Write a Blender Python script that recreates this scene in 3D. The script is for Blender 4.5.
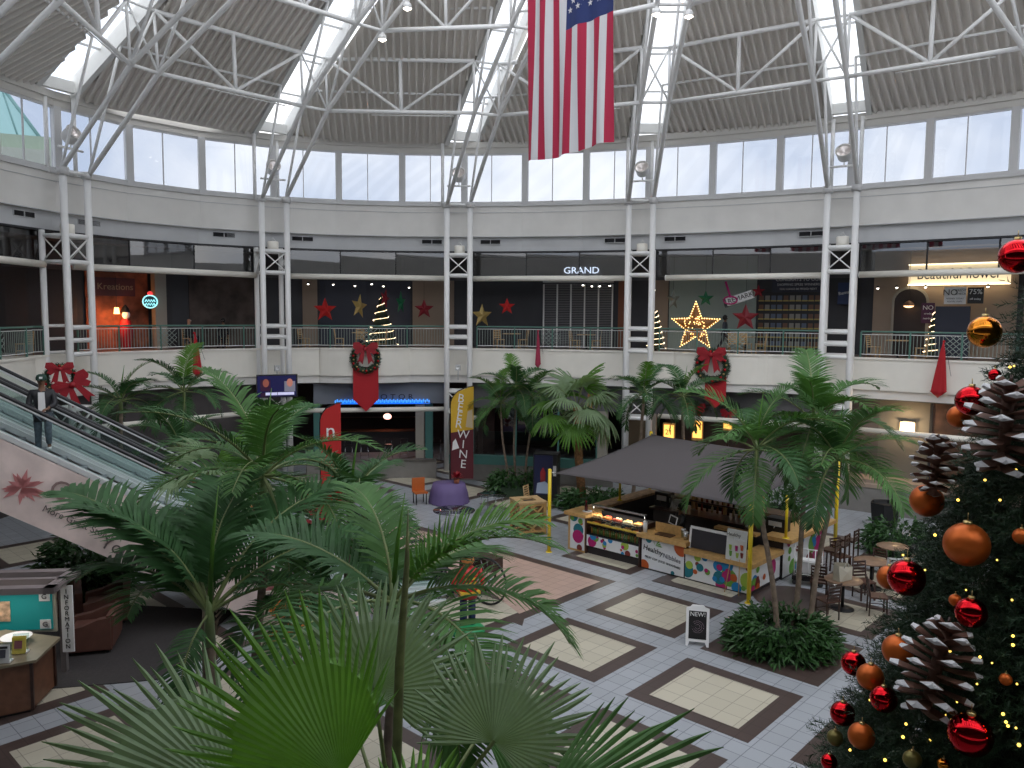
import bpy, math, random
import numpy as np
from mathutils import Vector, Matrix, Euler
random.seed(7); RNG = np.random.default_rng(7)
R = math.radians; PI = math.pi
for o in list(bpy.data.objects): bpy.data.objects.remove(o)
SC = bpy.context.scene; COL = SC.collection

# ------------------------------------------------------------------ camera
EYE = 7.2
cd = bpy.data.cameras.new('camera'); cam = bpy.data.objects.new('camera', cd); COL.objects.link(cam)
cd.sensor_width = 36.0; cd.lens = 36.0 * 800 / 1024; cd.clip_start = 0.05; cd.clip_end = 500
cam.location = (0, 0, EYE)
cam.rotation_euler = (Matrix.Rotation(R(90 - 4.86), 3, 'X') @ Matrix.Rotation(R(0.43), 3, 'Z')).to_euler()
SC.camera = cam

# ------------------------------------------------------------------ world: bright overcast sky
W = bpy.data.worlds.new('overcast_sky'); SC.world = W; W.use_nodes = True
nt = W.node_tree; nt.nodes.clear()
out = nt.nodes.new('ShaderNodeOutputWorld'); bg = nt.nodes.new('ShaderNodeBackground')
tc = nt.nodes.new('ShaderNodeTexCoord'); nz = nt.nodes.new('ShaderNodeTexNoise'); rmp = nt.nodes.new('ShaderNodeValToRGB')
nz.inputs['Scale'].default_value = 5.0; nz.inputs['Detail'].default_value = 6
rmp.color_ramp.elements[0].position = 0.35; rmp.color_ramp.elements[0].color = (0.52, 0.59, 0.72, 1)
rmp.color_ramp.elements[1].position = 0.62; rmp.color_ramp.elements[1].color = (0.96, 0.96, 0.97, 1)
nt.links.new(tc.outputs['Generated'], nz.inputs['Vector']); nt.links.new(nz.outputs[0], rmp.inputs[0])
nt.links.new(rmp.outputs[0], bg.inputs[0]); bg.inputs[1].default_value = 1.15
nt.links.new(bg.outputs[0], out.inputs[0])
sd = bpy.data.lights.new('soft_daylight', 'SUN'); sd.energy = 0.25; sd.angle = R(60); sd.color = (1.0, 0.97, 0.93)
so = bpy.data.objects.new('soft_daylight', sd); COL.objects.link(so); so.rotation_euler = (R(38), R(12), 0); so.location = (0, 0, 40)
SC.view_settings.view_transform = 'Standard'; SC.view_settings.look = 'None'
SC.view_settings.gamma = 1.0; SC.view_settings.use_curve_mapping = False; SC.view_settings.exposure = 1.12
SC.cycles.max_bounces = 7; SC.cycles.diffuse_bounces = 4; SC.cycles.transparent_max_bounces = 12
SC.cycles.use_denoising = True; SC.cycles.sample_clamp_indirect = 6

# ------------------------------------------------------------------ materials
MATS = {}
def mat(name, col, rough=0.6, metal=0.0, var=0.0, scale=8.0, emit=0.0, ecol=None, bump=0.0, spec=0.5, trans=0.0, coat=0.0):
    if name in MATS: return MATS[name]
    m = bpy.data.materials.new(name); m.use_nodes = True; t = m.node_tree
    b = t.nodes['Principled BSDF']
    b.inputs['Base Color'].default_value = (*col, 1); b.inputs['Roughness'].default_value = rough
    b.inputs['Metallic'].default_value = metal; b.inputs['Specular IOR Level'].default_value = spec
    if coat: b.inputs['Coat Weight'].default_value = coat
    if emit:
        b.inputs['Emission Color'].default_value = (*(ecol or col), 1); b.inputs['Emission Strength'].default_value = emit
    if var or bump:
        c = t.nodes.new('ShaderNodeTexCoord'); n = t.nodes.new('ShaderNodeTexNoise'); n.inputs['Scale'].default_value = scale; n.inputs['Detail'].default_value = 4
        t.links.new(c.outputs['Object'], n.inputs['Vector'])
        if var:
            r = t.nodes.new('ShaderNodeValToRGB')
            r.color_ramp.elements[0].position = .3; r.color_ramp.elements[1].position = .7
            r.color_ramp.elements[0].color = (*[max(0, x * (1 - var)) for x in col], 1)
            r.color_ramp.elements[1].color = (*[min(1, x * (1 + var)) for x in col], 1)
            t.links.new(n.outputs[0], r.inputs[0]); t.links.new(r.outputs[0], b.inputs['Base Color'])
        if bump:
            bp = t.nodes.new('ShaderNodeBump'); bp.inputs['Strength'].default_value = bump; bp.inputs['Distance'].default_value = .02
            t.links.new(n.outputs[0], bp.inputs['Height']); t.links.new(bp.outputs[0], b.inputs['Normal'])
    if trans:
        o_ = t.nodes['Material Output']; tr = t.nodes.new('ShaderNodeBsdfTranslucent'); tr.inputs[0].default_value = (col[0] * 1.3, min(1, col[1] * 1.4), col[2] * .7, 1)
        mx = t.nodes.new('ShaderNodeMixShader'); mx.inputs[0].default_value = trans
        t.links.new(b.outputs[0], mx.inputs[1]); t.links.new(tr.outputs[0], mx.inputs[2]); t.links.new(mx.outputs[0], o_.inputs[0])
    MATS[name] = m; return m
def glassmat(name, tint=(1, 1, 1), refl=0.06, rough=0.02):
    if name in MATS: return MATS[name]
    m = bpy.data.materials.new(name); m.use_nodes = True; t = m.node_tree; t.nodes.clear()
    o_ = t.nodes.new('ShaderNodeOutputMaterial'); a = t.nodes.new('ShaderNodeBsdfTransparent'); g = t.nodes.new('ShaderNodeBsdfGlossy')
    a.inputs[0].default_value = (*tint, 1); g.inputs['Roughness'].default_value = rough
    lw = t.nodes.new('ShaderNodeLayerWeight'); lw.inputs[0].default_value = .5
    f = t.nodes.new('ShaderNodeMath'); f.operation = 'POWER'; f.inputs[1].default_value = 4.0; t.links.new(lw.outputs['Facing'], f.inputs[0])
    ad = t.nodes.new('ShaderNodeMath'); ad.operation = 'ADD'; ad.use_clamp = True; ad.inputs[1].default_value = refl
    mx = t.nodes.new('ShaderNodeMixShader')
    t.links.new(f.outputs[0], ad.inputs[0]); t.links.new(ad.outputs[0], mx.inputs[0]); t.links.new(a.outputs[0], mx.inputs[1]); t.links.new(g.outputs[0], mx.inputs[2]); t.links.new(mx.outputs[0], o_.inputs[0])
    MATS[name] = m; return m
def tilemat(name, col, grout, size=0.3, ang=47.0, rough=0.35, var=.06):
    if name in MATS: return MATS[name]
    m = mat(name, col, rough); t = m.node_tree; b = t.nodes['Principled BSDF']
    c = t.nodes.new('ShaderNodeTexCoord'); mp = t.nodes.new('ShaderNodeMapping'); mp.inputs['Rotation'].default_value = (0, 0, R(-ang))
    br = t.nodes.new('ShaderNodeTexBrick'); br.offset = 0; br.squash = 1
    br.inputs['Scale'].default_value = 1.0; br.inputs['Brick Width'].default_value = size; br.inputs['Row Height'].default_value = size
    br.inputs['Mortar Size'].default_value = .008; br.inputs['Bias'].default_value = 0
    br.inputs['Color1'].default_value = (*[x * (1 - var) for x in col], 1); br.inputs['Color2'].default_value = (*[min(1, x * (1 + var)) for x in col], 1)
    br.inputs['Mortar'].default_value = (*grout, 1)
    t.links.new(c.outputs['Object'], mp.inputs[0]); t.links.new(mp.outputs[0], br.inputs['Vector']); t.links.new(br.outputs['Color'], b.inputs['Base Color'])
    return m

WHITE = mat('white_painted_steel', (.87, .87, .86), .4)
WHITE2 = mat('white_paint', (.72, .72, .70), .5, var=.03, scale=2)
CREAM = mat('cream_plaster', (.87, .84, .76), .7, var=.03, scale=1.5)
BAND = mat('grey_plaster', (.77, .755, .72), .75, var=.04, scale=1.2)
BAND2 = mat('blue_grey_plaster', (.56, .57, .58), .75, var=.05, scale=1.2)
FRAME = mat('window_aluminium', (.60, .60, .60), .45)
DECK = mat('ribbed_roof_deck', (.74, .70, .65), .6, var=.05, scale=.8)
DECKD = mat('roof_beam_grey', (.62, .60, .56), .6)
GREEN = mat('teal_green_paint', (.10, .22, .18), .4)
DARK = mat('dark_charcoal', (.02, .02, .024), .5)
BLACK = mat('black_plastic', (.012, .012, .013), .4)
BROWNW = mat('dark_brown_wood', (.05, .022, .015), .35, var=.3, scale=12)
WOOD = mat('honey_wood', (.55, .33, .12), .45, var=.15, scale=10)
PINE = mat('pale_chair_wood', (.50, .33, .16), .5, var=.15, scale=10)
RED = mat('christmas_red_fabric', (.45, .012, .02), .75)
REDS = mat('red_velvet_ribbon', (.33, .008, .018), .5)
YEL = mat('yellow_painted_steel', (.80, .58, .02), .35)
SAIL = mat('grey_shade_cloth', (.085, .075, .078), .9, var=.05, scale=30)
GLASS = glassmat('clear_glass', (.97, .98, .98), .02)
CGLASS = glassmat('sky_dimming_glass', (.40, .42, .45), .03)  # clerestory tint added to dim the bright sky seen through the panes
GLASSD = glassmat('tinted_glass', (.50, .52, .55), .12)
GLASSE = glassmat('green_tinted_balustrade_glass', (.80, .88, .87), .07)
CHROME = mat('brushed_steel', (.55, .56, .57), .25, 1.0)
PAPER = mat('white_paper', (.8, .8, .8), .6)
LEAF = mat('palm_leaf_green', (.070, .165, .045), .55, spec=.3, var=.3, scale=3, trans=.22)
LEAFD = mat('dark_palm_leaf', (.044, .115, .040), .55, spec=.3, var=.3, scale=3, trans=.18)
LEAFB = mat('fresh_green_leaf', (.10, .23, .035), .42, var=.15, scale=3, trans=.4)
LEAFG = mat('grey_green_fan_leaf', (.21, .30, .17), .5, var=.2, scale=4, trans=.38)
LEAFF = mat('young_fan_leaf', (.115, .27, .03), .45, var=.25, scale=4, trans=.4)
TRUNK = mat('ringed_palm_trunk', (.20, .15, .11), .85, var=.3, scale=9, bump=.4)
SHAG = mat('fibrous_palm_trunk', (.24, .12, .05), .9, var=.5, scale=14, bump=.8)
SHRUB = mat('shrub_leaf', (.035, .10, .025), .5, var=.35, scale=5, trans=.15)
SKIN = mat('skin', (.20, .10, .06), .55)
SKINL = mat('light_skin', (.45, .26, .18), .55)

# ------------------------------------------------------------------ mesh builder
class MB:
    def __init__(s): s.v = []; s.f = []; s.m = []; s.sm = []
    def add(s, vs, fs, m=0, sm=False):
        k = len(s.v); s.v += [tuple(v) for v in vs]
        for f in fs: s.f.append(tuple(k + i for i in f)); s.m.append(m); s.sm.append(sm)
        return s
    def box(s, c, d, rz=0, m=0, rx=0, ry=0):
        x, y, z = d[0] / 2, d[1] / 2, d[2] / 2
        M = Euler((rx, ry, rz)).to_matrix(); C = Vector(c)
        vs = [C + M @ Vector(p) for p in ((-x, -y, -z), (x, -y, -z), (x, y, -z), (-x, y, -z), (-x, -y, z), (x, -y, z), (x, y, z), (-x, y, z))]
        return s.add(vs, [(0, 3, 2, 1), (4, 5, 6, 7), (0, 1, 5, 4), (1, 2, 6, 5), (2, 3, 7, 6), (3, 0, 4, 7)], m)
    def beam(s, a, b, w, h, m=0, up=(0, 0, 1)):
        a = Vector(a); b = Vector(b); d = (b - a).normalized(); u = Vector(up)
        if abs(d.dot(u)) > .98: u = Vector((1, 0, 0))
        x = d.cross(u).normalized() * w / 2; y = x.cross(d).normalized() * h / 2
        vs = [a - x - y, a + x - y, a + x + y, a - x + y, b - x - y, b + x - y, b + x + y, b - x + y]
        return s.add(vs, [(0, 1, 2, 3), (7, 6, 5, 4), (0, 4, 5, 1), (1, 5, 6, 2), (2, 6, 7, 3), (3, 7, 4, 0)], m)
    def tube(s, pts, r, n=8, m=0, cap=True):
        P = [Vector(p) for p in pts]; rr = r if isinstance(r, (list, tuple)) else [r] * len(P)
        vs = []; ref = Vector((0.13, 0.27, 0.95))
        d0 = (P[1] - P[0]).normalized()
        if abs(d0.dot(ref)) > .95: ref = Vector((1, 0, 0))
        for i, p in enumerate(P):
            d = (P[min(i + 1, len(P) - 1)] - P[max(i - 1, 0)]).normalized()
            x = d.cross(ref)
            if x.length < 1e-4: x = d.cross(Vector((1, .3, 0)))
            x.normalize(); y = d.cross(x).normalized(); ref = -x.cross(d) if False else ref
            for j in range(n):
                a = 2 * PI * j / n; vs.append(p + (x * math.cos(a) + y * math.sin(a)) * rr[i])
        fs = []
        for i in range(len(P) - 1):
            for j in range(n): fs.append((i * n + j, i * n + (j + 1) % n, (i + 1) * n + (j + 1) % n, (i + 1) * n + j))
        s.add(vs, fs, m, True)
        if cap:
            k = len(s.v) - len(vs)
            s.f.append(tuple(k + j for j in range(n))[::-1]); s.m.append(m); s.sm.append(False)
            s.f.append(tuple(k + (len(P) - 1) * n + j for j in range(n))); s.m.append(m); s.sm.append(False)
        return s
    def lathe(s, prof, c=(0, 0, 0), n=16, m=0, sm=True):
        vs = []; c = Vector(c)
        for r_, z in prof:
            for j in range(n): a = 2 * PI * j / n; vs.append((c.x + r_ * math.cos(a), c.y + r_ * math.sin(a), c.z + z))
        fs = []
        for i in range(len(prof) - 1):
            for j in range(n): fs.append((i * n + j, i * n + (j + 1) % n, (i + 1) * n + (j + 1) % n, (i + 1) * n + j))
        return s.add(vs, fs, m, sm)
    def ball(s, c, r, n=12, m=0, sc=(1, 1, 1)):
        prof = [(math.sin(PI * i / n) * r, -math.cos(PI * i / n) * r) for i in range(n + 1)]
        k = len(s.v); s.lathe([(max(a, 1e-4), b) for a, b in prof], (0, 0, 0), n * 2, m)
        for i in range(k, len(s.v)):
            v = s.v[i]; s.v[i] = (c[0] + v[0] * sc[0], c[1] + v[1] * sc[1], c[2] + v[2] * sc[2])
        return s
    def quad(s, a, b, c, d, m=0): return s.add([a, b, c, d], [(0, 1, 2, 3)], m)
    def plate(s, poly, z0, z1, m=0):      # horizontal prism
        n = len(poly); vs = [(x, y, z0) for x, y in poly] + [(x, y, z1) for x, y in poly]
        return s.add(vs, [tuple(range(n))[::-1], tuple(range(n, 2 * n))] + [(i, (i + 1) % n, n + (i + 1) % n, n + i) for i in range(n)], m)
    def wallp(s, poly, y0, y1, m=0):      # prism of an (x,z) outline between two y
        n = len(poly); vs = [(x, y0, z) for x, z in poly] + [(x, y1, z) for x, z in poly]
        return s.add(vs, [tuple(range(n)), tuple(range(n, 2 * n))[::-1]] + [(i, n + i, n + (i + 1) % n, (i + 1) % n) for i in range(n)], m)
    def xf(s, M, k=0):
        for i in range(k, len(s.v)): s.v[i] = tuple(M @ Vector(s.v[i]))
        return s
    def build(s, name, mats, parent=None, world=False, **props):
        if world and parent is not None:
            s.xf(parent['_m'].inverted() if isinstance(parent, dict) else ROOTM[parent.name].inverted())
        me = bpy.data.meshes.new(name); me.from_pydata(s.v, [], s.f)
        for m_ in (mats if isinstance(mats, (list, tuple)) else [mats]): me.materials.append(m_)
        me.polygons.foreach_set('material_index', s.m); me.polygons.foreach_set('use_smooth', s.sm); me.update()
        o = bpy.data.objects.new(name, me); COL.objects.link(o)
        if parent is not None: o.parent = parent
        for k_, v_ in props.items(): o[k_] = v_
        return o
ROOTM = {}
def thing(name, label, cat, loc=(0, 0, 0), rz=0, group=None):
    o = bpy.data.objects.new(name, None); COL.objects.link(o); o.location = loc; o.rotation_euler = (0, 0, rz)
    o.empty_display_size = .1; o['label'] = label; o['category'] = cat
    if group: o['group'] = group
    ROOTM[o.name] = Matrix.Translation(Vector(loc)) @ Matrix.Rotation(rz, 4, 'Z')
    return o
def tag(o, label, cat, group=None, kind=None):
    o['label'] = label; o['category'] = cat
    if group: o['group'] = group
    if kind: o['kind'] = kind
    return o
def struct(mb, name, mats, label=None):
    o = mb.build(name, mats); o['kind'] = 'structure'
    if label: o['label'] = label
    return o
def dup(root, loc, rz=0, label=None, group=None, scale=None):
    r = root.copy(); COL.objects.link(r); r.location = loc; r.rotation_euler = (0, 0, rz)
    if scale: r.scale = (scale,) * 3
    if label: r['label'] = label
    if group: r['group'] = group
    for ch in list(root.children):
        c = ch.copy(); COL.objects.link(c); c.parent = r
        for g in ch.children:
            d = g.copy(); COL.objects.link(d); d.parent = c
    ROOTM[r.name] = Matrix.Translation(Vector(loc)) @ Matrix.Rotation(rz, 4, 'Z')
    return r
def text(body, name, m, parent, loc, size, rot=(PI / 2, 0, 0), ext=.004, align='CENTER', xs=1.0, kind=None):
    cu = bpy.data.curves.new(name, 'FONT'); cu.body = body; cu.size = size; cu.extrude = ext; cu.align_x = align; cu.align_y = 'CENTER'
    cu.materials.append(m); cu.resolution_u = 3
    o = bpy.data.objects.new(name, cu); COL.objects.link(o); o.location = loc; o.rotation_euler = rot; o.scale = (xs, 1, 1)
    if parent is not None: o.parent = parent
    return o

# ------------------------------------------------------------------ the oval ring of the atrium
CX, CY, EA, EB, TH = 5.05, 17.98, 24.86, 16.22, R(-36.1)
def ept(t):
    c, s = math.cos(TH), math.sin(TH); x = EA * math.cos(t); y = EB * math.sin(t)
    return Vector((CX + c * x - s * y, CY + s * x + c * y))
_ts = [R(289.3 - i * .1) for i in range(2800)]; _P = [ept(t) for t in _ts]; _S = [0.0]
for a, b in zip(_P, _P[1:]): _S.append(_S[-1] + (b - a).length)
_S0 = _S[1000]                     # station zero is the column second from the left edge of the view
_S = [s - _S0 for s in _S]
def ring(st, off=0.0):             # st = metres along the wall to the right, off = metres inward
    i = min(max(int(np.searchsorted(_S, st)), 1), len(_S) - 2)
    f = (st - _S[i - 1]) / (_S[i] - _S[i - 1]); p = _P[i - 1].lerp(_P[i], f)
    t = (_P[i + 1] - _P[i - 1]).normalized(); n = Vector((t.y, -t.x))
    if n.dot(Vector((CX, CY)) - p) < 0: n = -n
    return p + n * off
def rdir(st):                      # tangent to the right, inward normal
    a = ring(st - .2); b = ring(st + .2); t = (b - a).normalized(); n = Vector((t.y, -t.x)); return t, n
BAY = 8.17
def near_station(p):
    return min(((ring(s) - Vector(p)).length, s) for s in np.arange(-24, 60, .05))[1]
COLS = [near_station(p) for p in ((-15.74, 29.24), (-10.4, 35.3), (-2.48, 36.72), (5.5, 35.0), (12.66, 31.33))]
COLS = [COLS[0] - 2 * BAY, COLS[0] - BAY] + COLS + [COLS[-1] + BAY, COLS[-1] + 2 * BAY]
NB = len(COLS) - 1
BAYN = ['far left', 'left', 'second', 'middle', 'fourth', 'right', 'far right', 'last']
def thirds():
    out_ = []
    for a, b in zip(COLS, COLS[1:]): out_ += [a, a + (b - a) / 3, a + 2 * (b - a) / 3]
    return out_ + [COLS[-1]]
FAC = thirds()
def v3(p, z): return (p[0], p[1], z)
def strip(mb, sts, off0, off1, z0, z1, m=0, closed=True):   # curved solid band between two offsets and two heights
    for a, b in zip(sts, sts[1:]):
        A0, A1, B0, B1 = ring(a, off0), ring(a, off1), ring(b, off0), ring(b, off1)
        vs = [v3(A0, z0), v3(B0, z0), v3(B1, z0), v3(A1, z0), v3(A0, z1), v3(B0, z1), v3(B1, z1), v3(A1, z1)]
        mb.add(vs, [(0, 1, 2, 3), (4, 7, 6, 5), (0, 4, 5, 1), (2, 6, 7, 3), (1, 5, 6, 2), (0, 3, 7, 4)], m)
    return mb
# ================================================================== FLOOR
FU = Vector((math.cos(R(47.3)), math.sin(R(47.3)))); FV = Vector((math.cos(R(-42.9)), math.sin(R(-42.9))))
T_BLUE = tilemat('blue_grey_floor_tile', (.36, .38, .41), (.17, .18, .20), .36, 47.3)
T_CREAM = tilemat('cream_floor_tile', (.52, .48, .38), (.30, .27, .21), .42, 47.3)
T_BROWN = tilemat('brown_floor_tile', (.075, .052, .046), (.05, .035, .03), .36, 47.3)
T_PINK = tilemat('pink_floor_tile', (.50, .35, .29), (.33, .22, .18), .32, 47.3)
struct(MB().box((0, 22, -.1), (90, 70, .2)), 'floor', T_BLUE)
CA = Vector((3.555, 19.15))
def cell(i, j): return CA + FU * (3.0 * i) + FV * (3.26 * j)
def rect(c, hu, hv): return [tuple(c - FU * hu - FV * hv), tuple(c - FU * hu + FV * hv), tuple(c + FU * hu + FV * hv), tuple(c + FU * hu - FV * hv)]
def ccw(p):
    a = sum(p[i][0] * p[(i + 1) % len(p)][1] - p[(i + 1) % len(p)][0] * p[i][1] for i in range(len(p)))
    return p if a > 0 else p[::-1]
PINKS = {(1, -2), (1, -3), (1, -4), (0, -2), (0, -3), (0, -4), (0, -1)}
for i in range(-4, 4):
    for j in range(-6, 3):
        if (i, j) in PINKS: continue
        c = cell(i, j)
        if c.y < 9 or c.x < -16 or c.x > 15: continue
        if (i, j) == (0, 1):
            struct(MB().plate(ccw(rect(c, 1.25, 1.3)), 0, .006), 'floor_inlay', T_BROWN); continue
        struct(MB().plate(ccw(rect(c, 1.15, 1.26)), 0, .004), 'floor_inlay', T_BROWN)
        struct(MB().plate(ccw(rect(c, .83, .92)), 0, .008), 'floor_inlay', T_CREAM)
def fp(c, u, v): return tuple(Vector(c) + FU * u + FV * v)
KR = (2.88, 21.3)
struct(MB().plate(ccw([KR, fp(KR, -3.75, 0), fp(KR, -4.1, .25), fp(KR, -4.1, -1.0), fp(KR, -3.0, -3.6), fp(KR, -3.0, -9), fp(KR, 0, -9)]), 0, .005), 'floor_inlay', T_BROWN)
struct(MB().plate(ccw([fp(KR, -.33, -.3), fp(KR, -3.6, -.3), fp(KR, -2.7, -2.6), fp(KR, -2.7, -8.7), fp(KR, -.33, -8.7)]), 0, .010), 'floor_inlay', T_PINK)
cc = cell(1, 1)
struct(MB().lathe([(.001, .010), (1.0, .010)], (cc.x - .7, cc.y + .9, 0), 32), 'floor_inlay', T_BROWN)
struct(MB().plate(ccw([(3.86, 21.36), (4.26, 21.8), (4.68, 20.6)]), 0, .011), 'floor_inlay', T_BROWN)

# ================================================================== WALLS OF THE RING
ALL = []
for a, b in zip(FAC, FAC[1:]): ALL += [a, (a + b) / 2]
ALL.append(FAC[-1])
w = MB(); strip(w, FAC, 0, -.35, 10.83, 12.22); struct(w, 'wall_ring_upper', BAND)
w = MB(); strip(w, FAC, .10, -.3, 12.22, 12.36); struct(w, 'trim_1', FRAME)
w = MB(); strip(w, FAC, .03, -.02, 11.93, 11.95); strip(w, FAC, .03, -.02, 10.83, 10.86); struct(w, 'trim_2', BAND2)
w = MB(); strip(w, FAC, -.22, -.5, 10.19, 10.83); struct(w, 'wall_ring_lower', BAND2)
w = MB(); strip(w, FAC, -.15, -.5, 10.12, 10.19); struct(w, 'trim_3', DARK)
w = MB(); strip(w, FAC, .12, -.35, 14.86, 15.12); strip(w, FAC, .04, -.3, 14.62, 14.86); struct(w, 'trim_4', DECKD)
# clerestory windows: one frame and two panes per facet
wn = 0
for a, b in zip(FAC, FAC[1:]):
    wn += 1; A, B = ring(a, -.05), ring(b, -.05); d = (B - A); L = d.length; rz = math.atan2(d.y, d.x)
    fr = MB(); fr.box((.14, 0, 13.49), (.28, .22, 2.26)); fr.box((L - .14, 0, 13.49), (.28, .22, 2.26)) if wn == 3 * NB else None
    fr.box((L / 2, 0, 13.49), (.035, .06, 2.26)); fr.box((L / 2, 0, 12.40), (L, .12, .08)); fr.box((L / 2, 0, 14.58), (L, .12, .08))
    M = Matrix.Translation((A.x, A.y, 0)) @ Matrix.Rotation(rz, 4, 'Z')
    o = fr.xf(M).build('window_%d' % wn, FRAME); o['kind'] = 'structure'
    MB().add([(0, .02, 12.4), (L, .02, 12.4), (L, .02, 14.6), (0, .02, 14.6)], [(0, 1, 2, 3)]).xf(M).build('pane', CGLASS, o)
# vents in the lower band
vn = 0
for k in range(NB):
    for fpos, side in ((.16, 'left'), (.84, 'right')) if k not in (2,) else ((.16, 'left'), (.78, 'right')):
        s = COLS[k] + (COLS[k + 1] - COLS[k]) * fpos; p = ring(s, -.13); t, n = rdir(s)
        if k in (0, 6, 7): continue
        T = thing('wall_vent', 'dark louvred wall vent at the %s end of the %s bay, under the clerestory' % (side, BAYN[k]), 'vent', (p.x, p.y, 10.62), math.atan2(t.y, t.x), 'vents in the band below the windows')
        f = MB(); f.box((0, -.02, .10), (.96, .04, .02)); f.box((0, -.02, -.10), (.96, .04, .02)); f.box((-.47, -.02, 0), (.02, .04, .2)); f.box((.47, -.02, 0), (.02, .04, .2)); f.box((0, -.02, 0), (.03, .04, .2)); f.build('vent_frame', BAND2, T)
        l = MB()
        for q in range(5): l.box((0, -.012, -.075 + q * .037), (.92, .02, .022), rx=.5)
        l.box((0, .0, 0), (.94, .006, .2)); l.build('louvre', DARK, T)
# tinted transom glass under the band + upper walkway
for k in range(NB):
    a, b = COLS[k] + .55, COLS[k + 1] - .55
    sts = [a + (b - a) * q / 3 for q in range(4)]
    g = MB()
    for p, q in zip(sts, sts[1:]): A, B = ring(p, -.3), ring(q, -.3); g.quad(v3(A, 8.95), v3(B, 8.95), v3(B, 10.15), v3(A, 10.15))
    f = MB()
    for p in sts: A = ring(p, -.3); f.box((A.x, A.y, 9.55), (.05, .05, 1.2))
    o = f.build('window_%d' % (60 + k), DARK); o['kind'] = 'structure'; g.build('pane', GLASSD, o)
    A = ring(COLS[k] + (.62 if k != 5 else 1.0), .02); B = ring(COLS[k + 1] - .72, .02)
    T = thing('tube_beam', 'long white horizontal tube across the upper level opening of the %s bay' % BAYN[k], 'beam', (A.x, A.y, 8.92), 0, 'white tubes over the upper level')
    tb = MB(); tb.tube([v3(A, 8.92), v3(B, 8.92)], .125, 14); tb.build('tube', CREAM, T, True)
    e = MB(); dr = (B - A).normalized(); e.tube([v3(A - dr * .03, 8.92), v3(A, 8.92)], .13, 14); e.tube([v3(B, 8.92), v3(B + dr * .03, 8.92)], .13, 14); e.build('end_cap', WHITE, T, True)
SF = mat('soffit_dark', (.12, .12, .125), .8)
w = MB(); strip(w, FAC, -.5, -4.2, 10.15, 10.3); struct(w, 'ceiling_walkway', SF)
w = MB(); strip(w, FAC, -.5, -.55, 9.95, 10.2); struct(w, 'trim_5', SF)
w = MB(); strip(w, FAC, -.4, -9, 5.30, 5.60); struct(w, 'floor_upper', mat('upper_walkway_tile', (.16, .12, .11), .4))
STD = mat('dark_shopfront', (.035, .035, .042), .5, var=.2, scale=.7)
w = MB(); strip(w, FAC, -4.0, -4.3, 9.0, 10.2); struct(w, 'wall_shop_header', mat('shop_header', (.10, .10, .11), .7, var=.1, scale=.6))
# balcony fascia with a bulge in every second bay
BULGE = {0: (COLS[0] + BAY / 2, 2.1, .55), 1: (COLS[1] + BAY * .52, 2.6, .75), 3: (COLS[3] + BAY * .5, 2.05, .55), 5: (COLS[5] + BAY * .42, 2.0, .55)}
def boff(st, extra=0.0):
    for k, (c, hw, sg) in BULGE.items():
        x = (st - c) / hw
        if abs(x) < 1: return sg * (1 - x * x) ** .8 + .06 + extra
    return extra
BST = sorted(set([round(float(x), 3) for x in np.arange(COLS[0], COLS[-1], .27)] + [round(c + s_ * hw * f_, 3) for c, hw, sg in BULGE.values() for s_ in (-1, 1) for f_ in (1.0, .985)]))
def bstrip(mb, e0, e1, z0, z1, m=0):
    for a, b in zip(BST, BST[1:]):
        oa, ob = boff(a), boff(b)
        A0, A1, B0, B1 = ring(a, oa + e0), ring(a, e1 if e1 < -.5 else oa + e1), ring(b, ob + e0), ring(b, e1 if e1 < -.5 else ob + e1)
        vs = [v3(A0, z0), v3(B0, z0), v3(B1, z0), v3(A1, z0), v3(A0, z1), v3(B0, z1), v3(B1, z1), v3(A1, z1)]
        mb.add(vs, [(0, 1, 2, 3), (4, 7, 6, 5), (0, 4, 5, 1), (2, 6, 7, 3), (1, 5, 6, 2), (0, 3, 7, 4)], m)
    return mb
struct(bstrip(MB(), 0, -.6, 4.40, 5.66), 'wall_balcony_fascia', CREAM)
struct(bstrip(MB(), .05, -.05, 5.60, 5.68), 'trim_6', CREAM)
struct(bstrip(MB(), -.12, -.7, 4.05, 4.40), 'trim_7', BAND)
struct(bstrip(MB(), -.5, -9, 3.98, 4.06), 'ceiling_lower', SF)
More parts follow.
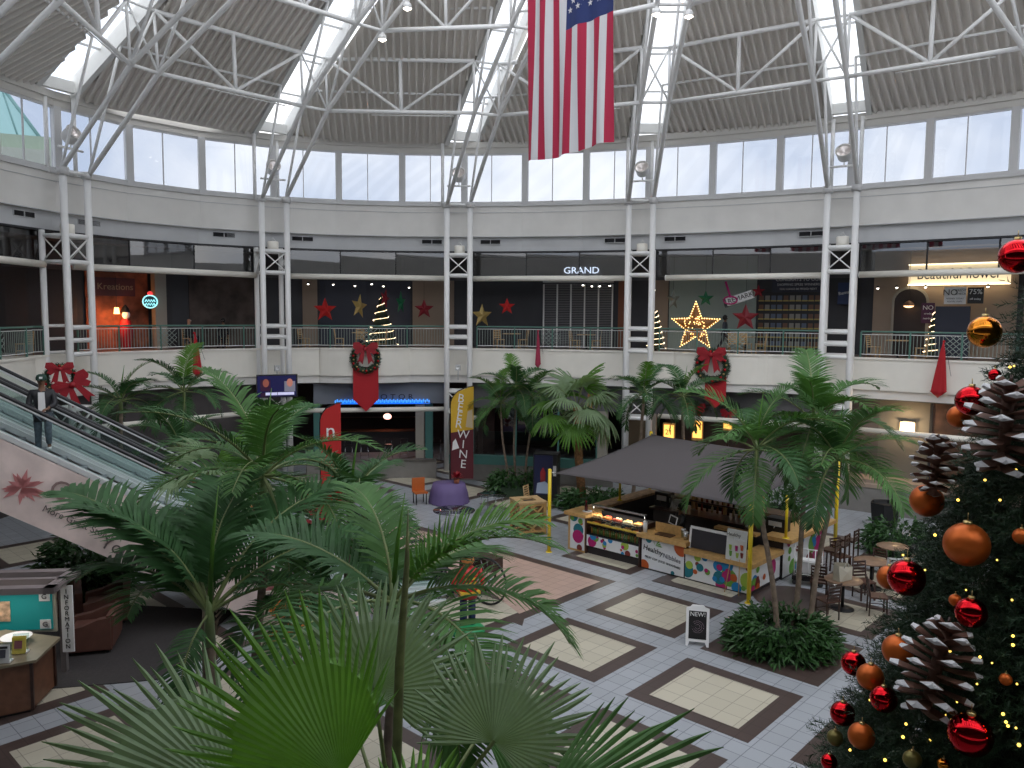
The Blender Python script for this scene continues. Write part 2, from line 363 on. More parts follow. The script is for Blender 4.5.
# railings
def railing(k):
    a, b = COLS[k] + .75, COLS[k + 1] - .75
    m = ring((a + b) / 2); T = thing('balcony_railing', 'green topped metal balustrade along the %s bay of the upper level' % BAYN[k], 'railing', (m.x, m.y, 5.66), 0, 'balustrades of the upper level')
    sts = [a + (b - a) * i / 40 for i in range(41)]
    P = [ring(s, boff(s, -.06)) for s in sts]
    MB().tube([v3(p, 6.69) for p in P], .035, 8).build('top_rail', GREEN, T, True)
    r2 = MB(); r2.tube([v3(p, 5.80) for p in P], .018, 6); r2.tube([v3(p, 6.58) for p in P], .014, 6); r2.build('lower_rail', WHITE, T, True)
    np_ = 0; base = None; post = None; GM = mat('pale_green_steel', (.30, .36, .33), .4)
    mid = (a + b) / 2; n = int((b - a) / .125)
    latt = (mid - .42, mid + .42) if k not in (0,) else (0, 0)
    for i in range(n + 1):
        s = a + (b - a) * i / n; p = ring(s, boff(s, -.06))
        if i % 14 == 0 or i == n:
            if post is None: o = post = MB().box((0, 0, .5), (.055, .055, 1.04)).build('post', GREEN, T)
            else: o = post.copy(); COL.objects.link(o)
        elif latt[0] < s < latt[1]: continue
        else:
            if base is None: o = base = MB().tube([(0, 0, .13), (0, 0, .93)], .012, 5, cap=False).build('baluster', GM, T)
            else: o = base.copy(); COL.objects.link(o)
        o.parent = T; o.location = (p.x - m.x, p.y - m.y, 0)
    if latt[1]:
        A = ring(latt[0], boff(latt[0], -.06)); B = ring(latt[1], boff(latt[1], -.06)); l = MB()
        def q(u, z): p = A.lerp(B, u); return (p.x, p.y, 5.80 + z * .78)
        for (u0, z0, u1, z1) in ((0, 0, 1, 1), (0, 1, 1, 0), (0, .5, .5, 0), (0, .5, .5, 1), (.5, 0, 1, .5), (.5, 1, 1, .5), (.25, 0, 1, .75), (0, .25, .75, 1), (.25, 1, 1, .25), (0, .75, .75, 0)): l.tube([q(u0, z0), q(u1, z1)], .013, 5)
        l.build('lattice_panel', GM, T, True)
for k in range(1, 7): railing(k)

# ================================================================== ROOF
SL = math.tan(R(28.5)); ZR = 15.12
CEN = Vector((CX, CY))
def cdir(k): p = ring(COLS[k]); e = (CEN - p).normalized(); return p, e, Vector((e.y, -e.x)) * (1 if Vector((e.y, -e.x)).dot(rdir(COLS[k])[0]) > 0 else -1)
HWS = .62      # half width of the skylights
SEND = 11.0
for k in range(NB):
    (pa, ea, ta), (pb, eb, tb) = cdir(k), cdir(k + 1)
    A = pa + ta * HWS; B = pb - tb * HWS
    # deck plane through the two eaves corners; ribs perpendicular to the eaves
    t = (B - A).normalized(); n = Vector((t.y, -t.x)); n = n if n.dot(ea) > 0 else -n
    L = (B - A).length; sa = ea.dot(t) / ea.dot(n); sb = eb.dot(t) / eb.dot(n)     # edges: x = sa*s , x = L + sb*s
    d = MB(); pit = .29; N = int(L / pit); pit = L / N
    def P(x, s, dz): q = A + t * x + n * s; return (q.x, q.y, ZR + SL * s + dz)
    lo_all = min(0, 0)
    i0 = 0; i1 = N
    if sa < 0: i0 = -int(-sa * SEND / pit) - 1
    if sb > 0: i1 = N + int(sb * SEND / pit) + 1
    for i in range(i0, i1):
        x0 = i * pit; x1 = x0 + pit * .38; x2 = x0 + pit
        xm = (x0 + x2) / 2
        s0 = 0.0; s1 = SEND
        if sa > 0: s1 = min(s1, x0 / sa)
        elif x0 < 0: s0 = max(s0, x0 / sa)
        if sb < 0: s1 = min(s1, (x2 - L) / sb)
        elif x2 > L: s0 = max(s0, (x2 - L) / sb)
        if s1 <= s0: continue
        h = -.17
        vs = [P(x0, s0, h), P(x1 - .03, s0, h), P(x1, s0, 0), P(x2 - .03, s0, 0), P(x2, s0, h)]
        ws = [P(x0, s1, h), P(x1 - .03, s1, h), P(x1, s1, 0), P(x2 - .03, s1, 0), P(x2, s1, h)]
        d.add(vs + ws, [(j, j + 1, j + 6, j + 5) for j in range(4)])
    # top sheet that makes the deck solid
    d.add([P(0, -.3, .1), P(L, -.3, .1), P(L + sb * SEND, SEND, .1), P(sa * SEND, SEND, .1), P(0, -.3, .03), P(L, -.3, .03), P(L + sb * SEND, SEND, .03), P(sa * SEND, SEND, .03)], [(0, 1, 2, 3), (4, 7, 6, 5)])
    struct(d, 'ceiling_%d' % (k + 1), DECK)
# skylights along each column line
for k in range(1, NB):
    p, e, t = cdir(k)
    def Q(x, s, dz): q = p + t * x + e * s; return Vector((q.x, q.y, ZR + SL * s + dz))
    c = MB()
    for sx in (-1, 1):
        c.beam(Q(sx * (HWS + .09), -.1, .13), Q(sx * (HWS + .09), SEND, .13), .20, .62)
    c.beam(Q(-HWS, .25, .1), Q(HWS, .25, .1), .25, .4)
    o = c.build('window_%d' % (80 + k), WHITE2); o['kind'] = 'structure'
    m = MB()
    s = 1.9
    while s < SEND: m.beam(Q(-HWS, s, .32), Q(HWS, s, .32), .07, .07); s += 1.75
    m.build('glazing_bar', FRAME, o)
    g = MB(); g.quad(Q(-HWS, 0, .4), Q(HWS, 0, .4), Q(HWS, SEND, .4), Q(-HWS, SEND, .4)); g.build('pane', GLASS, o)

# the near half of the ring, behind the camera: wall bands, balcony front, shops and roof in plain form
PER = 0.0
_ns = [COLS[-1] + i * 2.6 for i in range(0, 200) if COLS[-1] + i * 2.6 < _S[-1]]
def nring(t, off):
    p = ept(t); q = ept(t - .002); d = (q - p).normalized(); n = Vector((d.y, -d.x)); n = n if n.dot(CEN - p) > 0 else -n
    return p + n * off
def tpar(p): c, s = math.cos(TH), math.sin(TH); d = Vector(p) - CEN; return math.atan2((-s * d.x + c * d.y) / EB, (c * d.x + s * d.y) / EA)
ta = tpar(ring(COLS[-1])); tb_ = tpar(ring(COLS[0])) 
while tb_ > ta: tb_ -= 2 * PI
NT = [ta + (tb_ - ta) * i / 32 for i in range(33)]
def nstrip(mb, o0, o1, z0, z1):
    for a, b in zip(NT, NT[1:]):
        A0, A1, B0, B1 = nring(a, o0), nring(a, o1), nring(b, o0), nring(b, o1)
        mb.add([v3(A0, z0), v3(B0, z0), v3(B1, z0), v3(A1, z0), v3(A0, z1), v3(B0, z1), v3(B1, z1), v3(A1, z1)], [(0, 1, 2, 3), (4, 7, 6, 5), (0, 4, 5, 1), (2, 6, 7, 3), (1, 5, 6, 2), (0, 3, 7, 4)])
    return mb
struct(nstrip(MB(), 0, -.35, 10.2, 12.3), 'wall_near_band', BAND); struct(nstrip(MB(), 0, -.35, 14.7, 15.12), 'trim_9', DECKD)
struct(nstrip(MB(), -2.2, -9, 5.3, 5.6), 'floor_upper_near', BAND); struct(nstrip(MB(), -2.2, -2.5, 4.4, 5.3), 'wall_near_fascia', CREAM)
struct(nstrip(MB(), -6, -6.3, 0, 10.3), 'wall_near_shops', SF); struct(nstrip(MB(), -.3, -6.3, 10.2, 10.3), 'ceiling_near_walk', SF)
d = MB()
for i, (a, b) in enumerate(zip(NT, NT[1:])):
    for q0, q1 in ((0.0, .48),):  # gaps between the unseen roof panels widened to let in more daylight
        aa, bb = a + (b - a) * q0, a + (b - a) * q1; A, B = ept(aa), ept(bb)
        e1, e2 = (CEN - A).normalized(), (CEN - B).normalized(); A2, B2 = A + e1 * 9, B + e2 * 9
        for dz in (0, .12): d.add([v3(A, ZR + dz), v3(B, ZR + dz), v3(B2, ZR + SL * 9 + dz), v3(A2, ZR + SL * 9 + dz)], [(0, 1, 2, 3)])
struct(d, 'ceiling_near_roof', DECK)

T = thing('glass_pyramid', 'pale aqua glazed roof pyramid seen outside through the leftmost clerestory window', 'roof light', (-26.9, 43.0, 16.1), .4)
b = MB(); q_ = [(-2, -2, 0), (2, -2, 0), (2, 2, 0), (-2, 2, 0)]; ap_ = (0, 0, 3.0); b.add(q_ + [ap_], [(0, 1, 4), (1, 2, 4), (2, 3, 4), (3, 0, 4)]); b.build('glazing', mat('aqua_glazing', (.42, .68, .66), .3), T)
b = MB(); [b.tube([p_, ap_], .09, 6) for p_ in q_]; [b.tube([q_[i], q_[(i + 1) % 4]], .09, 6) for i in range(4)]; [b.tube([tuple(Vector(q_[i]).lerp(Vector(q_[(i + 1) % 4]), f_)), ap_], .04, 5) for i in range(4) for f_ in (.25, .5, .75)]; b.build('glazing_bars', mat('aqua_bars', (.22, .42, .40), .4), T)
MB().box((0, 0, -.35), (5, 5, .7)).build('roof_upstand', mat('pale_green_roof', (.45, .55, .42), .7), T)
MB().box((0, 0, -2.4), (5.6, 5.6, 3.4)).build('roof_block', mat('pale_roof_block', (.55, .58, .50), .8), T)

# ================================================================== STEEL COLUMNS AND TRUSSES
def zroof(s): return ZR + SL * s
PAIR = {2: (-15.74, 29.24), 3: (-10.4, 35.3), 4: (-2.48, 36.72), 5: (5.5, 35.0), 6: (12.66, 31.33)}
NODES = {}
for k in range(1, NB):
    pc, e, t = cdir(k)
    t2, n2 = rdir(COLS[k])
    c = Vector(PAIR[k]) if k in PAIR else ring(COLS[k], .9)
    h = .53
    T = thing('steel_column', 'white tubular steel ladder column %s' % {1: 'beyond the left edge of the view', 2: 'at the left edge above the escalators', 3: 'behind the television screen', 4: 'behind the yellow beer and wine flag', 5: 'right of the closed roller shutter', 6: 'right of the congratulations wall', 7: 'behind the Christmas tree'}[k], 'column', (c.x, c.y, 0), math.atan2(t2.y, t2.x), 'paired steel columns round the atrium')
    # local x = along the wall, local -y = inward (towards the room)
    for sx in (-1, 1):
        MB().tube([(sx * h, 0, 0), (sx * h, 0, 12.15)], .125, 14).build('post', WHITE, T)
        MB().tube([(sx * h * 1.0 - .12, .95, 0), (sx * h - .12, .95, 10.15)], .11, 12).build('rear_post', WHITE, T)
        MB().lathe([(.001, 0), (.2, 0), (.2, .25), (.001, .25)], (sx * h, 0, 12.05), 12).build('post_cap', FRAME, T)
    for z in (5.95, 6.45, 6.92) + ((4.05, 3.2) if k == 3 else ()):
        r = MB(); r.tube([(-h, 0, z - .25), (h, 0, z - .25)], .085, 10); r.tube([(-h - .12, .95, z - .2), (h - .12, .95, z - .2)], .06, 8); r.build('rung', WHITE, T)
    for z0, z1 in ((9.02, 9.95), (2.75, 3.7)):
        r = MB()
        for z in (z0, z1):
            r.tube([(-h, 0, z), (h, 0, z)], .085, 10); r.tube([(-h - .12, .95, z), (h - .12, .95, z)], .07, 8)
            for sx in (-1, 1): r.tube([(sx * h, 0, z), (sx * h - .12, .95, z)], .07, 8)
        r.build('box_ring', WHITE, T)
        x = MB()
        x.tube([(-h, 0, z0), (h, 0, z1)], .028, 6); x.tube([(h, 0, z0), (-h, 0, z1)], .028, 6)
        for sx in (-1, 1): x.tube([(sx * h, 0, z0), (sx * h - .12, .95, z1)], .028, 6); x.tube([(sx * h, 0, z1), (sx * h - .12, .95, z0)], .028, 6)
        x.build('cross_brace', WHITE, T)
    # roof truss, radial
    th = Vector((e.x, e.y)); tt = t
    def W3(sx, s, z, c=c, tt=tt, th=th): q = c + tt * (sx * h) + th * s; return (q.x, q.y, z)
    S0 = .9
    LOW = [(0, 12.2), (3.9, 15.3), (8.0, 17.35), (12.2, 19.0)]
    ch = MB(); wb = MB(); xb = MB()
    for sx in (-1, 1):
        ch.tube([W3(sx, s, z) for s, z in LOW], .088, 10)
        ch.tube([W3(sx, -.75, 12.2), W3(sx, -.75, 15.0)], .075, 8)
        for (s0, z0, s1) in ((0, 12.2, 2.0), (3.9, 15.3, 3.75), (3.9, 15.3, 6.0), (8.0, 17.35, 7.9), (8.0, 17.35, 10), (12.1, 19, 12), (3.9, 15.3, 2.0), (8, 17.35, 6.0)):
            if (s0, s1) in ((3.9, 2.0), (8, 6.0)): continue
            wb.tube([W3(sx, s0, z0), W3(sx, s1, zroof(s1 + S0) - .2)], .052, 8)
    zt = zroof(3.75 + S0) - .3
    for s0, z0, z1 in ((3.9, 15.3, zt), (8.0, 17.35, zroof(8.9) - .15)):
        xb.tube([W3(-1, s0, z0), W3(1, s0 - .1, z1)], .04, 6); xb.tube([W3(1, s0, z0), W3(-1, s0 - .1, z1)], .04, 6)
    for s0, z0 in ((0, 12.2), (3.9, 15.3), (8.0, 17.35)): xb.tube([W3(-1, s0, z0), W3(1, s0, z0)], .06, 8)
    xb.tube([W3(-1, 3.8, zt), W3(1, 3.8, zt)], .05, 8)
    ch.build('truss_chord', WHITE, T, True); wb.build('truss_web', WHITE, T, True); xb.build('truss_brace', WHITE, T, True)
    NODES[k] = (W3, zt)
for k in range(1, NB - 1):
    WA, zt = NODES[k]; WB, _ = NODES[k + 1]
    A1, B1 = Vector(WA(1, 3.9, 15.3)), Vector(WB(-1, 3.9, 15.3)); A2, B2 = Vector(WA(1, 3.8, zt)), Vector(WB(-1, 3.8, zt))
    T = thing('ring_truss', 'white tube truss under the ribbed roof of the %s bay' % BAYN[k], 'truss', tuple((A1 + B1) / 2), 0, 'trusses that ring the roof')
    c1 = MB(); c1.tube([A1, B1], .075, 10); c1.tube([A2, B2], .085, 10); c1.build('chord', WHITE, T, True)
    m1, m2 = (A1 + B1) / 2, (A2 + B2) / 2
    c2 = MB(); c2.tube([m1, m2], .075, 8); c2.tube([m1, A2], .06, 8); c2.tube([m1, B2], .06, 8); c2.build('diagonal', WHITE, T, True)
    pl = MB(); pl.tube([WA(1, 2.0, zroof(2.9) - .22), WB(-1, 2.0, zroof(2.9) - .22)], .05, 8); pl.tube([WA(1, 6.0, zroof(6.9) - .22), WB(-1, 6.0, zroof(6.9) - .22)], .05, 8); pl.build('purlin', WHITE, T, True)
    d_ = (B1 - A1).normalized(); cp = MB(); cp.tube([A1.lerp(B1, .3) - Vector((0, 0, .14)), A1.lerp(B1, .86) - Vector((0, 0, .14))], .022, 6); cp.build('cable_conduit', WHITE2, T, True)
    A3, B3 = Vector(WA(1, 8, 17.35)), Vector(WB(-1, 8, 17.35)); A4, B4 = Vector(WA(1, 7.9, zroof(8.8) - .15)), Vector(WB(-1, 7.9, zroof(8.8) - .15))
    c3 = MB(); c3.tube([A3, B3], .085, 10); c3.tube([A4, B4], .075, 10)
    m3, m4 = (A3 + B3) / 2, (A4 + B4) / 2
    c3.tube([m3, m4], .06, 8); c3.tube([m3, A4], .055, 8); c3.tube([m3, B4], .055, 8); c3.build('inner_truss', WHITE, T, True)
# round flood lights on brackets in front of the windows; drum uplights on the lattice boxes
FW = mat('floodlight_white', (.62, .6, .57), .35); FLENS = mat('floodlight_lens', (.85, .78, .75), .15, .4)
LAMPC = mat('lamp_bulb_glow', (1, .93, .8), .3, emit=4.0)
for k in range(1, NB):
    c = Vector(PAIR[k]) if k in PAIR else ring(COLS[k], .9)
    t2, n2 = rdir(COLS[k]); rz = math.atan2(t2.y, t2.x)
    q = c - n2 * .15
    T = thing('flood_light', 'round white floodlight before the clerestory, %s' % {1: 'past the left edge', 2: 'leftmost, above the escalators', 3: 'second from the left', 4: 'third from the left', 5: 'right beside the hanging flag', 6: 'right of the congratulations wall bay', 7: 'behind the Christmas tree'}[k], 'floodlight', (q.x, q.y, 13.05), rz, 'floodlights round the clerestory')
    b = MB(); b.tube([(-h, 0, 0), (h, 0, 0)], .045, 8); b.tube([(0, 0, 0), (0, 0, .18)], .03, 6); b.build('bracket', WHITE, T)
    M = Matrix.Translation((0, -.05, .48)) @ Matrix.Rotation(R(60), 4, 'X')
    b = MB().lathe([(.001, -.28), (.20, -.28), (.27, -.2), (.29, .12), (.31, .14), (.31, .2), (.27, .2), (.25, .12)], n=20); b.xf(M).build('housing', FW, T)
    b = MB().lathe([(.26, .13), (.12, .08), (.07, .03), (.001, .03)], n=20); b.xf(M).build('reflector', FLENS, T)
    q = c - n2 * .45
    T = thing('uplight', 'white drum uplight on the lattice box of the column %s' % {1: 'past the left edge', 2: 'at the left edge', 3: 'behind the television', 4: 'by the beer and wine flag', 5: 'by the roller shutter', 6: 'by the congratulations wall', 7: 'behind the Christmas tree'}[k], 'lamp', (q.x, q.y, 10.0), rz, 'drum uplights on the columns')
    MB().lathe([(.001, 0), (.22, 0), (.24, .03), (.24, .38), (.2, .4), (.001, .4)], n=18).build('drum', CREAM, T)
    MB().tube([(-.1, 0, .38), (0, 0, .55), (.12, 0, .38)], .03, 6).build('bracket', FRAME, T)
W3, _z = NODES[3]
for (kk, sx, s_) in ((3, 1, 8.0), (5, -1, 8.0), (5, 1, 7.9), (3, 1, 9.6)):
    W3 = NODES[kk][0]; p = W3(sx, s_, 17.35 + (s_ - 8) * .4 - .32)
    T = thing('spot_lamp', 'small lit lamp hanging under the inner roof truss %s' % {(3, 8.0): 'left of the flag, lower of two', (3, 9.6): 'left of the flag, upper of two', (5, 8.0): 'just right of the flag', (5, 7.9): 'over the skylight right of the flag'}[(kk, s_)], 'lamp', p, 0, 'lit lamps in the roof trusses')
    MB().lathe([(.03, .3), (.05, .24), (.13, .16), (.17, 0), (.15, 0)], n=14).build('lamp_shade', WHITE, T)
    MB().ball((0, 0, .04), .11, 8).build('bulb', LAMPC, T)

# ================================================================== SHOPS BEHIND THE UPPER WALKWAY
def frame_at(st, off, z=0):
    p = ring(st, off); t, n = rdir(st); return (p.x, p.y, z), math.atan2(t.y, t.x)
def at(name, label, cat, st, off, z=0, group=None, turn=0):
    l, rz = frame_at(st, off, z); return thing(name, label, cat, l, rz + turn, group)
w = MB(); strip(w, ALL, -4.05, -4.3, 5.6, 9.05); struct(w, 'wall_shop_back', STD)
def panel(s0, s1, z0, z1, m, name='wall_shop_front', off=-3.95, th=.06):
    n = max(1, int((s1 - s0) / 1.4)); sts = [s0 + (s1 - s0) * i / n for i in range(n + 1)]
    return struct(strip(MB(), sts, off, off - th, z0, z1), name, m)
MINT = mat('pale_mint_wall', (.33, .40, .37), .7, var=.05, scale=1)
TAN = mat('tan_wall', (.34, .26, .20), .7, var=.06, scale=1)
NAVY = mat('navy_shop_wall', (.03, .035, .06), .5)
EMBER = mat('warm_orange_shop_wall', (.30, .08, .035), .7, var=.5, scale=2.5)
PILL = mat('beige_pillar', (.36, .33, .28), .7)
PATT = mat('brown_patterned_wall', (.10, .075, .065), .8, var=.5, scale=1.4)
panel(2.4, 4.38, 5.6, 9.0, EMBER); panel(5.75, 8.0, 5.6, 9.0, PATT)
panel(9.82, 10.4, 5.6, 9.0, TAN); panel(14.3, 16.1, 5.6, 9.0, TAN); panel(10.5, 14.2, 5.7, 8.9, NAVY)
panel(23.45, 23.75, 5.6, 9.0, mat('rust_wall', (.22, .08, .04), .7)); panel(24.9, 25.65, 5.6, 9.0, TAN)
panel(25.7, 29.4, 5.6, 10.1, MINT); panel(33.95, 38.8, 5.6, 10.1, TAN); panel(39, 47, 5.6, 10.1, TAN)
panel(-3.2, -1.0, 5.6, 9.9, PILL); panel(-6, -3.2, 5.6, 9.9, STD)
l, rz = frame_at(4.6, -3.4, 5.6); struct(MB().box((0, 0, 1.75), (.5, .5, 3.5)).xf(Matrix.Translation(l) @ Matrix.Rotation(rz, 4, 'Z')), 'pillar_1', PILL)
LWHITE = mat('lit_white_letters', (.8, .85, 1), .4, emit=1.1, ecol=(.75, .85, 1))
# grand stage
T = at('shop_sign', 'lit white GRAND STAGE letters above the roller shutter, half behind the white tube', 'sign', 21.79, -3.9, 9.2)
text('GRAND', 'lettering', LWHITE, T, (0, -.03, .30), .46, xs=1.12); text('STAGE', 'lettering', LWHITE, T, (0, -.03, -.14), .42, xs=1.12)
T = at('roller_shutter', 'closed grey slatted roller shutter with white uprights under the GRAND STAGE sign', 'shutter', 21.65, -3.88, 5.62)
GS = mat('shutter_slat_grey', (.22, .22, .23), .5)
b = MB()
for i in range(38): b.box((0, 0, .1 + i * .086), (3.5, .03, .045), rx=.35)
b.build('slat_curtain', GS, T); MB().box((0, .05, 1.65), (3.5, .02, 3.3)).build('backing', DARK, T)
for i in range(6): MB().box((-1.75 + i * .7, -.04, 1.6), (.07, .06, 3.2)).build('upright', WHITE2, T)
MB().box((0, -.02, 3.36), (3.6, .16, .14)).build('head_rail', FRAME, T)
# left shop
T = at('shop_sign', 'dark maroon fascia sign with script lettering, above the glowing orange shop at left', 'sign', 3.3, -3.85, 8.35)
MB().box((0, 0, 0), (1.75, .08, .8)).build('board', mat('maroon_sign', (.09, .02, .025), .5), T); text('Kreations', 'lettering', mat('dull_gold', (.35, .25, .16), .5), T, (0, -.05, 0), .4)
T = at('neon_cupcake_sign', 'round cyan lit sign with a red top hung before the cream pillar', 'sign', 4.2, -3.1, 7.72)
CY_ = mat('cyan_neon', (.35, .8, .85), .4, emit=.7, ecol=(.3, .75, .8))
MB().wallp([(.34 * math.cos(a / 24 * 2 * PI), .30 * math.sin(a / 24 * 2 * PI)) for a in range(24)], -.03, .03).build('disc', mat('dark_teal_disc', (.02, .08, .09), .4), T)
b = MB(); b.tube([(.32 * math.cos(a / 16 * 2 * PI), -.05, .28 * math.sin(a / 16 * 2 * PI)) for a in range(17)], .03, 6)
for z in (-.13, .03): b.tube([(-.22 + i * .055, -.05, z + (.06 if i % 2 else -.04)) for i in range(9)], .025, 6)
b.build('neon_tube', CY_, T); MB().ball((.02, -.02, .36), .13, 8, sc=(1, .5, .8)).build('cherry', mat('red_neon', (.8, .05, .05), .4, emit=.5), T)
T = at('shop_lamp', 'small glowing orange lamp inside the red lit shop', 'lamp', 3.15, -3.3, 7.3)
MB().lathe([(.12, -.14), (.09, .14), (.001, .14)], n=12).build('lamp_shade', mat('amber_glow', (1, .5, .15), .5, emit=2.5, ecol=(1, .5, .15)), T); MB().tube([(0, 0, .14), (0, 0, 1.5)], .01, 5).build('cord', DARK, T)
def plight(T, loc, e, col, r=.1):
    l_ = bpy.data.lights.new('lamp_light', 'POINT'); l_.energy = e; l_.color = col; l_.shadow_soft_size = r
    o = bpy.data.objects.new('lamp_light', l_); COL.objects.link(o); o.parent = T; o.location = loc
plight(T, (0, -.15, -.25), 18, (1, .4, .15))
T = at('window_santa', 'white bearded Santa figure standing in the red lit shop', 'figure', 3.5, -3.5, 5.62)
MB().lathe([(.2, 0), (.26, .5), (.3, .9), (.2, 1.25), (.08, 1.35)], n=14).build('coat', RED, T); MB().ball((0, -.05, 1.5), .17, 8, sc=(1, .8, 1.2)).build('beard', PAPER, T); MB().lathe([(.19, 1.62), (.14, 1.8), (.02, 1.95)], n=12).build('cap', DARK, T)
T = at('digital_menu_screen', 'yellow and purple lit menu screen beside the cream arch at the far left', 'screen', -1.35, -2.6, 5.9)
MB().box((0, 0, 1.2), (1.0, .1, 2.4)).build('cabinet', DARK, T); MB().box((-.05, -.06, 1.6), (.55, .02, .85)).build('display', mat('yellow_display', (.75, .45, .02), .4, emit=.35), T); MB().box((-.05, -.06, .78), (.5, .02, .35)).build('display_strip', mat('purple_display', (.12, .08, .35), .4, emit=.3), T)
# bay four wall
T = at('photo_wall', 'dark display wall with rows of small yellow edged photos under the congratulations banner', 'display', 30.75, -3.85, 5.7)
MB().box((0, 0, 1.35), (2.75, .08, 2.7)).build('board', DARK, T)
PH = [mat('photo_brown', (.16, .08, .05), .5), mat('photo_blue', (.10, .13, .2), .5), mat('photo_grey', (.25, .24, .22), .5), mat('photo_gold', (.42, .33, .09), .5)]
for r_ in range(6):
    for c_ in range(10):
        x = -1.24 + c_ * .275; z = .32 + r_ * .42
        f = MB(); f.box((x, -.05, z), (.20, .02, .22), m=(r_ * 3 + c_ * 5 + c_ // 3) % 3); f.box((x, -.055, z - .13), (.24, .03, .06), m=3); f.build('photo', PH, T)
T = at('banner_board', 'navy banner reading CONGRATS TO OUR SHOPPING SPREE WINNERS above the photo wall', 'sign', 31.0, -3.8, 8.75)
MB().box((.1, 0, 0), (2.3, .06, .75)).build('board', NAVY, T)
GL = mat('pale_lettering', (.8, .82, .85), .5)
text('CONGRATS TO OUR', 'lettering', GL, T, (.1, -.04, .2), .21); text('SHOPPING SPREE WINNERS', 'lettering', GL, T, (.1, -.04, -.03), .15); text('YOU COULD BE PRIZED NEXT', 'lettering', GL, T, (.1, -.04, -.23), .12)
T = at('navy_flag_sign', 'small navy sign between the tubes of the column right of the photo wall', 'sign', 33.0, -3.7, 8.3)
MB().box((0, 0, 0), (.75, .05, .95)).build('board', mat('deep_blue', (.02, .04, .12), .5), T); text('Remarks', 'lettering', GL, T, (0, -.04, .05), .2, rot=(PI / 2, -.2, 0))
T = at('perfume_box_sign', 'white tilted box shaped sign with black lettering and a magenta ribbon', 'sign', 29.1, -1.6, 8.05)
MB().box((0, 0, 0), (1.25, .3, .36), ry=-.33).build('box', PAPER, T); text('REMARK', 'lettering', BLACK, T, (.08, -.17, .03), .3, rot=(PI / 2, -.33, 0))
b = MB(); b.box((-.58, 0, -.2), (.12, .34, .4), ry=-.33); b.build('dark_end', BLACK, T)
MG = mat('magenta_ribbon', (.45, .01, .16), .4)
b = MB(); b.tube([(-.6, -.1, .75), (-.45, -.1, .3), (-.35, -.2, .05)], .05, 6); b.tube([(-.35 + .3 * math.cos(a), -.2, -.08 + .17 * math.sin(a)) for a in np.linspace(0, 6.3, 14)], .035, 6); b.build('ribbon', MG, T)
# bay five
T = at('shop_sign', 'long cream lit sign with dark lettering crossed by the white tube, right hand shop', 'sign', 36.9, -3.75, 9.05)
SG = mat('warm_lit_sign', (.75, .66, .48), .5, emit=.35, ecol=(1, .8, .5))
MB().box((0, 0, 0), (3.7, .1, .85)).build('board', SG, T)
b = MB(); b.box((0, -.12, .42), (3.7, .1, .05)); b.box((0, -.12, -.42), (3.7, .1, .05)); b.build('light_trough', mat('warm_strip', (1, .85, .55), .5, emit=2.2, ecol=(1, .8, .5)), T)
text('Beautiful flower', 'lettering', DARK, T, (0, -.06, 0), .62, xs=.78)
T = at('arched_doorway', 'dark arched doorway with a glowing pendant lamp in the tan shop wall', 'doorway', 35.3, -3.85, 5.62)
MB().wallp([(-.62, 0), (.62, 0), (.62, 2.3)] + [(.62 * math.cos(a), 2.3 + .55 * math.sin(a)) for a in np.linspace(0, PI, 14)[1:-1]] + [(-.62, 2.3)], -.03, .02).build('recess', mat('arch_dark', (.03, .02, .02), .6), T)
MB().wallp([(-.72, 0), (-.62, 0), (-.62, 2.3)] + [(-.62 * math.cos(a), 2.3 + .55 * math.sin(a)) for a in np.linspace(0, PI, 14)[1:-1]] + [(.62, 2.3), (.62, 0), (.72, 0), (.72, 2.3)] + [(.72 * math.cos(a), 2.3 + .66 * math.sin(a)) for a in np.linspace(0, PI, 14)[1:-1]] + [(-.72, 2.3)], -.05, .02).build('arch_trim', PILL, T)
T = at('pendant_lamp', 'glowing dome pendant lamp hanging in the dark arch', 'lamp', 35.3, -3.5, 7.75)
MB().lathe([(.24, 0), (.2, .1), (.08, .2), (.02, .22)], n=14).build('lamp_shade', mat('pendant_shade', (.2, .1, .06), .5), T); MB().ball((0, 0, .0), .2, 8, sc=(1, 1, .4)).build('bulb', mat('pendant_glow', (1, .7, .4), .5, emit=1.5, ecol=(1, .6, .3)), T); MB().tube([(0, 0, .2), (0, 0, 2.3)], .01, 5).build('cord', DARK, T)
def poster(label, st, off, z, w_, h_, bgm, lines, name='poster'):
    T = at(name, label, 'sign', st, off, z); MB().box((0, 0, 0), (w_, .03, h_)).build('board', bgm, T)
    for (tx, x, zz, sz, m_) in lines: text(tx, 'lettering', m_, T, (x, -.025, zz), sz)
    return T
WL = mat('white_lettering', (.75, .75, .75), .5)
poster('white sign reading NO CREDIT CHECK above the dark board', 36.95, -3.0, 8.15, .78, .68, PAPER, [('NO', -.17, .12, .34, BLACK), ('CREDIT', .2, .2, .12, BLACK), ('CHECK', .2, .07, .12, BLACK), ('NEEDED TODAY', 0, -.12, .085, BLACK), ('RENTAL UNITS', 0, -.24, .08, BLACK)])
poster('black sign reading 75% beside the white credit sign', 37.62, -3.0, 8.15, .56, .64, BLACK, [('75%', 0, .14, .28, WL), ('off today', 0, -.14, .11, GL)])
poster('purple sign with NO in white letters beside the arch', 35.95, -3.7, 7.45, .5, .85, mat('purple_sign', (.07, .015, .06), .5), [('NO', 0, .22, .26, WL), ('credit', 0, -.02, .12, GL), ('needed', 0, -.22, .12, GL)])
T = at('dark_display_board', 'large dark navy board standing behind the right hand railing', 'board', 36.9, -3.0, 5.62)
MB().box((0, 0, 1.05), (1.25, .08, 2.1)).build('board', NAVY, T)
b = MB(); [b.box((s_ * .5, .1, .03), (.06, .5, .06)) for s_ in (-1, 1)]; b.build('foot', DARK, T)
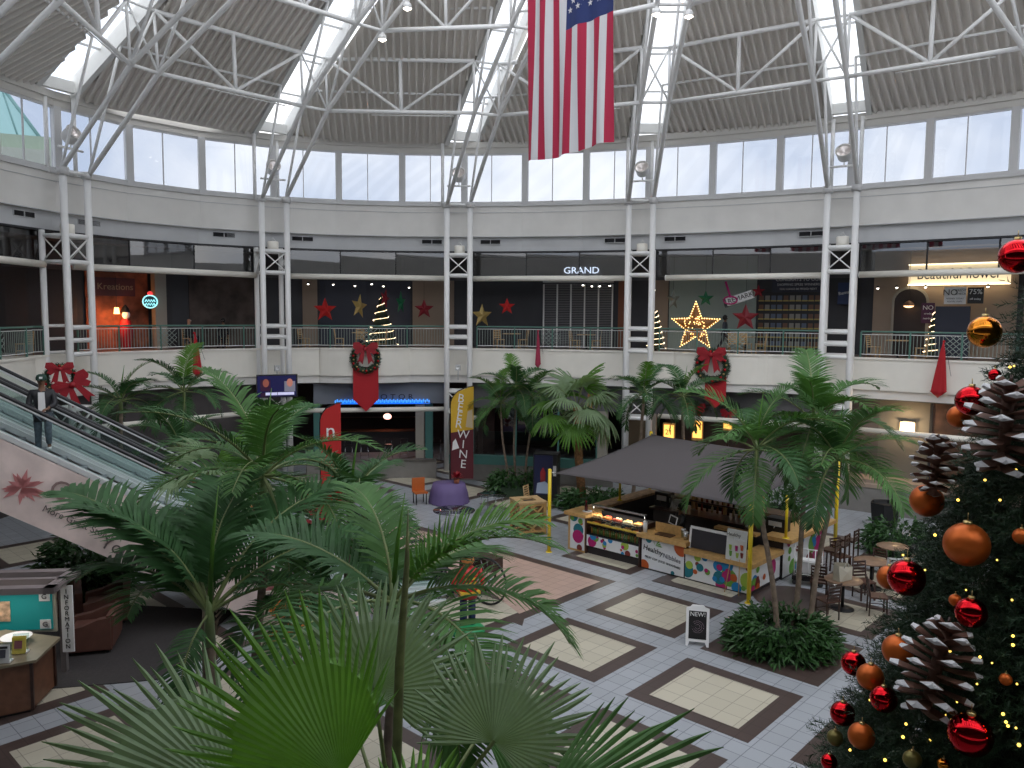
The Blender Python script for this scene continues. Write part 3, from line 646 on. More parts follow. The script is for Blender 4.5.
for st_, off, z, L_ in ((34.2, -3.3, 8.5, 'left of the arch'), (34.9, -3.2, 8.52, 'above the arch'), (35.9, -3.2, 8.52, 'between arch and credit sign'), (38.0, -3.0, 8.5, 'right of the 75 percent sign'), (22.0, -3.0, 8.75, 'first over the shutter'), (22.4, -3, 8.7, 'second over the shutter'), (22.75, -3, 8.7, 'third over the shutter'), (23.2, -3, 8.72, 'fourth over the shutter'), (25.2, -3, 8.5, 'by the mint wall'), (10.0, -3, 8.7, 'over the beige pier of the star bay'), (11.0, -3, 8.7, 'left of the gold star'), (11.9, -3, 8.65, 'near the gold star'), (12.6, -3, 8.75, 'right of the gold star'), (13.1, -3, 8.65, 'over the red star'), (14.2, -3, 8.6, 'by the green star')):
    T = at('downlight', 'tiny lit spot lamp %s' % L_, 'lamp', st_, off, z, 'shop spot lamps'); MB().lathe([(.02, .1), (.06, .06), (.07, 0)], n=8).build('lamp_shade', DARK, T); MB().ball((0, 0, 0), .05, 5).build('bulb', LAMPC, T)
# stars hung over the walkway
def star(label, st, off, z, r, m, rz=0, ry=0, depth=.12, cord=True, lit=False):
    T = at('hanging_star', label, 'star', st, off, z, 'stars hung over the upper walkway', rz)
    b = MB(); pts = [((r if i % 2 == 0 else r * .42) * math.sin(i * PI / 5), (r if i % 2 == 0 else r * .42) * math.cos(i * PI / 5)) for i in range(10)]
    vs = [(x, 0, z_) for x, z_ in pts] + [(0, -depth, 0), (0, depth, 0)]
    fs = [(i, (i + 1) % 10, 10) for i in range(10)] + [((i + 1) % 10, i, 11) for i in range(10)]
    b.add(vs, fs); b.xf(Matrix.Rotation(ry, 4, 'Y')); b.build('star_body', m, T)
    if cord: MB().tube([(0, 0, r * .8), (0, 0, 10.1 - z)], .008, 4).build('cord', DARK, T)
    if lit:
        g = MB()
        for i in range(10):
            a, b_ = pts[i], pts[(i + 1) % 10]
            for q in range(7): g.ball((a[0] + (b_[0] - a[0]) * q / 7, -.03, a[1] + (b_[1] - a[1]) * q / 7), .028, 4)
        for q in range(60):
            a = random.random() * 2 * PI; rr = r * .5 * random.random() ** .5; g.ball((rr * math.sin(a), -depth * .8, rr * math.cos(a)), .022, 4)
        g.build('light_string', mat('warm_fairy_light', (1, .6, .2), .4, emit=2.2, ecol=(1, .6, .2)), T)
    return T
GOLD = mat('gold_glitter', (.42, .30, .10), .5, .3); GSTAR = mat('green_star', (.01, .12, .05), .5); RSTAR = mat('dark_red_star', (.22, .01, .02), .5); RSB = mat('bright_red_star', (.55, .02, .02), .5)
star('bright red star seen nearly edge-on above the left part of the star bay railing', 10.6, -1.5, 7.42, .6, RSB, .3, 0, .22)
star('gold star hanging beside the lit tree in the star bay', 12.07, -1.5, 7.6, .62, GOLD, .9, .15)
star('thin red star high to the right of the gold star', 13.2, -1.5, 8.0, .5, RSTAR, 1.1, .3)
star('green star turned sideways in the star bay', 13.9, -1.5, 7.8, .6, GSTAR, 1.2)
star('maroon five pointed star hanging before the tan wall', 14.95, -1.5, 7.5, .5, RSTAR, 0)
star('dull gold star left of the roller shutter', 17.6, -1.5, 7.2, .6, GOLD, .7)
star('red star with a white centre left of the roller shutter', 18.75, -1.5, 7.65, .42, RSB, .2)
star('grey green star high at the left of the mint wall', 26.3, -1.5, 8.0, .5, mat('grey_star', (.16, .17, .14), .5), 1.1)
star('small dark green star on the mint wall', 27.7, -1.5, 8.05, .38, GSTAR, .4)
star('dark red five pointed star beside the photo wall', 29.4, -1.5, 7.2, .62, RSTAR, 0)
star('big star outlined in warm fairy lights standing behind the railing', 27.35, -1.2, 6.78, 1.12, mat('lit_star_brown', (.20, .09, .025), .6), 0, 0, .15, False, True)
star('small red star by the top of the photo wall', 29.9, -1.5, 8.35, .3, RSTAR, .4)

# upper walkway furniture
def make_chair(name, label, cat, m, seat=None, slats=3, group=None):
    T = thing(name, label, cat, (0, 0, 0), 0, group)
    for sx in (-1, 1):
        MB().beam((sx * .19, -.19, 0), (sx * .18, -.18, .45), .038, .038).build('leg', m, T)
        MB().tube([(sx * .18, .2, 0), (sx * .18, .19, .45), (sx * .18, .25, .92)], .019, 6).build('leg', m, T)
    MB().box((0, 0, .46), (.42, .42, .035)).build('seat', seat or m, T)
    b = MB()
    for i in range(slats + 1): z = .55 + i * .34 / slats; b.box((0, .2 + (z - .45) * .11, z), (.36, .018, .05))
    b.build('backrest', m, T)
    b = MB(); b.tube([(-.18, -.18, .22), (.18, -.18, .22)], .012, 5); b.tube([(-.18, -.18, .2), (-.18, .2, .2)], .012, 5); b.tube([(.18, -.18, .2), (.18, .2, .2)], .012, 5); b.build('stretcher', m, T)
    return T
def make_table(name, label, m, top, r=.42, square=False, group=None):
    T = thing(name, label, 'table', (0, 0, 0), 0, group)
    (MB().box((0, 0, .735), (2 * r, 2 * r, .035)) if square else MB().lathe([(.001, .715), (r - .02, .715), (r, .725), (r, .745), (r - .01, .752), (.001, .752)], n=28)).build('tabletop', top, T)
    MB().tube([(0, 0, .04), (0, 0, .72)], .04, 10).build('pedestal', m, T); MB().lathe([(.001, .06), (.08, .05), (.27, .02), (.28, 0), (.001, 0)], n=20).build('base', m, T)
    return T
pc = make_chair('wooden_chair', '', 'chair', PINE, slats=4)
pt = make_table('cafe_table', '', DARK, PINE, .4, True)
first = True
for st_, off, tr, lb in ((11.2, -1.5, 1.5, 'left of the table behind the wreath'), (12.1, -1.1, PI, 'middle one behind the wreath, back to the rail'), (13.05, -1.5, -1.5, 'right of the table behind the wreath'), (18.4, -1.4, .6, 'left of the pair near the dull gold star'), (19.5, -1.5, -1.2, 'right of the dull gold star'), (21.9, -1.5, 1.4, 'in front of the shutter, left one'), (22.9, -1.4, -1.4, 'in front of the shutter, right one'), (29.0, -1.1, PI, 'first in the row below the dark red star'), (29.5, -1.2, PI - .3, 'second in the row below the dark red star'), (30.1, -1.3, -1.3, 'last in the row beside the photo wall'), (34.5, -1.2, 1.3, 'left of the table in the right hand bay'), (36.2, -1.2, -1.3, 'right of the table in the right hand bay'), (9.7, -1.6, .9, 'at the left end of the star bay'), (-1.6, -.9, PI, 'behind the green balustrade at the far left edge')):
    l, rz = frame_at(st_, off, 5.6)
    if first: o = pc; o.location = l; o.rotation_euler.z = rz + tr; o['label'] = 'pale wooden chair on the upper walkway, ' + lb; first = False
    else: o = dup(pc, l, rz + tr, 'pale wooden chair on the upper walkway, ' + lb)
    o['group'] = 'pale wooden chairs behind the railings'
for i, (st_, off, lb) in enumerate(((12.1, -1.8, 'behind the wreath in the star bay'), (18.95, -1.8, 'left of the roller shutter'), (22.4, -1.7, 'before the roller shutter'), (29.3, -2.2, 'below the dark red star'), (35.35, -1.4, 'in the right hand bay'))):
    l, rz = frame_at(st_, off, 5.6)
    if i == 0: pt.location = l; pt.rotation_euler.z = rz; o = pt
    else: o = dup(pt, l, rz)
    o['label'] = 'square pale cafe table on the upper walkway ' + lb; o['group'] = 'tables on the upper walkway'
def mini_tree(label, st, off, z, h, r):
    T = at('lit_tree', label, 'Christmas tree', st, off, z)
    b = MB()
    for i in range(7): q = i / 7; b.lathe([(r * (1 - q) + .02, h * q * .9 + .08), (r * (1 - q) * .45, h * (q * .9 + .18))], n=11)
    b.build('foliage', mat('dark_fir', (.015, .03, .018), .8), T)
    g = MB(); hp_ = [(((r * (1 - q) + .03) * math.cos(q * 44)), ((r * (1 - q) + .03) * math.sin(q * 44)), .1 + h * q * .9) for q in [j / 90 for j in range(90)]]; g.tube(hp_, .012, 4)
    for p_ in hp_[::2]: g.ball(p_, .024, 4)
    g.build('light_string', mat('tree_lights', (1, .8, .5), .4, emit=1.6, ecol=(1, .75, .45)), T); MB().tube([(0, 0, 0), (0, 0, .2)], .05, 6).build('stand', DARK, T)
mini_tree('dark Christmas tree with tiny lights inside the star bay', 13.0, -3.0, 5.62, 2.7, .8)
mini_tree('slim lit Christmas tree left of the big lit star', 25.45, -2.2, 5.62, 2.0, .45)
mini_tree('small dark tree beside the purple NO sign', 36.25, -3.2, 5.62, 2.0, .35)
SDK = mat('dark_clothes', (.02, .02, .025), .8)

# ------------------------------------------------------------------ people
def skin_mesh(name, pts, edges, radii, m, parent, sub=1):
    me = bpy.data.meshes.new(name); me.from_pydata([tuple(p) for p in pts], edges, []); me.materials.append(m)
    o = bpy.data.objects.new(name, me); COL.objects.link(o)
    if parent is not None: o.parent = parent
    sk = o.modifiers.new('skin', 'SKIN'); sk.use_smooth_shade = True
    if not me.skin_vertices: 
        bpy.context.view_layer.objects.active = o
    lay = me.skin_vertices[0] if me.skin_vertices else me.attributes.new('skin', 'FLOAT', 'POINT')
    for i, r_ in enumerate(radii):
        r2 = r_ if isinstance(r_, tuple) else (r_, r_)
        lay.data[i].radius = r2
    lay.data[0].use_root = True
    sb = o.modifiers.new('sub', 'SUBSURF'); sb.levels = sub; sb.render_levels = sub
    return o
def person(label, loc, rz, h=1.75, top=None, legs=None, skin=None, pose='stand', cap=None, hair=None, shoes=None, arm=None, shirt=None):
    T = thing('person', label, 'person', loc, rz); s = h / 1.75; top = top or SDK; legs = legs or SDK; skin = skin or SKIN
    # facing -y ; J = joints
    sit = pose == 'sit'
    hz = .50 if sit else .93
    J = dict(pel=(0, 0, hz), waist=(0, -.01, hz + .17), chest=(0, -.015, hz + .36), neck=(0, 0, hz + .52), nk2=(0, -.01, hz + .60), head=(0, -.02, hz + .70), crown=(0, -.01, hz + .80))
    if pose == 'walk': kl, kr, al, ar = (.10, -.18, .52), (-.10, .10, .50), (.10, -.26, .09), (-.10, .36, .14)
    elif sit: kl, kr, al, ar = (.12, -.42, .50), (-.12, -.42, .50), (.12, -.44, .08), (-.12, -.44, .08)
    elif pose == 'esc': kl, kr, al, ar = (.10, -.16, .56), (-.10, -.02, .50), (.11, -.10, .24), (-.11, .0, .09)
    else: kl, kr, al, ar = (.10, -.03, .5), (-.10, -.03, .5), (.11, 0, .09), (-.11, 0, .09)
    sh = hz + .47
    L, Rr = ((.20, 0, sh), (.26, -.04, sh - .28), (.24, -.22, sh - .42)), ((-.20, 0, sh), (-.27, .02, sh - .28), (-.25, -.10, sh - .52))
    if arm == 'rail': L = ((.20, 0, sh), (.30, -.08, sh - .27), (.30, -.30, sh - .37))
    if arm == 'both': L = ((.20, 0, sh), (.25, -.10, sh - .26), (.12, -.32, sh - .32)); Rr = ((-.20, 0, sh), (-.26, -.06, sh - .27), (-.10, -.33, sh - .34))
    def S(p): return tuple(x * s for x in p)
    hl = (.10, 0, hz - .04); hr = (-.10, 0, hz - .04)
    fl, fr = (al[0], al[1] - .13, al[2] - .045), (ar[0], ar[1] - .13, ar[2] - .045)
    pts = [J['pel'], J['waist'], J['chest'], J['neck'], J['nk2'], J['head'], J['crown'], hl, kl, al, fl, hr, kr, ar, fr, L[0], L[1], L[2], Rr[0], Rr[1], Rr[2]]
    ed = [(0, 1), (1, 2), (2, 3), (3, 4), (4, 5), (5, 6), (0, 7), (7, 8), (8, 9), (9, 10), (0, 11), (11, 12), (12, 13), (13, 14), (2, 15), (15, 16), (16, 17), (2, 18), (18, 19), (19, 20)]
    rad = [(.14, .10), (.13, .09), (.15, .10), (.06, .06), (.055, .055), (.085, .10), (.065, .08), .08, .058, .042, .035, .08, .058, .042, .035, .055, .04, .028, .055, .04, .028]
    skin_mesh('body', [S(p) for p in pts], ed, [tuple(x * s for x in r_) if isinstance(r_, tuple) else r_ * s for r_ in rad], skin, T)
    # face
    hx, hy, hzz = J['head']
    f = MB(); f.ball((hx, hy - .10, hzz + .0), .016, 5, sc=(.9, 1.4, 1.2)); f.ball((-.075 + .005, hy + .01, hzz + .01), .024, 5, sc=(.5, 1, 1.4)); f.ball((.07, hy + .01, hzz + .01), .024, 5, sc=(.5, 1, 1.4)); f.xf(Matrix.Scale(s, 4)).build('nose_and_ears', skin, T)
    e = MB(); [e.ball((x, hy - .088, hzz + .035), .012, 5) for x in (-.033, .033)]; e.xf(Matrix.Scale(s, 4)).build('eyes', PAPER, T)
    e = MB(); [e.ball((x, hy - .099, hzz + .035), .006, 4) for x in (-.033, .033)]; e.ball((0, hy - .088, hzz - .045), .02, 5, sc=(1.2, .4, .35)); e.xf(Matrix.Scale(s, 4)).build('pupils_and_mouth', mat('dark_features', (.05, .015, .012), .6), T)
    # hands: palm, four fingers, thumb
    for (el, wr, sg) in ((L[1], L[2], 1), (Rr[1], Rr[2], -1)):
        d = (Vector(wr) - Vector(el)).normalized(); x = d.cross(Vector((0, 0, 1))); x = x.normalized() if x.length > .1 else Vector((1, 0, 0)); y = x.cross(d).normalized()
        w_ = Vector(wr); P_ = [w_, w_ + d * .05, w_ + d * .09]; E_ = [(0, 1), (1, 2)]; R_ = [(.024, .018), (.038, .016), (.038, .015)]
        for i, (o_, ln) in enumerate(((-.028, .065), (-.009, .078), (.010, .073), (.028, .058))):
            k = len(P_); P_ += [w_ + d * .095 + x * o_, w_ + d * (.095 + ln * .5) + x * o_ * 1.1 - y * .012, w_ + d * (.095 + ln * .85) + x * o_ * 1.15 - y * .035]; E_ += [(2, k), (k, k + 1), (k + 1, k + 2)]; R_ += [.0095, .009, .0075]
        k = len(P_); P_ += [w_ + d * .03 + x * .04 * -sg, w_ + d * .07 + x * .06 * -sg - y * .01]; E_ += [(1, k), (k, k + 1)]; R_ += [.011, .009]
        skin_mesh('hand', [tuple(p * s) for p in P_], E_, [tuple(q * s for q in r_) if isinstance(r_, tuple) else r_ * s for r_ in R_], skin, T)
    # clothing
    P_ = [J['pel'], J['waist'], J['chest'], (0, 0, hz + .50), L[0], L[1], tuple(Vector(L[1]).lerp(Vector(L[2]), .85)), Rr[0], Rr[1], tuple(Vector(Rr[1]).lerp(Vector(Rr[2]), .85)), (0, 0, hz - .06)]
    skin_mesh('jacket', [S(p) for p in P_], [(0, 1), (1, 2), (2, 3), (2, 4), (4, 5), (5, 6), (2, 7), (7, 8), (8, 9), (0, 10)], [tuple(q * s for q in r_) for r_ in [(.175, .135), (.165, .125), (.185, .135), (.085, .085), (.08, .08), (.065, .065), (.05, .05), (.08, .08), (.065, .065), (.05, .05), (.165, .13)]], top, T)
    P_ = [(0, 0, hz + .04), hl, kl, tuple(Vector(kl).lerp(Vector(al), .9)), hr, kr, tuple(Vector(kr).lerp(Vector(ar), .9))]
    skin_mesh('trousers', [S(p) for p in P_], [(0, 1), (1, 2), (2, 3), (0, 4), (4, 5), (5, 6)], [tuple(q * s for q in r_) for r_ in [(.155, .12), (.10, .10), (.075, .075), (.065, .065), (.10, .10), (.075, .075), (.065, .065)]], legs, T)
    for a_, f_ in ((al, fl), (ar, fr)):
        skin_mesh('shoe', [S((a_[0], a_[1] + .03, a_[2] - .035)), S((a_[0], a_[1] - .05, a_[2] - .04)), S((f_[0], f_[1] - .02, f_[2] - .01))], [(0, 1), (1, 2)], [.05 * s, .052 * s, .042 * s], shoes or BLACK, T)
    if shirt: MB().wallp([(-.07, hz + .06), (.07, hz + .06), (.06, hz + .48), (-.06, hz + .48)], -.155, -.13).xf(Matrix.Scale(s, 4)).build('shirt_front', shirt, T)
    if cap:
        c_ = MB(); c_.lathe([(.105, .03), (.108, .08), (.09, .135), (.05, .16), (.001, .165)], (hx, hy + .01, hzz), 16); c_.wallp([(-.07, hzz + .04), (.07, hzz + .04), (.07, hzz + .055), (-.07, hzz + .055)], -.20, -.09); c_.xf(Matrix.Scale(s, 4)).build('cap', cap, T)
        MB().box((0, hy - .095, hzz + .09), (.06, .02, .04)).xf(Matrix.Scale(s, 4)).build('cap_badge', PAPER, T)
    if hair: MB().ball((hx, hy + .025, hzz + .035), .115, 9, sc=(.95, 1.0, 1.15)).xf(Matrix.Scale(s, 4)).build('hair', hair, T)
    return T
JEANS = mat('grey_blue_jeans', (.10, .13, .16), .8, var=.35, scale=14)
HAIR = mat('black_hair', (.012, .01, .01), .5)
l, rz = frame_at(28.35, -2.6, 5.6)
person('woman with long dark hair in dark clothes walking past the mint wall behind the railing', l, rz + PI / 2, 1.68, mat('slate_top', (.05, .06, .08), .8), SDK, SKIN, 'walk', hair=HAIR)
l, rz = frame_at(5.45, -2.8, 5.62); person('seated person with a pale head, left of two silhouettes behind the left railing', l, rz + .8, 1.8, SDK, SDK, SKINL, 'sit')
l, rz = frame_at(6.7, -2.8, 5.62); person('seated person in black, right of two silhouettes by the patterned wall', l, rz - .5, 1.8, SDK, SDK, SKIN, 'sit', hair=HAIR)
for i, (s_, tr) in enumerate(((5.45, .8), (6.7, -.5))):
    l, rz = frame_at(s_, -2.8, 5.6); o = dup(pc, l, rz + tr, 'pale wooden chair under the %s seated person behind the left railing' % ('left', 'right')[i], 'pale wooden chairs behind the railings')

# ================================================================== LOWER LEVEL RING
LD = mat('lower_dark_interior', (.018, .018, .02), .7)
w = MB(); strip(w, ALL, -7.0, -7.3, 0, 4.0); struct(w, 'wall_lower_back', LD)
TEAL = mat('teal_shop_trim', (.07, .20, .18), .5); STONE = mat('taupe_terrace_wall', (.20, .19, .175), .8, var=.12, scale=2)
LB = mat('lower_brown_front', (.10, .06, .045), .6, var=.4, scale=1.5)
def lpanel(s0, s1, z0, z1, m, off=-.8, th=.1, name='wall_shop_front'): return panel(s0, s1, z0, z1, m, name, off, th)
lpanel(-8, 8.6, 0, 4.0, mat('dark_shop_wall', (.07, .06, .06), .7, var=.3, scale=.8)); lpanel(10.0, 16.0, 3.0, 4.0, mat('slate_transom', (.20, .22, .26), .35), -.55); lpanel(17, 33, 2.8, 4.0, SF, -.7)  # mottled dark wall filling the left ground floor bays
for a_, b_ in ((10.0, 10.3), (15.05, 15.4)): lpanel(a_, b_, 0, 3.3, TEAL)
lpanel(14.6, 15.0, 0, 3.3, PILL, -.75, .3)
g = MB()
for a_, b_ in ((17.3, 19.3), (19.3, 21.3), (21.3, 23.1)): A, B = ring(a_, -.8), ring(b_, -.8); g.quad(v3(A, .1), v3(B, .1), v3(B, 3.0), v3(A, 3.0))
f = MB()
for s_ in (17.3, 19.3, 21.3, 23.1): A = ring(s_, -.8); f.box((A.x, A.y, 1.55), (.08, .08, 2.95))
o = f.build('window_90', TEAL); o['kind'] = 'structure'; g.build('pane', GLASSD, o)
lpanel(17.0, 18.2, 0, 2.7, LB, -1.5); lpanel(22.2, 23.1, 2.6, 3.6, mat('warm_wood_panel', (.40, .19, .07), .6, var=.4, scale=4), -.7)
lpanel(23.15, 23.6, 0, 4.0, PILL, -.7, .3); lpanel(24.3, 25.4, 0, 3.2, mat('olive_brown_door', (.12, .085, .05), .6), -.8); lpanel(25.5, 25.8, 0, 4, PILL, -.7, .3)
lpanel(25.9, 32.0, 0, 4.0, LB, -2.5); lpanel(32.0, 34.9, 0, 4, mat('greige_shop', (.13, .11, .10), .7, var=.3, scale=1.2), -.8)
lpanel(34.9, 36.7, .9, 4.0, mat('olive_grey_wall', (.16, .15, .125), .8), -.8); lpanel(36.7, 36.8, .9, 4.0, DARK, -.75); lpanel(36.8, 47, .9, 4.0, mat('rust_brown_window', (.11, .055, .035), .6, var=.5, scale=1.5), -.8)
lpanel(33.8, 47, .65, .9, TAN, .35, 1.2)
# terrace walls
def terr(s0, s1, off, z, m, capm, capz):
    n = int((s1 - s0) / .8); sts = [s0 + (s1 - s0) * i / n for i in range(n + 1)]
    struct(strip(MB(), sts, off, off - .2, 0, z), 'wall_terrace', m); struct(strip(MB(), sts, off + .04, off - .24, z, capz), 'trim_8', capm)
terr(9.3, 15.9, 2.6, .75, STONE, mat('dark_stone_cap', (.10, .09, .08), .6), .85); terr(16.6, 24.6, 2.9, .72, STONE, TEAL, 1.12)
terr(32.6, 45, 2.2, .95, STONE, TAN, 1.08)
for k in range(1, NB):
    if k >= NB - 1: continue
    A = ring(COLS[k] + .8, .05); B = ring(COLS[k + 1] - .8, .05)
    if k == 4: continue
    T = thing('tube_beam', 'long horizontal tube over the ground floor shops of the %s bay' % BAYN[k], 'beam', (A.x, A.y, 2.8), 0, 'tubes over the ground floor shops')
    tb = MB(); tb.tube([v3(A, 2.8), v3(B, 2.8)], .11, 12); tb.build('tube', CREAM, T, True)
# motor bar
T = at('bar_sign', 'black MOTOR BAR letters over a glowing blue strip, behind the red pennant', 'sign', 13.1, -.45, 3.12)
MB().box((0, .02, -.08), (4.5, .06, .14)).build('light_strip', mat('blue_neon', (.01, .10, .45), .4, emit=.55, ecol=(.01, .15, .8)), T)
b = MB(); [b.box((-2.2 + i * .088, -.07, -.02 + .05 * (i % 2)), (.05, .03, .12)) for i in range(51)]; b.build('flame_edge', mat('light_blue_neon', (.1, .4, .9), .4, emit=.6, ecol=(.05, .3, 1)), T)
text('M O T O R', 'lettering', BLACK, T, (.45, -.1, .2), .34, xs=1.25)
T = at('bar_counter', 'long dark bar counter behind the row of stools', 'counter', 12.9, -4.6, 0)
MB().box((0, 0, .55), (4.8, .6, 1.1)).build('body', DARK, T); MB().box((0, -.05, 1.12), (5.0, .75, .05)).build('countertop', mat('bar_top', (.10, .05, .03), .25), T)
MB().box((0, 1.6, 1.6), (4.6, .3, .04)).build('shelf', BROWNW, T)
T = at('bar_lamp', 'glowing red and white lamp above the bar counter', 'lamp', 13.2, -4.2, 1.9)
MB().ball((0, 0, 0), .18, 8, sc=(1.2, 1, .9)).build('bulb', mat('pinkish_glow', (1, .5, .4), .5, emit=1.2, ecol=(1, .5, .4)), T); MB().tube([(0, 0, .1), (0, 0, 2.1)], .015, 5).build('cord', DARK, T); plight(T, (0, -.3, 0), 12, (1, .45, .35))
def barstool(lab, first=[None]):
    if first[0] is None:
        T = thing('bar_stool', lab, 'stool', (0, 0, 0), 0); 
        for sx in (-1, 1):
            for sy in (-1, 1): MB().tube([(sx * .22, sy * .2, 0), (sx * .15, sy * .14, .76)], .013, 6).build('leg', CHROME, T)
        MB().box((0, 0, .78), (.36, .34, .05)).build('seat', BLACK, T)
        b = MB(); b.tube([(-.16, .15, .78), (-.16, .19, 1.05), (.16, .19, 1.05), (.16, .15, .78)], .013, 6); b.build('backrest', CHROME, T)
        b = MB(); b.tube([(-.19, -.17, .3), (.19, -.17, .3)], .01, 5); b.build('footrest', CHROME, T); first[0] = T; return T
    return None
bs = barstool('x')
ol = ['first', 'second', 'third', 'fourth', 'fifth', 'sixth', 'seventh']
for i, s_ in enumerate((10.85, 11.55, 12.25, 13.3, 14.0, 14.85, 15.5)):
    l, rz = frame_at(s_, -1.9, 0); o = bs if i == 0 else dup(bs, l, rz)
    o.location = l; o.rotation_euler.z = rz; o['label'] = '%s chrome bar stool from the left before the dark bar' % ol[i]; o['group'] = 'chrome stools at the bar'
# warm wooden boards of the market entrance
for s_, off, z, w_, h_, L_ in ((26.35, -1.0, 1.95, .55, .85, 'small glowing wooden sign face left of the palms behind the shade sail'), (27.6, -1.0, 2.3, .5, 1.3, 'tall glowing wooden post sign under the wreath'), (28.9, -1.0, 2.6, .42, .8, 'glowing wooden sign face right of the red bows')):
    T = at('wooden_sign', L_, 'sign', s_, off, z); MB().box((0, 0, 0), (w_, .12, h_)).build('board', WOOD, T)
    b = MB(); b.box((0, -.08, 0), (w_ * .8, .03, h_ * .8)); b.build('lit_face', mat('amber_sign_light', (1, .5, .12), .5, emit=.9, ecol=(1, .5, .1)), T); MB().box((0, 0, -z / 2 - h_ / 4), (.1, .1, z - h_ / 2)).build('post', BROWNW, T); text('21', 'lettering', BROWNW, T, (0, -.11, 0), h_ * .4)
T = at('wall_lantern', 'lit square lantern on the olive wall, right of the last white column', 'lamp', 35.95, -.7, 2.95)
MB().box((0, 0, 0), (.5, .2, .42)).build('lamp_shade', mat('lantern_glow', (1, .75, .45), .5, emit=1.3, ecol=(1, .7, .4)), T); MB().box((0, 0, .24), (.56, .26, .04)).build('lamp_cap', DARK, T); plight(T, (0, -.4, .1), 25, (1, .7, .4))
T = at('bowl_wall_light', 'white bowl wall light beside the lower pale door', 'lamp', 17.4, .2, 2.3)
MB().lathe([(.001, 0), (.14, .04), (.2, .14), (.21, .2)], n=14).build('bowl', PAPER, T)

# ================================================================== WREATHS, PENNANTS, FLAGS
FIR = mat('fir_needle_green', (.022, .055, .025), .6, var=.4, scale=6)
def bow(mb, r, m=0, y=-.12):
    for sg in (-1, 1):
        for (pts, yo) in (([(0, .06), (.50, .52), (.92, .50), (1.0, .12), (.86, -.04), (.08, -.07)], 0), ([(0, .03), (.45, .30), (.74, .34), (.80, .12), (.08, -.03)], -.05), ([(.02, .02), (.70, -.02), (.90, -.30), (.62, -.46), (.10, -.10)], .03)):
            pl = [(sg * r * x, r * z) for x, z in pts]; mb.wallp(pl if sg > 0 else pl[::-1], y + yo * r - .05 * r, y + yo * r + .05 * r, m)
        pl = [(sg * r * .02, 0), (sg * r * .28, -.05 * r), (sg * r * .66, -r * 1.15), (sg * r * .44, -r * .98), (sg * r * .22, -r * 1.25)]; mb.wallp(pl if sg > 0 else pl[::-1], y - .02, y + .02, m)
    mb.ball((0, y - .07, 0), r * .17, 6, m, sc=(1, .8, 1))
def wreath(label, loc, rz, r, pen=None, group=None):
    T = thing('wreath', label, 'wreath', loc, rz, group)
    b = MB()
    for i in range(900):
        a = random.uniform(0, 2 * PI); ph = random.uniform(0, 2 * PI); rr = r * .2
        c = Vector(((r * .78 + rr * .5 * math.cos(ph)) * math.cos(a), rr * .6 * math.sin(ph), (r * .78 + rr * .5 * math.cos(ph)) * math.sin(a)))
        d = Vector((math.cos(ph) * math.cos(a) + random.uniform(-.6, .6), math.sin(ph) - .2, math.cos(ph) * math.sin(a) + random.uniform(-.6, .6))).normalized() * r * .2
        s_ = d.cross(Vector((.3, 1, .2))).normalized() * r * .022
        b.add([c - s_, c + s_, c + d], [(0, 1, 2)])
    b.build('fir_ring', FIR, T); b = MB(); b.tube([(r * .78 * math.cos(a), 0, r * .78 * math.sin(a)) for a in np.linspace(0, 2 * PI, 25)], r * .15, 8); b.build('core_ring', FIR, T)
    RB = mat('red_bauble', (.45, .01, .015), .2, .6); GBa = mat('gold_bauble', (.6, .42, .18), .3, .8)
    for i in range(20):
        a = i / 20 * 2 * PI + .1; o = MB().ball((r * .8 * math.cos(a) + random.uniform(-.04, .04), -r * .22, r * .8 * math.sin(a)), r * (.085 if i % 2 else .06), 5).build('bauble', RB if i % 2 else GBa, T)
    b = MB(); k = 0; bow(b, r * .8); b.xf(Matrix.Translation((0, -r * .15, r * .62))); b.build('bow', REDS, T)
    return T
def pennant_obj(label, loc, rz, w_, h_):
    T = thing('pointed_banner', label, 'banner', loc, rz)
    MB().wallp([(-w_ / 2, 0), (-w_ / 2, -h_ * .72), (0, -h_), (w_ / 2, -h_ * .72), (w_ / 2, 0)], -.01, .01).build('cloth', RED, T); MB().tube([(-w_ / 2 - .05, 0, 0), (w_ / 2 + .05, 0, 0)], .02, 6).build('rod', BROWNW, T)
s1 = 12.35; o1 = boff(s1)
l, rz = frame_at(s1, o1 + .16, 5.22); wreath('red bowed wreath on the curved balcony front above the blue lit bar sign', l, rz, .72)
l, rz = frame_at(s1, o1 + .06, 4.8); pennant_obj('red pointed banner hanging below the wreath, before the blue lit bar sign', l, rz, 1.15, 2.05)
s2 = 28.5; o2 = boff(s2)
l, rz = frame_at(s2, o2 + .16, 5.15); wreath('dark wreath with a big red bow on the balcony front above the shade sail', l, rz, .78)
l, rz = frame_at(s2 + .15, o2 + .06, 4.7); pennant_obj('red pointed banner under the wreath, half hidden behind palm fronds', l, rz, .9, 1.35)
T = thing('red_bow', 'big dark red ribbon bow by the head of the man on the escalator', 'bow', (-12.3, 22.3, 5.2), .5)
b = MB(); bow(b, .5); b.xf(Matrix.Rotation(-.5, 4, 'Y')); b.build('ribbon', REDS, T)
wreath('fir wreath behind the cap of the man on the escalator', (-12.75, 22.5, 5.35), .5, .45)
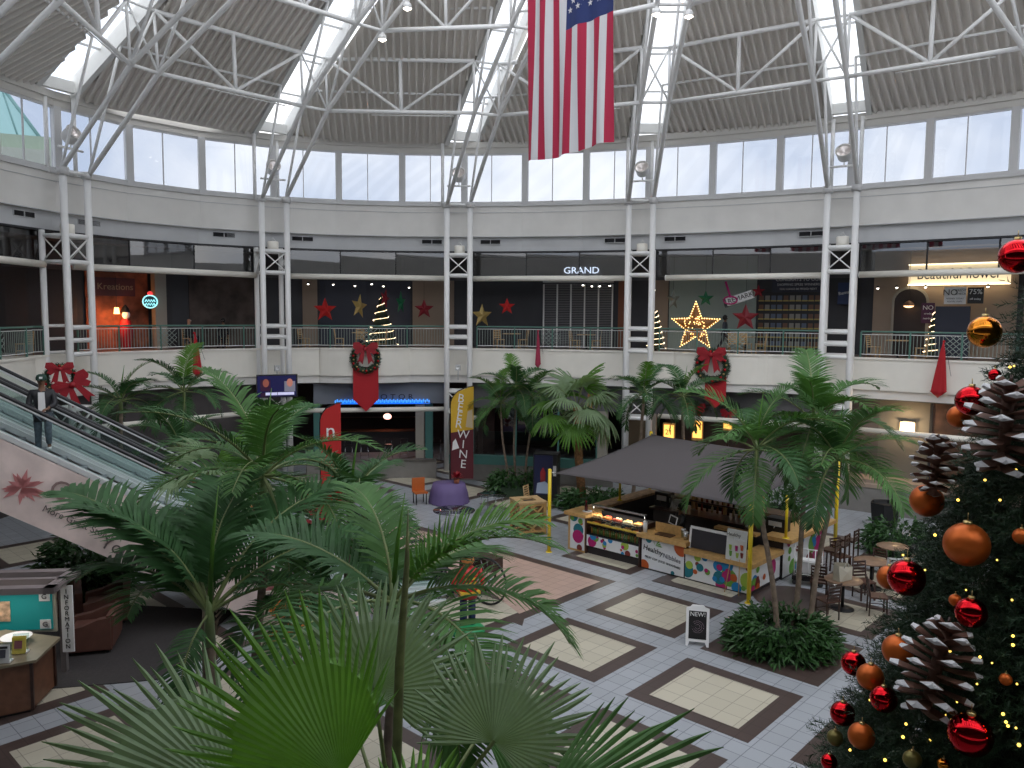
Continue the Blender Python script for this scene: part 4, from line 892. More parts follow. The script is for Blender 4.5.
def drape(label, st_, off, z0, z1, w_, m=RED, skew=0.0):
    T = at('folded_pennant', label, 'pennant', st_, off, z1, 'red cloths hung from the balcony')
    h_ = z1 - z0; b = MB(); n = 9; vs = []; rows = 8
    for r_ in range(rows + 1):
        q = r_ / rows; ww = .03 + w_ * q ** .8
        for i in range(n): u = i / (n - 1) - .5; vs.append((u * ww + skew * q, -.05 + .05 * q * math.sin(i * 2.4), -h_ * (q * (1 - .12 * abs(u) * 2 * (q > .9)))))
    b.add(vs, [(r_ * n + i, r_ * n + i + 1, (r_ + 1) * n + i + 1, (r_ + 1) * n + i) for r_ in range(rows) for i in range(n - 1)], 0, True)
    o = b.build('cloth', m, T); so_ = o.modifiers.new('solid', 'SOLIDIFY'); so_.thickness = .02
    MB().tube([(.05, -.02, 0), (w_ * .5 + skew + .12, -.02, -h_ * .6)], .008, 4).build('cord', DARK, T); MB().ball((0, 0, .03), .05, 6).build('finial', m, T)
drape('folded red cloth hanging on the balcony front of the left bay, above the palms', 4.68, .35, 4.5, 6.35, .42, skew=.08)
drape('slim pink red cloth hanging on the balcony front below the roller shutter', 20.5, .35, 4.8, 6.5, .24, mat('pinkish_red_cloth', (.42, .04, .09), .75))
drape('folded red cloth hanging on the balcony front next to the Christmas tree', 37.25, .35, 4.28, 6.35, .55, skew=-.1)
# american flag
T = thing('american_flag', 'large American flag hanging upright from the roof with its star field at the top right', 'flag', (1.3, 20.3, 16.7), 0)
fa = Vector((.34, 21.35)); fb = Vector((2.32, 19.25)); FWd = (fb - fa).length; FH = 5.45
FR_, FWh, FBl = mat('flag_red', (.40, .015, .055), .8), mat('flag_white', (.60, .60, .62), .8), mat('flag_blue', (.015, .03, .13), .8)
b = MB(); nx, nz_ = 78, 60
def fpnt(u, v):
    p = fa.lerp(fb, u); nrm = Vector((-(fb - fa).y, (fb - fa).x)).normalized(); wv = .05 * math.sin(u * 17 + v * 2.5) * (.3 + v) + .03 * math.sin(u * 31 - v * 4)
    p = p + nrm * wv; return (p.x, p.y, 16.7 - FH * v - .06 * math.sin(u * 5) * v)
vs = [fpnt(i / nx, j / nz_) for j in range(nz_ + 1) for i in range(nx + 1)]
for j in range(nz_):
    for i in range(nx):
        st_i = int(i / (nx / 13)); blue = (i >= nx * 6 / 13) and (j < nz_ * .435)
        b.f.append((j * (nx + 1) + i, j * (nx + 1) + i + 1, (j + 1) * (nx + 1) + i + 1, (j + 1) * (nx + 1) + i)); b.m.append(2 if blue else (st_i % 2)); b.sm.append(True)
b.v = vs
b.build('flag_cloth', [FR_, FWh, FBl], T, True)
sm_ = MB()
for r_ in range(9):
    for c_ in range(6 if r_ % 2 == 0 else 5):
        v_ = .435 * ((c_ + (1 if r_ % 2 == 0 else 1.5)) / 7); u_ = 6 / 13 + 7 / 13 * (r_ + 1) / 10; P0 = Vector(fpnt(u_, v_)); dr = Vector((fb - fa).to_3d()).normalized(); nn = Vector((-dr.y, dr.x, 0))
        k_ = [(math.sin(q * PI / 5) * (.085 if q % 2 == 0 else .034), math.cos(q * PI / 5) * (.085 if q % 2 == 0 else .034)) for q in range(10)]
        for sgn in (-.012, .012): sm_.add([P0 + nn * sgn * 2 + dr * a_ + Vector((0, 0, c2)) for a_, c2 in k_], [tuple(range(10))])
sm_.build('star_field', FWh, T, True)
b = MB(); b.tube([v3(fa, 16.72), v3(fb, 16.72)], .04, 8); b.build('rod', WHITE, T, True); b = MB(); b.tube([v3(fa, 16.72), v3((fa + fb) / 2, 19.5), v3(fb, 16.72)], .012, 4); b.tube([v3((fa + fb) / 2, 19.5), v3((fa + fb) / 2, 21.5)], .012, 4); b.build('cable', DARK, T, True)
# feather flags
def feather(label, loc, rz, w_, z0, z1, split, m1, m2, words, lean=0.0, group=None):
    T = thing('feather_flag', label, 'flag', loc, rz, group); H = z1 - z0
    def edge(q): return (w_ * (1 if q < .8 else max(.12, math.sqrt(max(0, 1 - ((q - .8) / .2) ** 2)))))
    for nm, qa, qb, m in (('lower_cloth', 0, split, m2), ('upper_cloth', split, 1, m1)):
        L_ = [(lean * q - (0), z0 + H * q) for q in np.linspace(qa, qb, 10)]; 
        right = [(lean * q + w_, z0 + H * q + (.15 if qa > 0 or q >= split - 1e-6 else 0) * (1 if abs(q - split) < 1e-6 else 0)) for q in np.linspace(qa, qb, 10)]
        left = [(lean * q + w_ - edge(q), z0 + H * q) for q in np.linspace(qa, qb, 10)]
        MB().wallp(left + right[::-1], -.012, .012).build(nm, m, T)
    MB().tube([(lean * 0 - .02, 0, 0), (-.02, 0, z0 + H * .8)] + [(lean * q + w_ - edge(q) - .02, 0, z0 + H * q) for q in (.85, .9, .95, .99)] + [(w_, 0, z1 + .02)], .022, 6).build('pole', BLACK, T)
    for (tx, x, z, sz, m, ro) in words: text(tx, 'lettering', m, T, (x, -.02, z), sz, rot=(PI / 2, ro, 0))
    MB().box((0, 0, .03), (.5, .5, .06)).build('base', BLACK, T)
    return T
bw = []
for i, c_ in enumerate('BEER'): bw.append((c_, .42 - i * .03, 3.74 - i * .36, .50, PAPER, .15))
for i, c_ in enumerate('WINE'): bw.append((c_, .52 - i * .0, 2.22 - i * .42, .50, PAPER, .08))
T = feather('yellow and maroon feather flag reading BEER WINE beside the second ground floor column', (-2.55, 33.3, 0), 0, .95, .35, 4.25, .5, mat('flag_yellow', (.65, .40, .03), .7), mat('flag_maroon', (.10, .012, .02), .7), bw, .0)
b = MB(); b.wallp([(.62, 2.55), (.92, 2.5), (.9, 3.3), (.7, 3.2)], -.018, -.014); b.build('glass_picture', mat('pale_drink_picture', (.62, .5, .32), .6), T); MB().wallp([(.05, 1.55), (.35, 1.65), (.2, 2.05), (.08, 1.9)], -.018, -.014).build('grape_picture', PAPER, T)
feather('red feather flag with white lettering rising out of the palms', (-6.75, 28.0, 0), 0, .72, .6, 4.1, .45, mat('flag_bright_red', (.50, .02, .02), .7), mat('flag_bright_red', (.5, .02, .02), .7), [('n', .36, 3.1, .75, PAPER, 0), ('i', .36, 2.3, .5, PAPER, 0)], .0)
# television
T = thing('television', 'television showing two people side by side, fixed across the second column', 'television', (-10.18, 34.55, 4.1), R(24))
MB().box((0, 0, 0), (1.72, .10, 1.0)).build('casing', BLACK, T)
b = MB(); b.box((-.02, -.06, 0), (1.62, .01, .9), m=0); b.box((-.5, -.068, .04), (.42, .01, .5), m=1); b.box((.52, -.068, -.02), (.46, .01, .45), m=2); b.box((.1, -.07, -.33), (1.2, .01, .12), m=3); b.box((-.55, -.068, -.36), (.3, .01, .16), m=1); b.box((0, -.072, .0), (.02, .01, .9), m=0)
b.lathe([(.001, 0)], n=3) if False else None
for x, m_ in ((-.48, 4), (.52, 5)): b.add([(x + .13 * math.cos(a), -.076, .14 + .18 * math.sin(a)) for a in np.linspace(0, 2 * PI, 15)[:-1]], [tuple(range(14))], m_)
b.build('screen_picture', [mat('tv_navy', (.01, .012, .04), .2, emit=.1, ecol=(.04, .04, .2)), mat('tv_dark_suit', (.05, .02, .05), .2, emit=.1), mat('tv_grey_suit', (.2, .2, .25), .2, emit=.2), mat('tv_bar', (.5, .5, .7), .2, emit=.35), mat('tv_face_a', (.25, .08, .06), .2, emit=.25), mat('tv_face_b', (.4, .16, .12), .2, emit=.3)], T)
MB().tube([(0, .05, 0), (0, .45, 0)], .05, 8).build('wall_arm', FRAME, T)
for k, lb in ((3, 'above the television'), (4, 'above the beer and wine flag')):
    c = Vector(PAIR[k]); t2, n2 = rdir(COLS[k]); T = thing('security_camera', 'small grey box lamp on the lower column bracket ' + lb, 'lamp', (c.x, c.y, 4.66), math.atan2(t2.y, t2.x))
    MB().box((0, -.05, .16), (.22, .2, .26)).build('housing', FRAME, T); MB().tube([(0, 0, -.42), (0, 0, .05)], .03, 6).build('stem', FRAME, T); MB().lathe([(.001, 0), (.07, 0), (.08, .02)], n=10).xf(Matrix.Translation((0, -.16, .16)) @ Matrix.Rotation(PI / 2, 4, 'X')).build('lens', PAPER, T)

# ================================================================== KIOSK under the shade sail
KZ = R(-42.9); K0 = (1.78, 24.37, 0)
KM = Matrix.Translation(K0) @ Matrix.Rotation(KZ, 4, 'Z')
def kw(x, y, z=0): v = KM @ Vector((x, y, z)); return (v.x, v.y, v.z)
DOTC = [mat('dot_' + n, c, .5) for n, c in (('white', (.78, .79, .80)), ('blue', (.01, .22, .50)), ('magenta', (.42, .01, .14)), ('orange', (.52, .10, .02)), ('green', (.14, .35, .05)), ('teal', (.01, .17, .22)), ('lime', (.35, .5, .06)), ('brown', (.2, .03, .02)))]
def dotted(mb, x0, x1, z0, z1, y, seed, n=16, axis='x', big=.3):
    rn = random.Random(seed); L = x1 - x0
    P = (lambda a, z, d: (a, y - d, z)) if axis == 'x' else (lambda a, z, d: (y + d, a, z))
    mb.add([P(x0, z0, 0), P(x1, z0, 0), P(x1, z1, 0), P(x0, z1, 0)], [(0, 1, 2, 3)], 0)
    for i in range(n):
        r_ = (big if i < n * .35 else big * .45) * rn.uniform(.5, 1) * (z1 - z0) ; cx = rn.uniform(x0, x1); cz = rn.uniform(z0, z1); d = .004 + i * .0007
        poly = [(min(max(cx + r_ * math.cos(a), x0), x1), min(max(cz + r_ * math.sin(a), z0), z1)) for a in np.linspace(0, 2 * PI, 19)[:-1]]
        mb.add([P(a, z, d) for a, z in poly], [tuple(range(18))], rn.choice([1, 1, 2, 2, 3, 3, 4, 5, 6, 7]))
    return mb
T = thing('drink_kiosk', 'wood topped drink and pastry kiosk with colourful dotted panels under the grey shade sail', 'kiosk', K0, KZ)
def cw(name, x0, x1, y0, y1, z0, z1, m): return MB().box(((x0 + x1) / 2, (y0 + y1) / 2, (z0 + z1) / 2), (x1 - x0, y1 - y0, z1 - z0)).build(name, m, T)
KB = mat('kiosk_dark_base', (.025, .02, .022), .6)
cw('corner_cabinet', 0, .66, 0, .75, 0, 1.1, WOOD); cw('countertop', -.1, .74, -.1, .85, 1.1, 1.2, WOOD)
dotted(MB(), .08, .64, .06, 1.08, -.005, 3, 9, big=.26).build('dotted_panel', DOTC, T)
cw('plinth', .7, 2.64, .06, .8, 0, .26, KB)
dotted(MB(), .72, 2.62, .26, .60, -.005, 5, 18, big=.5).build('dotted_panel', DOTC, T)
cw('case_floor', .7, 2.64, .0, .8, .56, .60, DARK)
cs = cw('display_case', .7, 2.64, .72, .8, .6, 1.2, DARK)
for z in (.6, .86, 1.08): MB().box((1.67, .4, z), (1.9, .7, .02)).build('glass_shelf', GLASSE if z > .7 else DARK, cs)
MB().box((1.67, .02, .98), (1.92, .03, .05)).build('price_rail', mat('yellow_price_rail', (.62, .42, .05), .5), cs)
MB().add([(.7, 0, .6), (2.64, 0, .6), (2.64, .12, 1.22), (.7, .12, 1.22)], [(0, 1, 2, 3)]).build('glass_front', GLASS, cs)
for x in (.7, 2.64): MB().box((x, .35, .6), (.05, .75, 1.2)).build('case_end', BROWNW, cs)
for i in range(24): MB().tube([(.80 + i * .075, .16, .62), (.80 + i * .075, .16, .76), (.80 + i * .075, .16, .82)], [.026, .026, .012], 7).build('bottle', mat('green_bottle', (.12, .22, .05), .3) if i % 3 else mat('amber_bottle', (.35, .16, .03), .3), cs)
cw('sign_counter', 2.68, 4.12, .0, .7, 0, .92, KB); cw('countertop', 2.6, 4.2, -.12, .75, .92, 1.04, WOOD)
sp = dotted(MB(), 2.72, 4.1, .04, .92, -.005, 11, 0); 
for (cx, cz, r_, m_) in ((4.02, .84, .24, 3), (2.8, .1, .17, 3), (2.95, .88, .1, 5), (3.75, .08, .06, 5)):
    sp.add([(min(max(cx + r_ * math.cos(a), 2.72), 4.1), -.012, min(max(cz + r_ * math.sin(a), .04), .92)) for a in np.linspace(0, 2 * PI, 19)[:-1]], [tuple(range(18))], m_)
so = sp.build('sign_panel', DOTC, T)
text('Healthy', 'lettering', BLACK, so, (3.10, -.02, .60), .21, rot=(PI / 2, .12, 0)); text('Nibbles', 'lettering', mat('grey_lettering', (.2, .2, .22), .5), so, (3.72, -.02, .49), .19, rot=(PI / 2, .12, 0)); text('FRUIT CUP  JUICE  SMOOTHIES', 'lettering', BLACK, so, (3.42, -.02, .32), .085, rot=(PI / 2, .1, 0))
lf = MB(); [lf.add([(3.18, -.02, .74), (3.18 + dx, -.02, .80 + dz), (3.22 + dx, -.02, .76 + dz)], [(0, 1, 2)], 0) for dx, dz in ((.14, .04), (.10, .12), (-.08, .08), (.18, -.03))]; lf.build('leaf_mark', DOTC[4], so)
cw('low_counter', 4.12, 6.05, .0, .6, 0, .74, KB); cw('countertop', 4.14, 6.15, -.1, .65, .74, .86, WOOD)
dotted(MB(), 4.14, 6.03, .04, .74, -.005, 21, 26, big=.36).build('dotted_panel', DOTC, T)
cw('side_counter', 5.5, 6.05, .6, 1.75, 0, .74, KB); cw('countertop', 5.42, 6.15, .65, 1.8, .74, .86, WOOD)
dotted(MB(), .05, 1.75, .1, .72, 6.06, 31, 12, 'y', big=.5).build('dotted_panel', DOTC, T)
cw('tall_counter', 5.6, 6.1, 1.8, 4.7, 0, 1.1, KB); cw('countertop', 5.62, 6.42, 1.62, 4.8, 1.1, 1.21, WOOD); cw('countertop', 4.1, 5.4, 1.62, 1.9, 1.1, 1.17, WOOD)
dotted(MB(), 1.82, 4.68, .05, 1.08, 6.11, 41, 18, 'y', big=.34).build('dotted_panel', DOTC, T)
cw('back_counter', .0, .35, .85, 4.4, 0, 1.1, KB); cw('countertop', -.1, .42, .85, 4.5, 1.1, 1.18, mat('cluttered_counter', (.34, .20, .10), .5, var=.5, scale=9)); cw('back_counter', .5, 5.6, 4.2, 4.7, 0, 1.1, KB); cw('countertop', .5, 5.6, 4.1, 4.8, 1.1, 1.2, mat('dimmed_back_counter', (.22, .13, .07), .5, var=.3, scale=8))  # shade of the kiosk interior put into the far countertop's wood colour
cw('island', 1.6, 4.9, 2.3, 3.2, 0, 1.15, KB); cw('countertop', 1.5, 5.0, 2.2, 3.3, 1.15, 1.2, BROWNW)
for z in (1.45, 1.75): cw('bottle_shelf', 2.6, 4.9, 2.9, 3.15, z, z + .03, BROWNW)
for x in (2.6, 3.7, 4.9): cw('shelf_post', x - .03, x + .03, 2.95, 3.1, 1.2, 2.0, WOOD)
l_ = bpy.data.lights.new('added_case_light', 'AREA'); l_.energy = 6; l_.shape = 'RECTANGLE'; l_.size = 1.8; l_.size_y = .06; l_.color = (1, .93, .8); o = bpy.data.objects.new('added_case_light', l_); COL.objects.link(o); o.parent = cs; o.location = (1.67, .3, 1.42)  # lamp added to brighten the pastries, along with its strip and brackets
MB().box((1.67, .3, 1.46), (1.92, .1, .04)).build('added_lamp_strip', CHROME, cs); [MB().tube([(x, .3, 1.2), (x, .3, 1.45)], .015, 5).build('added_lamp_bracket', CHROME, cs) for x in (.74, 2.6)]
# things on the kiosk
FOOD = [mat('pastry_golden', (.72, .42, .14), .6, var=.3, scale=20), mat('pastry_orange', (.72, .24, .05), .6, var=.3, scale=20), mat('pastry_red', (.45, .07, .03), .6), mat('pastry_cream', (.6, .5, .3), .6)]
names = ['at the corner end', 'second from the corner', 'in the middle', 'second from the sign panel', 'next to the sign panel']
for row, (z, y) in enumerate(((1.10, .35), (.88, .3), (.62, .45))):
    for i in range(5):
        x = .92 + i * .37; T = thing('pastry_tray', 'tray of pastries on the %s shelf of the display case, %s' % (('top', 'middle', 'bottom')[row], names[i]), 'food', kw(x, y, z), KZ, 'trays of pastries in the kiosk case')
        MB().box((0, 0, .008), (.33, .36, .016)).build('tray', CHROME if row != 1 else BLACK, T)
        for q in range(5): MB().ball((-.1 + (q % 3) * .1, -.08 + (q // 3) * .15, .045), .062, 6, sc=(1.1, .9, .8)).build('pastry', FOOD[(i + row + q // 3) % 4], T)
T = thing('menu_board', 'long dark menu board in a white frame on the low kiosk counter', 'sign', kw(4.78, .15, .86), KZ)
MB().box((0, .02, .29), (1.12, .04, .52), rx=-.12).build('board', mat('slate_board', (.035, .033, .04), .4), T)
b = MB(); b.box((0, .06, .58), (1.22, .06, .07), rx=-.12); b.box((-.59, .02, .29), (.06, .06, .56), rx=-.12); b.build('board_frame', PAPER, T)
T = thing('menu_poster', 'white upright menu poster with drink pictures leaning at the kiosk corner by the yellow pole', 'sign', kw(5.65, -.06, .82), KZ)
MB().box((0, .04, .42), (.56, .03, .86), rx=-.1).build('board', mat('poster_paper', (.66, .67, .64), .5), T)
for i, (x, z, c_) in enumerate(((-.15, .3, 6), (.02, .3, 2), (.17, .34, 3), (-.14, .14, 4), (.05, .12, 6), (.18, .14, 7))): MB().lathe([(.03, 0), (.045, .14)], n=8).xf(Matrix.Translation((x, -.0, z)) @ Matrix.Scale(.25, 4, (0, 1, 0))).build('drink_picture', DOTC[c_], T)
text('Healthy', 'lettering', BLACK, T, (-.05, -.03, .73), .13, rot=(PI / 2, 0, 0)); text('Nibbles', 'lettering', GL, T, (.12, -.03, .63), .10)
b = MB(); b.tube([(-.2, -.15, -.82), (-.12, .0, .1)], .012, 5); b.tube([(.2, -.15, -.82), (.12, 0, .1)], .012, 5); b.build('easel_leg', WOOD, T)
T = thing('tablet_stand', 'white framed tablet on the kiosk counter facing the cashier', 'tablet', kw(3.35, .62, 1.04), KZ)
MB().box((0, 0, .36), (.26, .02, .26), ry=.25).build('bezel', PAPER, T); MB().box((0, -.012, .36), (.2, .012, .2), ry=.25).build('display', BLACK, T); MB().tube([(0, 0, 0), (0, 0, .25)], .02, 6).build('stand', PAPER, T); MB().lathe([(.001, .02), (.1, .015), (.11, 0)], n=12).build('base', PAPER, T)
for i, (x, y, h_, c_, L_) in enumerate(((2.75, .1, .3, PAPER, 'white napkin holder at the display case end of the sign counter'), (4.02, .2, .22, CHROME, 'steel cup at the right end of the sign counter'), (3.85, .35, .24, GLASSE, 'glass jar behind the steel cup'))):
    T = thing('counter_jar', L_, 'container', kw(x, y, 1.04), KZ); MB().lathe([(.001, 0), (.06, 0), (.065, h_), (.055, h_), (.05, .02)], n=12).build('jar_body', c_, T); MB().lathe([(.066, h_ - .02), (.066, h_ + .015), (.001, h_ + .02)], n=12).build('lid', FRAME, T)
T = thing('napkin_tray', 'small dark tray with straws sunk in the wooden sign counter', 'tray', kw(3.35, .2, 1.04), KZ); MB().box((0, 0, .015), (.5, .3, .03)).build('tray', BROWNW, T); MB().box((0, .22, .14), (.9, .03, .28)).build('wood_screen', WOOD, T)
T = thing('sauce_bottle', 'dark red sauce bottle standing on the kiosk corner cabinet', 'bottle', kw(.42, .35, 1.2), KZ); MB().lathe([(.001, 0), (.05, 0), (.05, .17), (.02, .24), (.018, .3), (.001, .3)], n=10).build('bottle_body', mat('dark_red_glass', (.09, .01, .01), .2), T); MB().lathe([(.022, .28), (.022, .33), (.001, .33)], n=8).build('bottle_cap', REDS, T)
T = thing('white_plate', 'white plate under the sauce bottle at the kiosk corner', 'plate', kw(.5, .3, 1.2), KZ); MB().lathe([(.001, .012), (.09, .01), (.15, .03), (.15, .02), (.08, 0), (.001, 0)], n=18).build('dish', PAPER, T)
BOT = [mat('bottle_amber', (.30, .12, .03), .25), mat('bottle_pale', (.5, .36, .22), .25), mat('bottle_dark', (.04, .02, .015), .25), mat('bottle_red', (.3, .05, .03), .25)]
for r_, z in enumerate((1.2, 1.48, 1.78)):
    for i in range(12):
        x = 2.75 + i * .18; T = MB().lathe([(.001, 0), (.038, 0), (.038, .15), (.014, .19), (.013, .25), (.001, .25)], n=8).build('syrup_bottle', BOT[(i * 3 + r_) % 4]); T.location = kw(x, 2.98, z); tag(T, 'syrup bottle on the %s shelf of the kiosk bottle rack' % ('lowest', 'middle', 'top')[r_], 'bottle', 'syrup bottles on the %s kiosk shelf' % ('lowest', 'middle', 'top')[r_])
for i, (x, y, w_, h_, m_, L_) in enumerate(((1.0, 2.6, .5, .45, BLACK, 'black coffee machine at the left end of the kiosk island'), (1.9, 2.6, .35, .38, CHROME, 'steel juice machine on the kiosk island'), (2.3, 2.5, .22, .3, PAPER, 'white cup stack beside the steel juice machine'), (5.7, 2.25, .55, .38, BLACK, 'black box on the tall kiosk counter by the short yellow pole'), (5.1, 1.8, .3, .18, BROWNW, 'small brown crate on the tall kiosk counter'))):
    z = 1.2 if i < 3 else 1.21; T = thing('kiosk_machine', L_, 'appliance', kw(max(x, 1.75) if i < 3 else x, y + .1, z), KZ)
    MB().box((0, 0, h_ / 2), (w_, w_ * .7, h_)).build('housing', m_, T); MB().box((0, -w_ * .36, h_ * .6), (w_ * .7, .02, h_ * .35)).build('front_plate', FRAME, T); MB().tube([(0, -w_ * .4, h_ * .45), (0, -w_ * .5, h_ * .3)], .015, 6).build('spout', CHROME, T)
person('kiosk worker in black clothes standing behind the tablet, dark hair', kw(3.1, 1.45), KZ + PI + 2.6, 1.68, BLACK, BLACK, SKIN, 'stand', hair=HAIR, arm='both')
# poles and sail
def ypole(loc, h_, lb, r_=.055):
    T = thing('yellow_pole', lb, 'pole', loc, 0, 'yellow poles of the shade sail')
    MB().tube([(0, 0, 0), (0, 0, h_)], r_, 12).build('shaft', YEL, T); MB().lathe([(.001, .02), (.09, .02), (.10, 0)], n=12).build('foot_plate', YEL, T); MB().tube([(0, 0, h_ - .08), (.1, .03, h_ - .08)], .02, 6).build('hook', CHROME, T); MB().lathe([(r_ + .004, h_), (r_ * .6, h_ + .03), (.001, h_ + .035)], n=12).build('pole_cap', YEL, T)
NL, NRt, FRt, FLt = (1.17, 24.0, 2.48), (6.03, 19.72, 2.47), (10.05, 24.3, 2.9), (4.99, 28.4, 3.05)
ypole(NL[:2] + (0,), 2.55, 'tall yellow pole at the left front corner of the kiosk'); ypole(NRt[:2] + (0,), 2.5, 'yellow pole at the right front corner of the kiosk, before the palm trunks'); ypole(FRt[:2] + (0,), 2.95, 'yellow pole at the far right, among the palm fronds')
ypole(kw(.3, 2.3, 1.2), 1.1, 'short yellow pole on the left kiosk counter', .04); ypole(kw(6.2, 1.75, 1.21), 1.15, 'short thin yellow pole on the right kiosk counter', .04); ypole(FLt[:2] + (0,), 3.1, 'yellow pole behind the kiosk under the highest sail corner')
T = thing('shade_sail', 'large dark grey shade sail stretched over the kiosk', 'shade sail', (5.5, 24.1, 2.6))
n = 26; b = MB(); c4 = [Vector(p) for p in ((1.32, 23.95, 2.46), (5.95, 19.9, 2.44), (9.9, 24.25, 2.86), (5.0, 28.25, 3.03))]; vs = []
for j in range(n + 1):
    for i in range(n + 1):
        u, v = i / n, j / n; uu = .5 + (u - .5) * (1 - .05 * 4 * v * (1 - v)); vv = .5 + (v - .5) * (1 - .05 * 4 * u * (1 - u))
        p = c4[0].lerp(c4[1], uu).lerp(c4[3].lerp(c4[2], uu), vv); p.z += .28 * math.sin(PI * u) * math.sin(PI * v) - .0 ; vs.append(p)
b.add(vs, [(j * (n + 1) + i, j * (n + 1) + i + 1, (j + 1) * (n + 1) + i + 1, (j + 1) * (n + 1) + i) for j in range(n) for i in range(n)], 0, True)
o = b.build('sail_cloth', SAIL, T, True); o.modifiers.new('s', 'SOLIDIFY').thickness = .015
[MB().tube([q, (a[0], a[1], a[2])], .02, 6).build('corner_strap', CHROME, T, True) for q, a in zip(c4, (NL, NRt, FRt, FLt))]

# ================================================================== FLOOR THINGS
T = thing('a_frame_sign', 'white A-frame pavement sign with a black chalk poster reading NEW!', 'sign', (4.15, 17.2, 0), R(-14))
for sg, nm in ((-1, 'front_panel'), (1, 'rear_panel')):
    b = MB(); tl = sg * .2
    fr = [(-.25, 0), (-.20, 0), (-.17, .10), (.17, .10), (.20, 0), (.25, 0), (.25, .80), (.16, .83), (.12, .88), (-.12, .88), (-.16, .83), (-.25, .80)]
    b.wallp(fr, -.012, .012); b.xf(Matrix.Translation((0, sg * .19, 0)) @ Matrix.Rotation(sg * .2, 4, 'X')); o = b.build(nm, PAPER, T)
    if sg < 0:
        b = MB(); b.wallp([(-.19, .16), (.19, .16), (.19, .76), (-.19, .76)], -.02, -.012); b.xf(Matrix.Translation((0, sg * .19, 0)) @ Matrix.Rotation(sg * .2, 4, 'X')); b.build('poster', BLACK, o)
        text('NEW!', 'lettering', WL, o, (0, -.075, .68), .13, rot=(PI / 2 - .2, 0, 0))
        b = MB(); [b.tube([(r_ * math.cos(a), -.03 - .0, .42 + r_ * math.sin(a)) for a in np.linspace(0, 2 * PI, 17)], .006, 4) for r_ in (.05, .09, .13)]; b.box((0, -.03, .24), (.26, .006, .03)); b.box((0, -.03, .19), (.2, .006, .02)); b.xf(Matrix.Translation((0, sg * .175, 0)) @ Matrix.Rotation(sg * .2, 4, 'X')); b.build('chalk_drawing', mat('chalk_pink', (.7, .5, .62), .6), o)
T = thing('litter_bin', 'square wooden litter bin with criss-cross slats and an open top', 'bin', (.57, 26.3, 0), R(20)); T.scale = (1.3, 1.3, 1.25)
MB().box((0, 0, .42), (.62, .62, .72)).build('inner_box', mat('bin_inner', (.20, .11, .05), .7), T); b = MB()
for sx in (-1, 1):
    for sy in (-1, 1): b.box((sx * .33, sy * .33, .42), (.07, .07, .84))
b.build('corner_post', WOOD, T); b = MB()
for q in range(4):
    M = Matrix.Rotation(q * PI / 2, 4, 'Z'); c_ = MB()
    for (x0, z0, x1, z1) in ((-.3, .1, .3, .78), (-.3, .45, .1, .8), (-.1, .08, .3, .45), (.3, .1, -.3, .78), (.3, .45, -.1, .8), (.1, .08, -.3, .45)): c_.beam((x0, -.33, z0), (x1, -.33, z1), .03, .04)
    c_.box((0, -.33, .08), (.62, .04, .06)); c_.box((0, -.33, .80), (.62, .04, .06)); c_.xf(M); b.add(c_.v, c_.f)
b.build('slat_lattice', WOOD, T); b = MB(); [b.box((x, y, .86), d) for x, y, d in ((0, -.27, (.76, .2, .05)), (0, .27, (.76, .2, .05)), (-.27, 0, (.2, .36, .05)), (.27, 0, (.2, .36, .05)))]; b.build('top_rim', PINE, T); MB().box((0, 0, .82), (.36, .36, .02)).build('opening', BLACK, T)
T = thing('vending_machine', 'dark blue vending machine with a printed bottle picture, behind the yellow pole', 'vending machine', (1.4, 31.2, 0), R(-12))
MB().box((0, 0, .92), (.95, .8, 1.84)).build('cabinet', BLACK, T); MB().box((-.06, -.41, 1.02), (.72, .03, 1.55)).build('front_panel', mat('vending_navy', (.015, .02, .07), .3), T)
b = MB(); b.lathe([(.001, 0), (.11, 0), (.12, .4), (.05, .6), (.045, .75), (.001, .75)], (0, 0, 0), 12); b.xf(Matrix.Translation((-.08, -.42, .72)) @ Matrix.Scale(.1, 4, (0, 1, 0))); b.build('bottle_picture', mat('cola_red', (.35, .02, .03), .4), T)
b = MB(); b.wallp([(-.35, .3), (.2, .3), (.25, .6), (0, .78), (-.3, .7)], -.435, -.425); b.build('ice_picture', mat('ice_blue', (.35, .42, .55), .4), T); MB().box((.38, -.41, 1.2), (.12, .04, .4)).build('coin_slot', FRAME, T)
T = thing('planter_box', 'hexagonal black planter tub on the floor in front of the pale wall at right', 'planter', (12.8, 26.9, 0), 0)
MB().lathe([(.001, 0), (.42, 0), (.52, .95), (.47, .95), (.44, .85), (.001, .85)], n=6, sm=False).build('tub', BLACK, T)
T = thing('white_rack', 'white wire rack on a black wheeled base beside the right kiosk counter', 'rack', kw(6.75, 2.0), KZ + R(20))
b = MB(); [b.tube([(x, -.2, .25), (x, -.2, 1.0)], .015, 5) for x in np.linspace(-.35, .35, 5)]; [b.tube([(-.35, -.2, z), (.35, -.2, z)], .015, 5) for z in (.3, .65, 1.0)]; [b.tube([(sx * .35, -.2, z), (sx * .35, .2, z)], .015, 5) for sx in (-1, 1) for z in (.3, .65, 1.0)]; b.build('wire_frame', PAPER, T)
MB().box((0, 0, .2), (.8, .5, .12)).build('base', BLACK, T); [MB().ball((sx * .33, sy * .2, .07), .07, 6).build('wheel', BLACK, T) for sx in (-1, 1) for sy in (-1, 1)]; MB().box((0, 0, .5), (.6, .3, .35)).build('white_goods', PAPER, T)
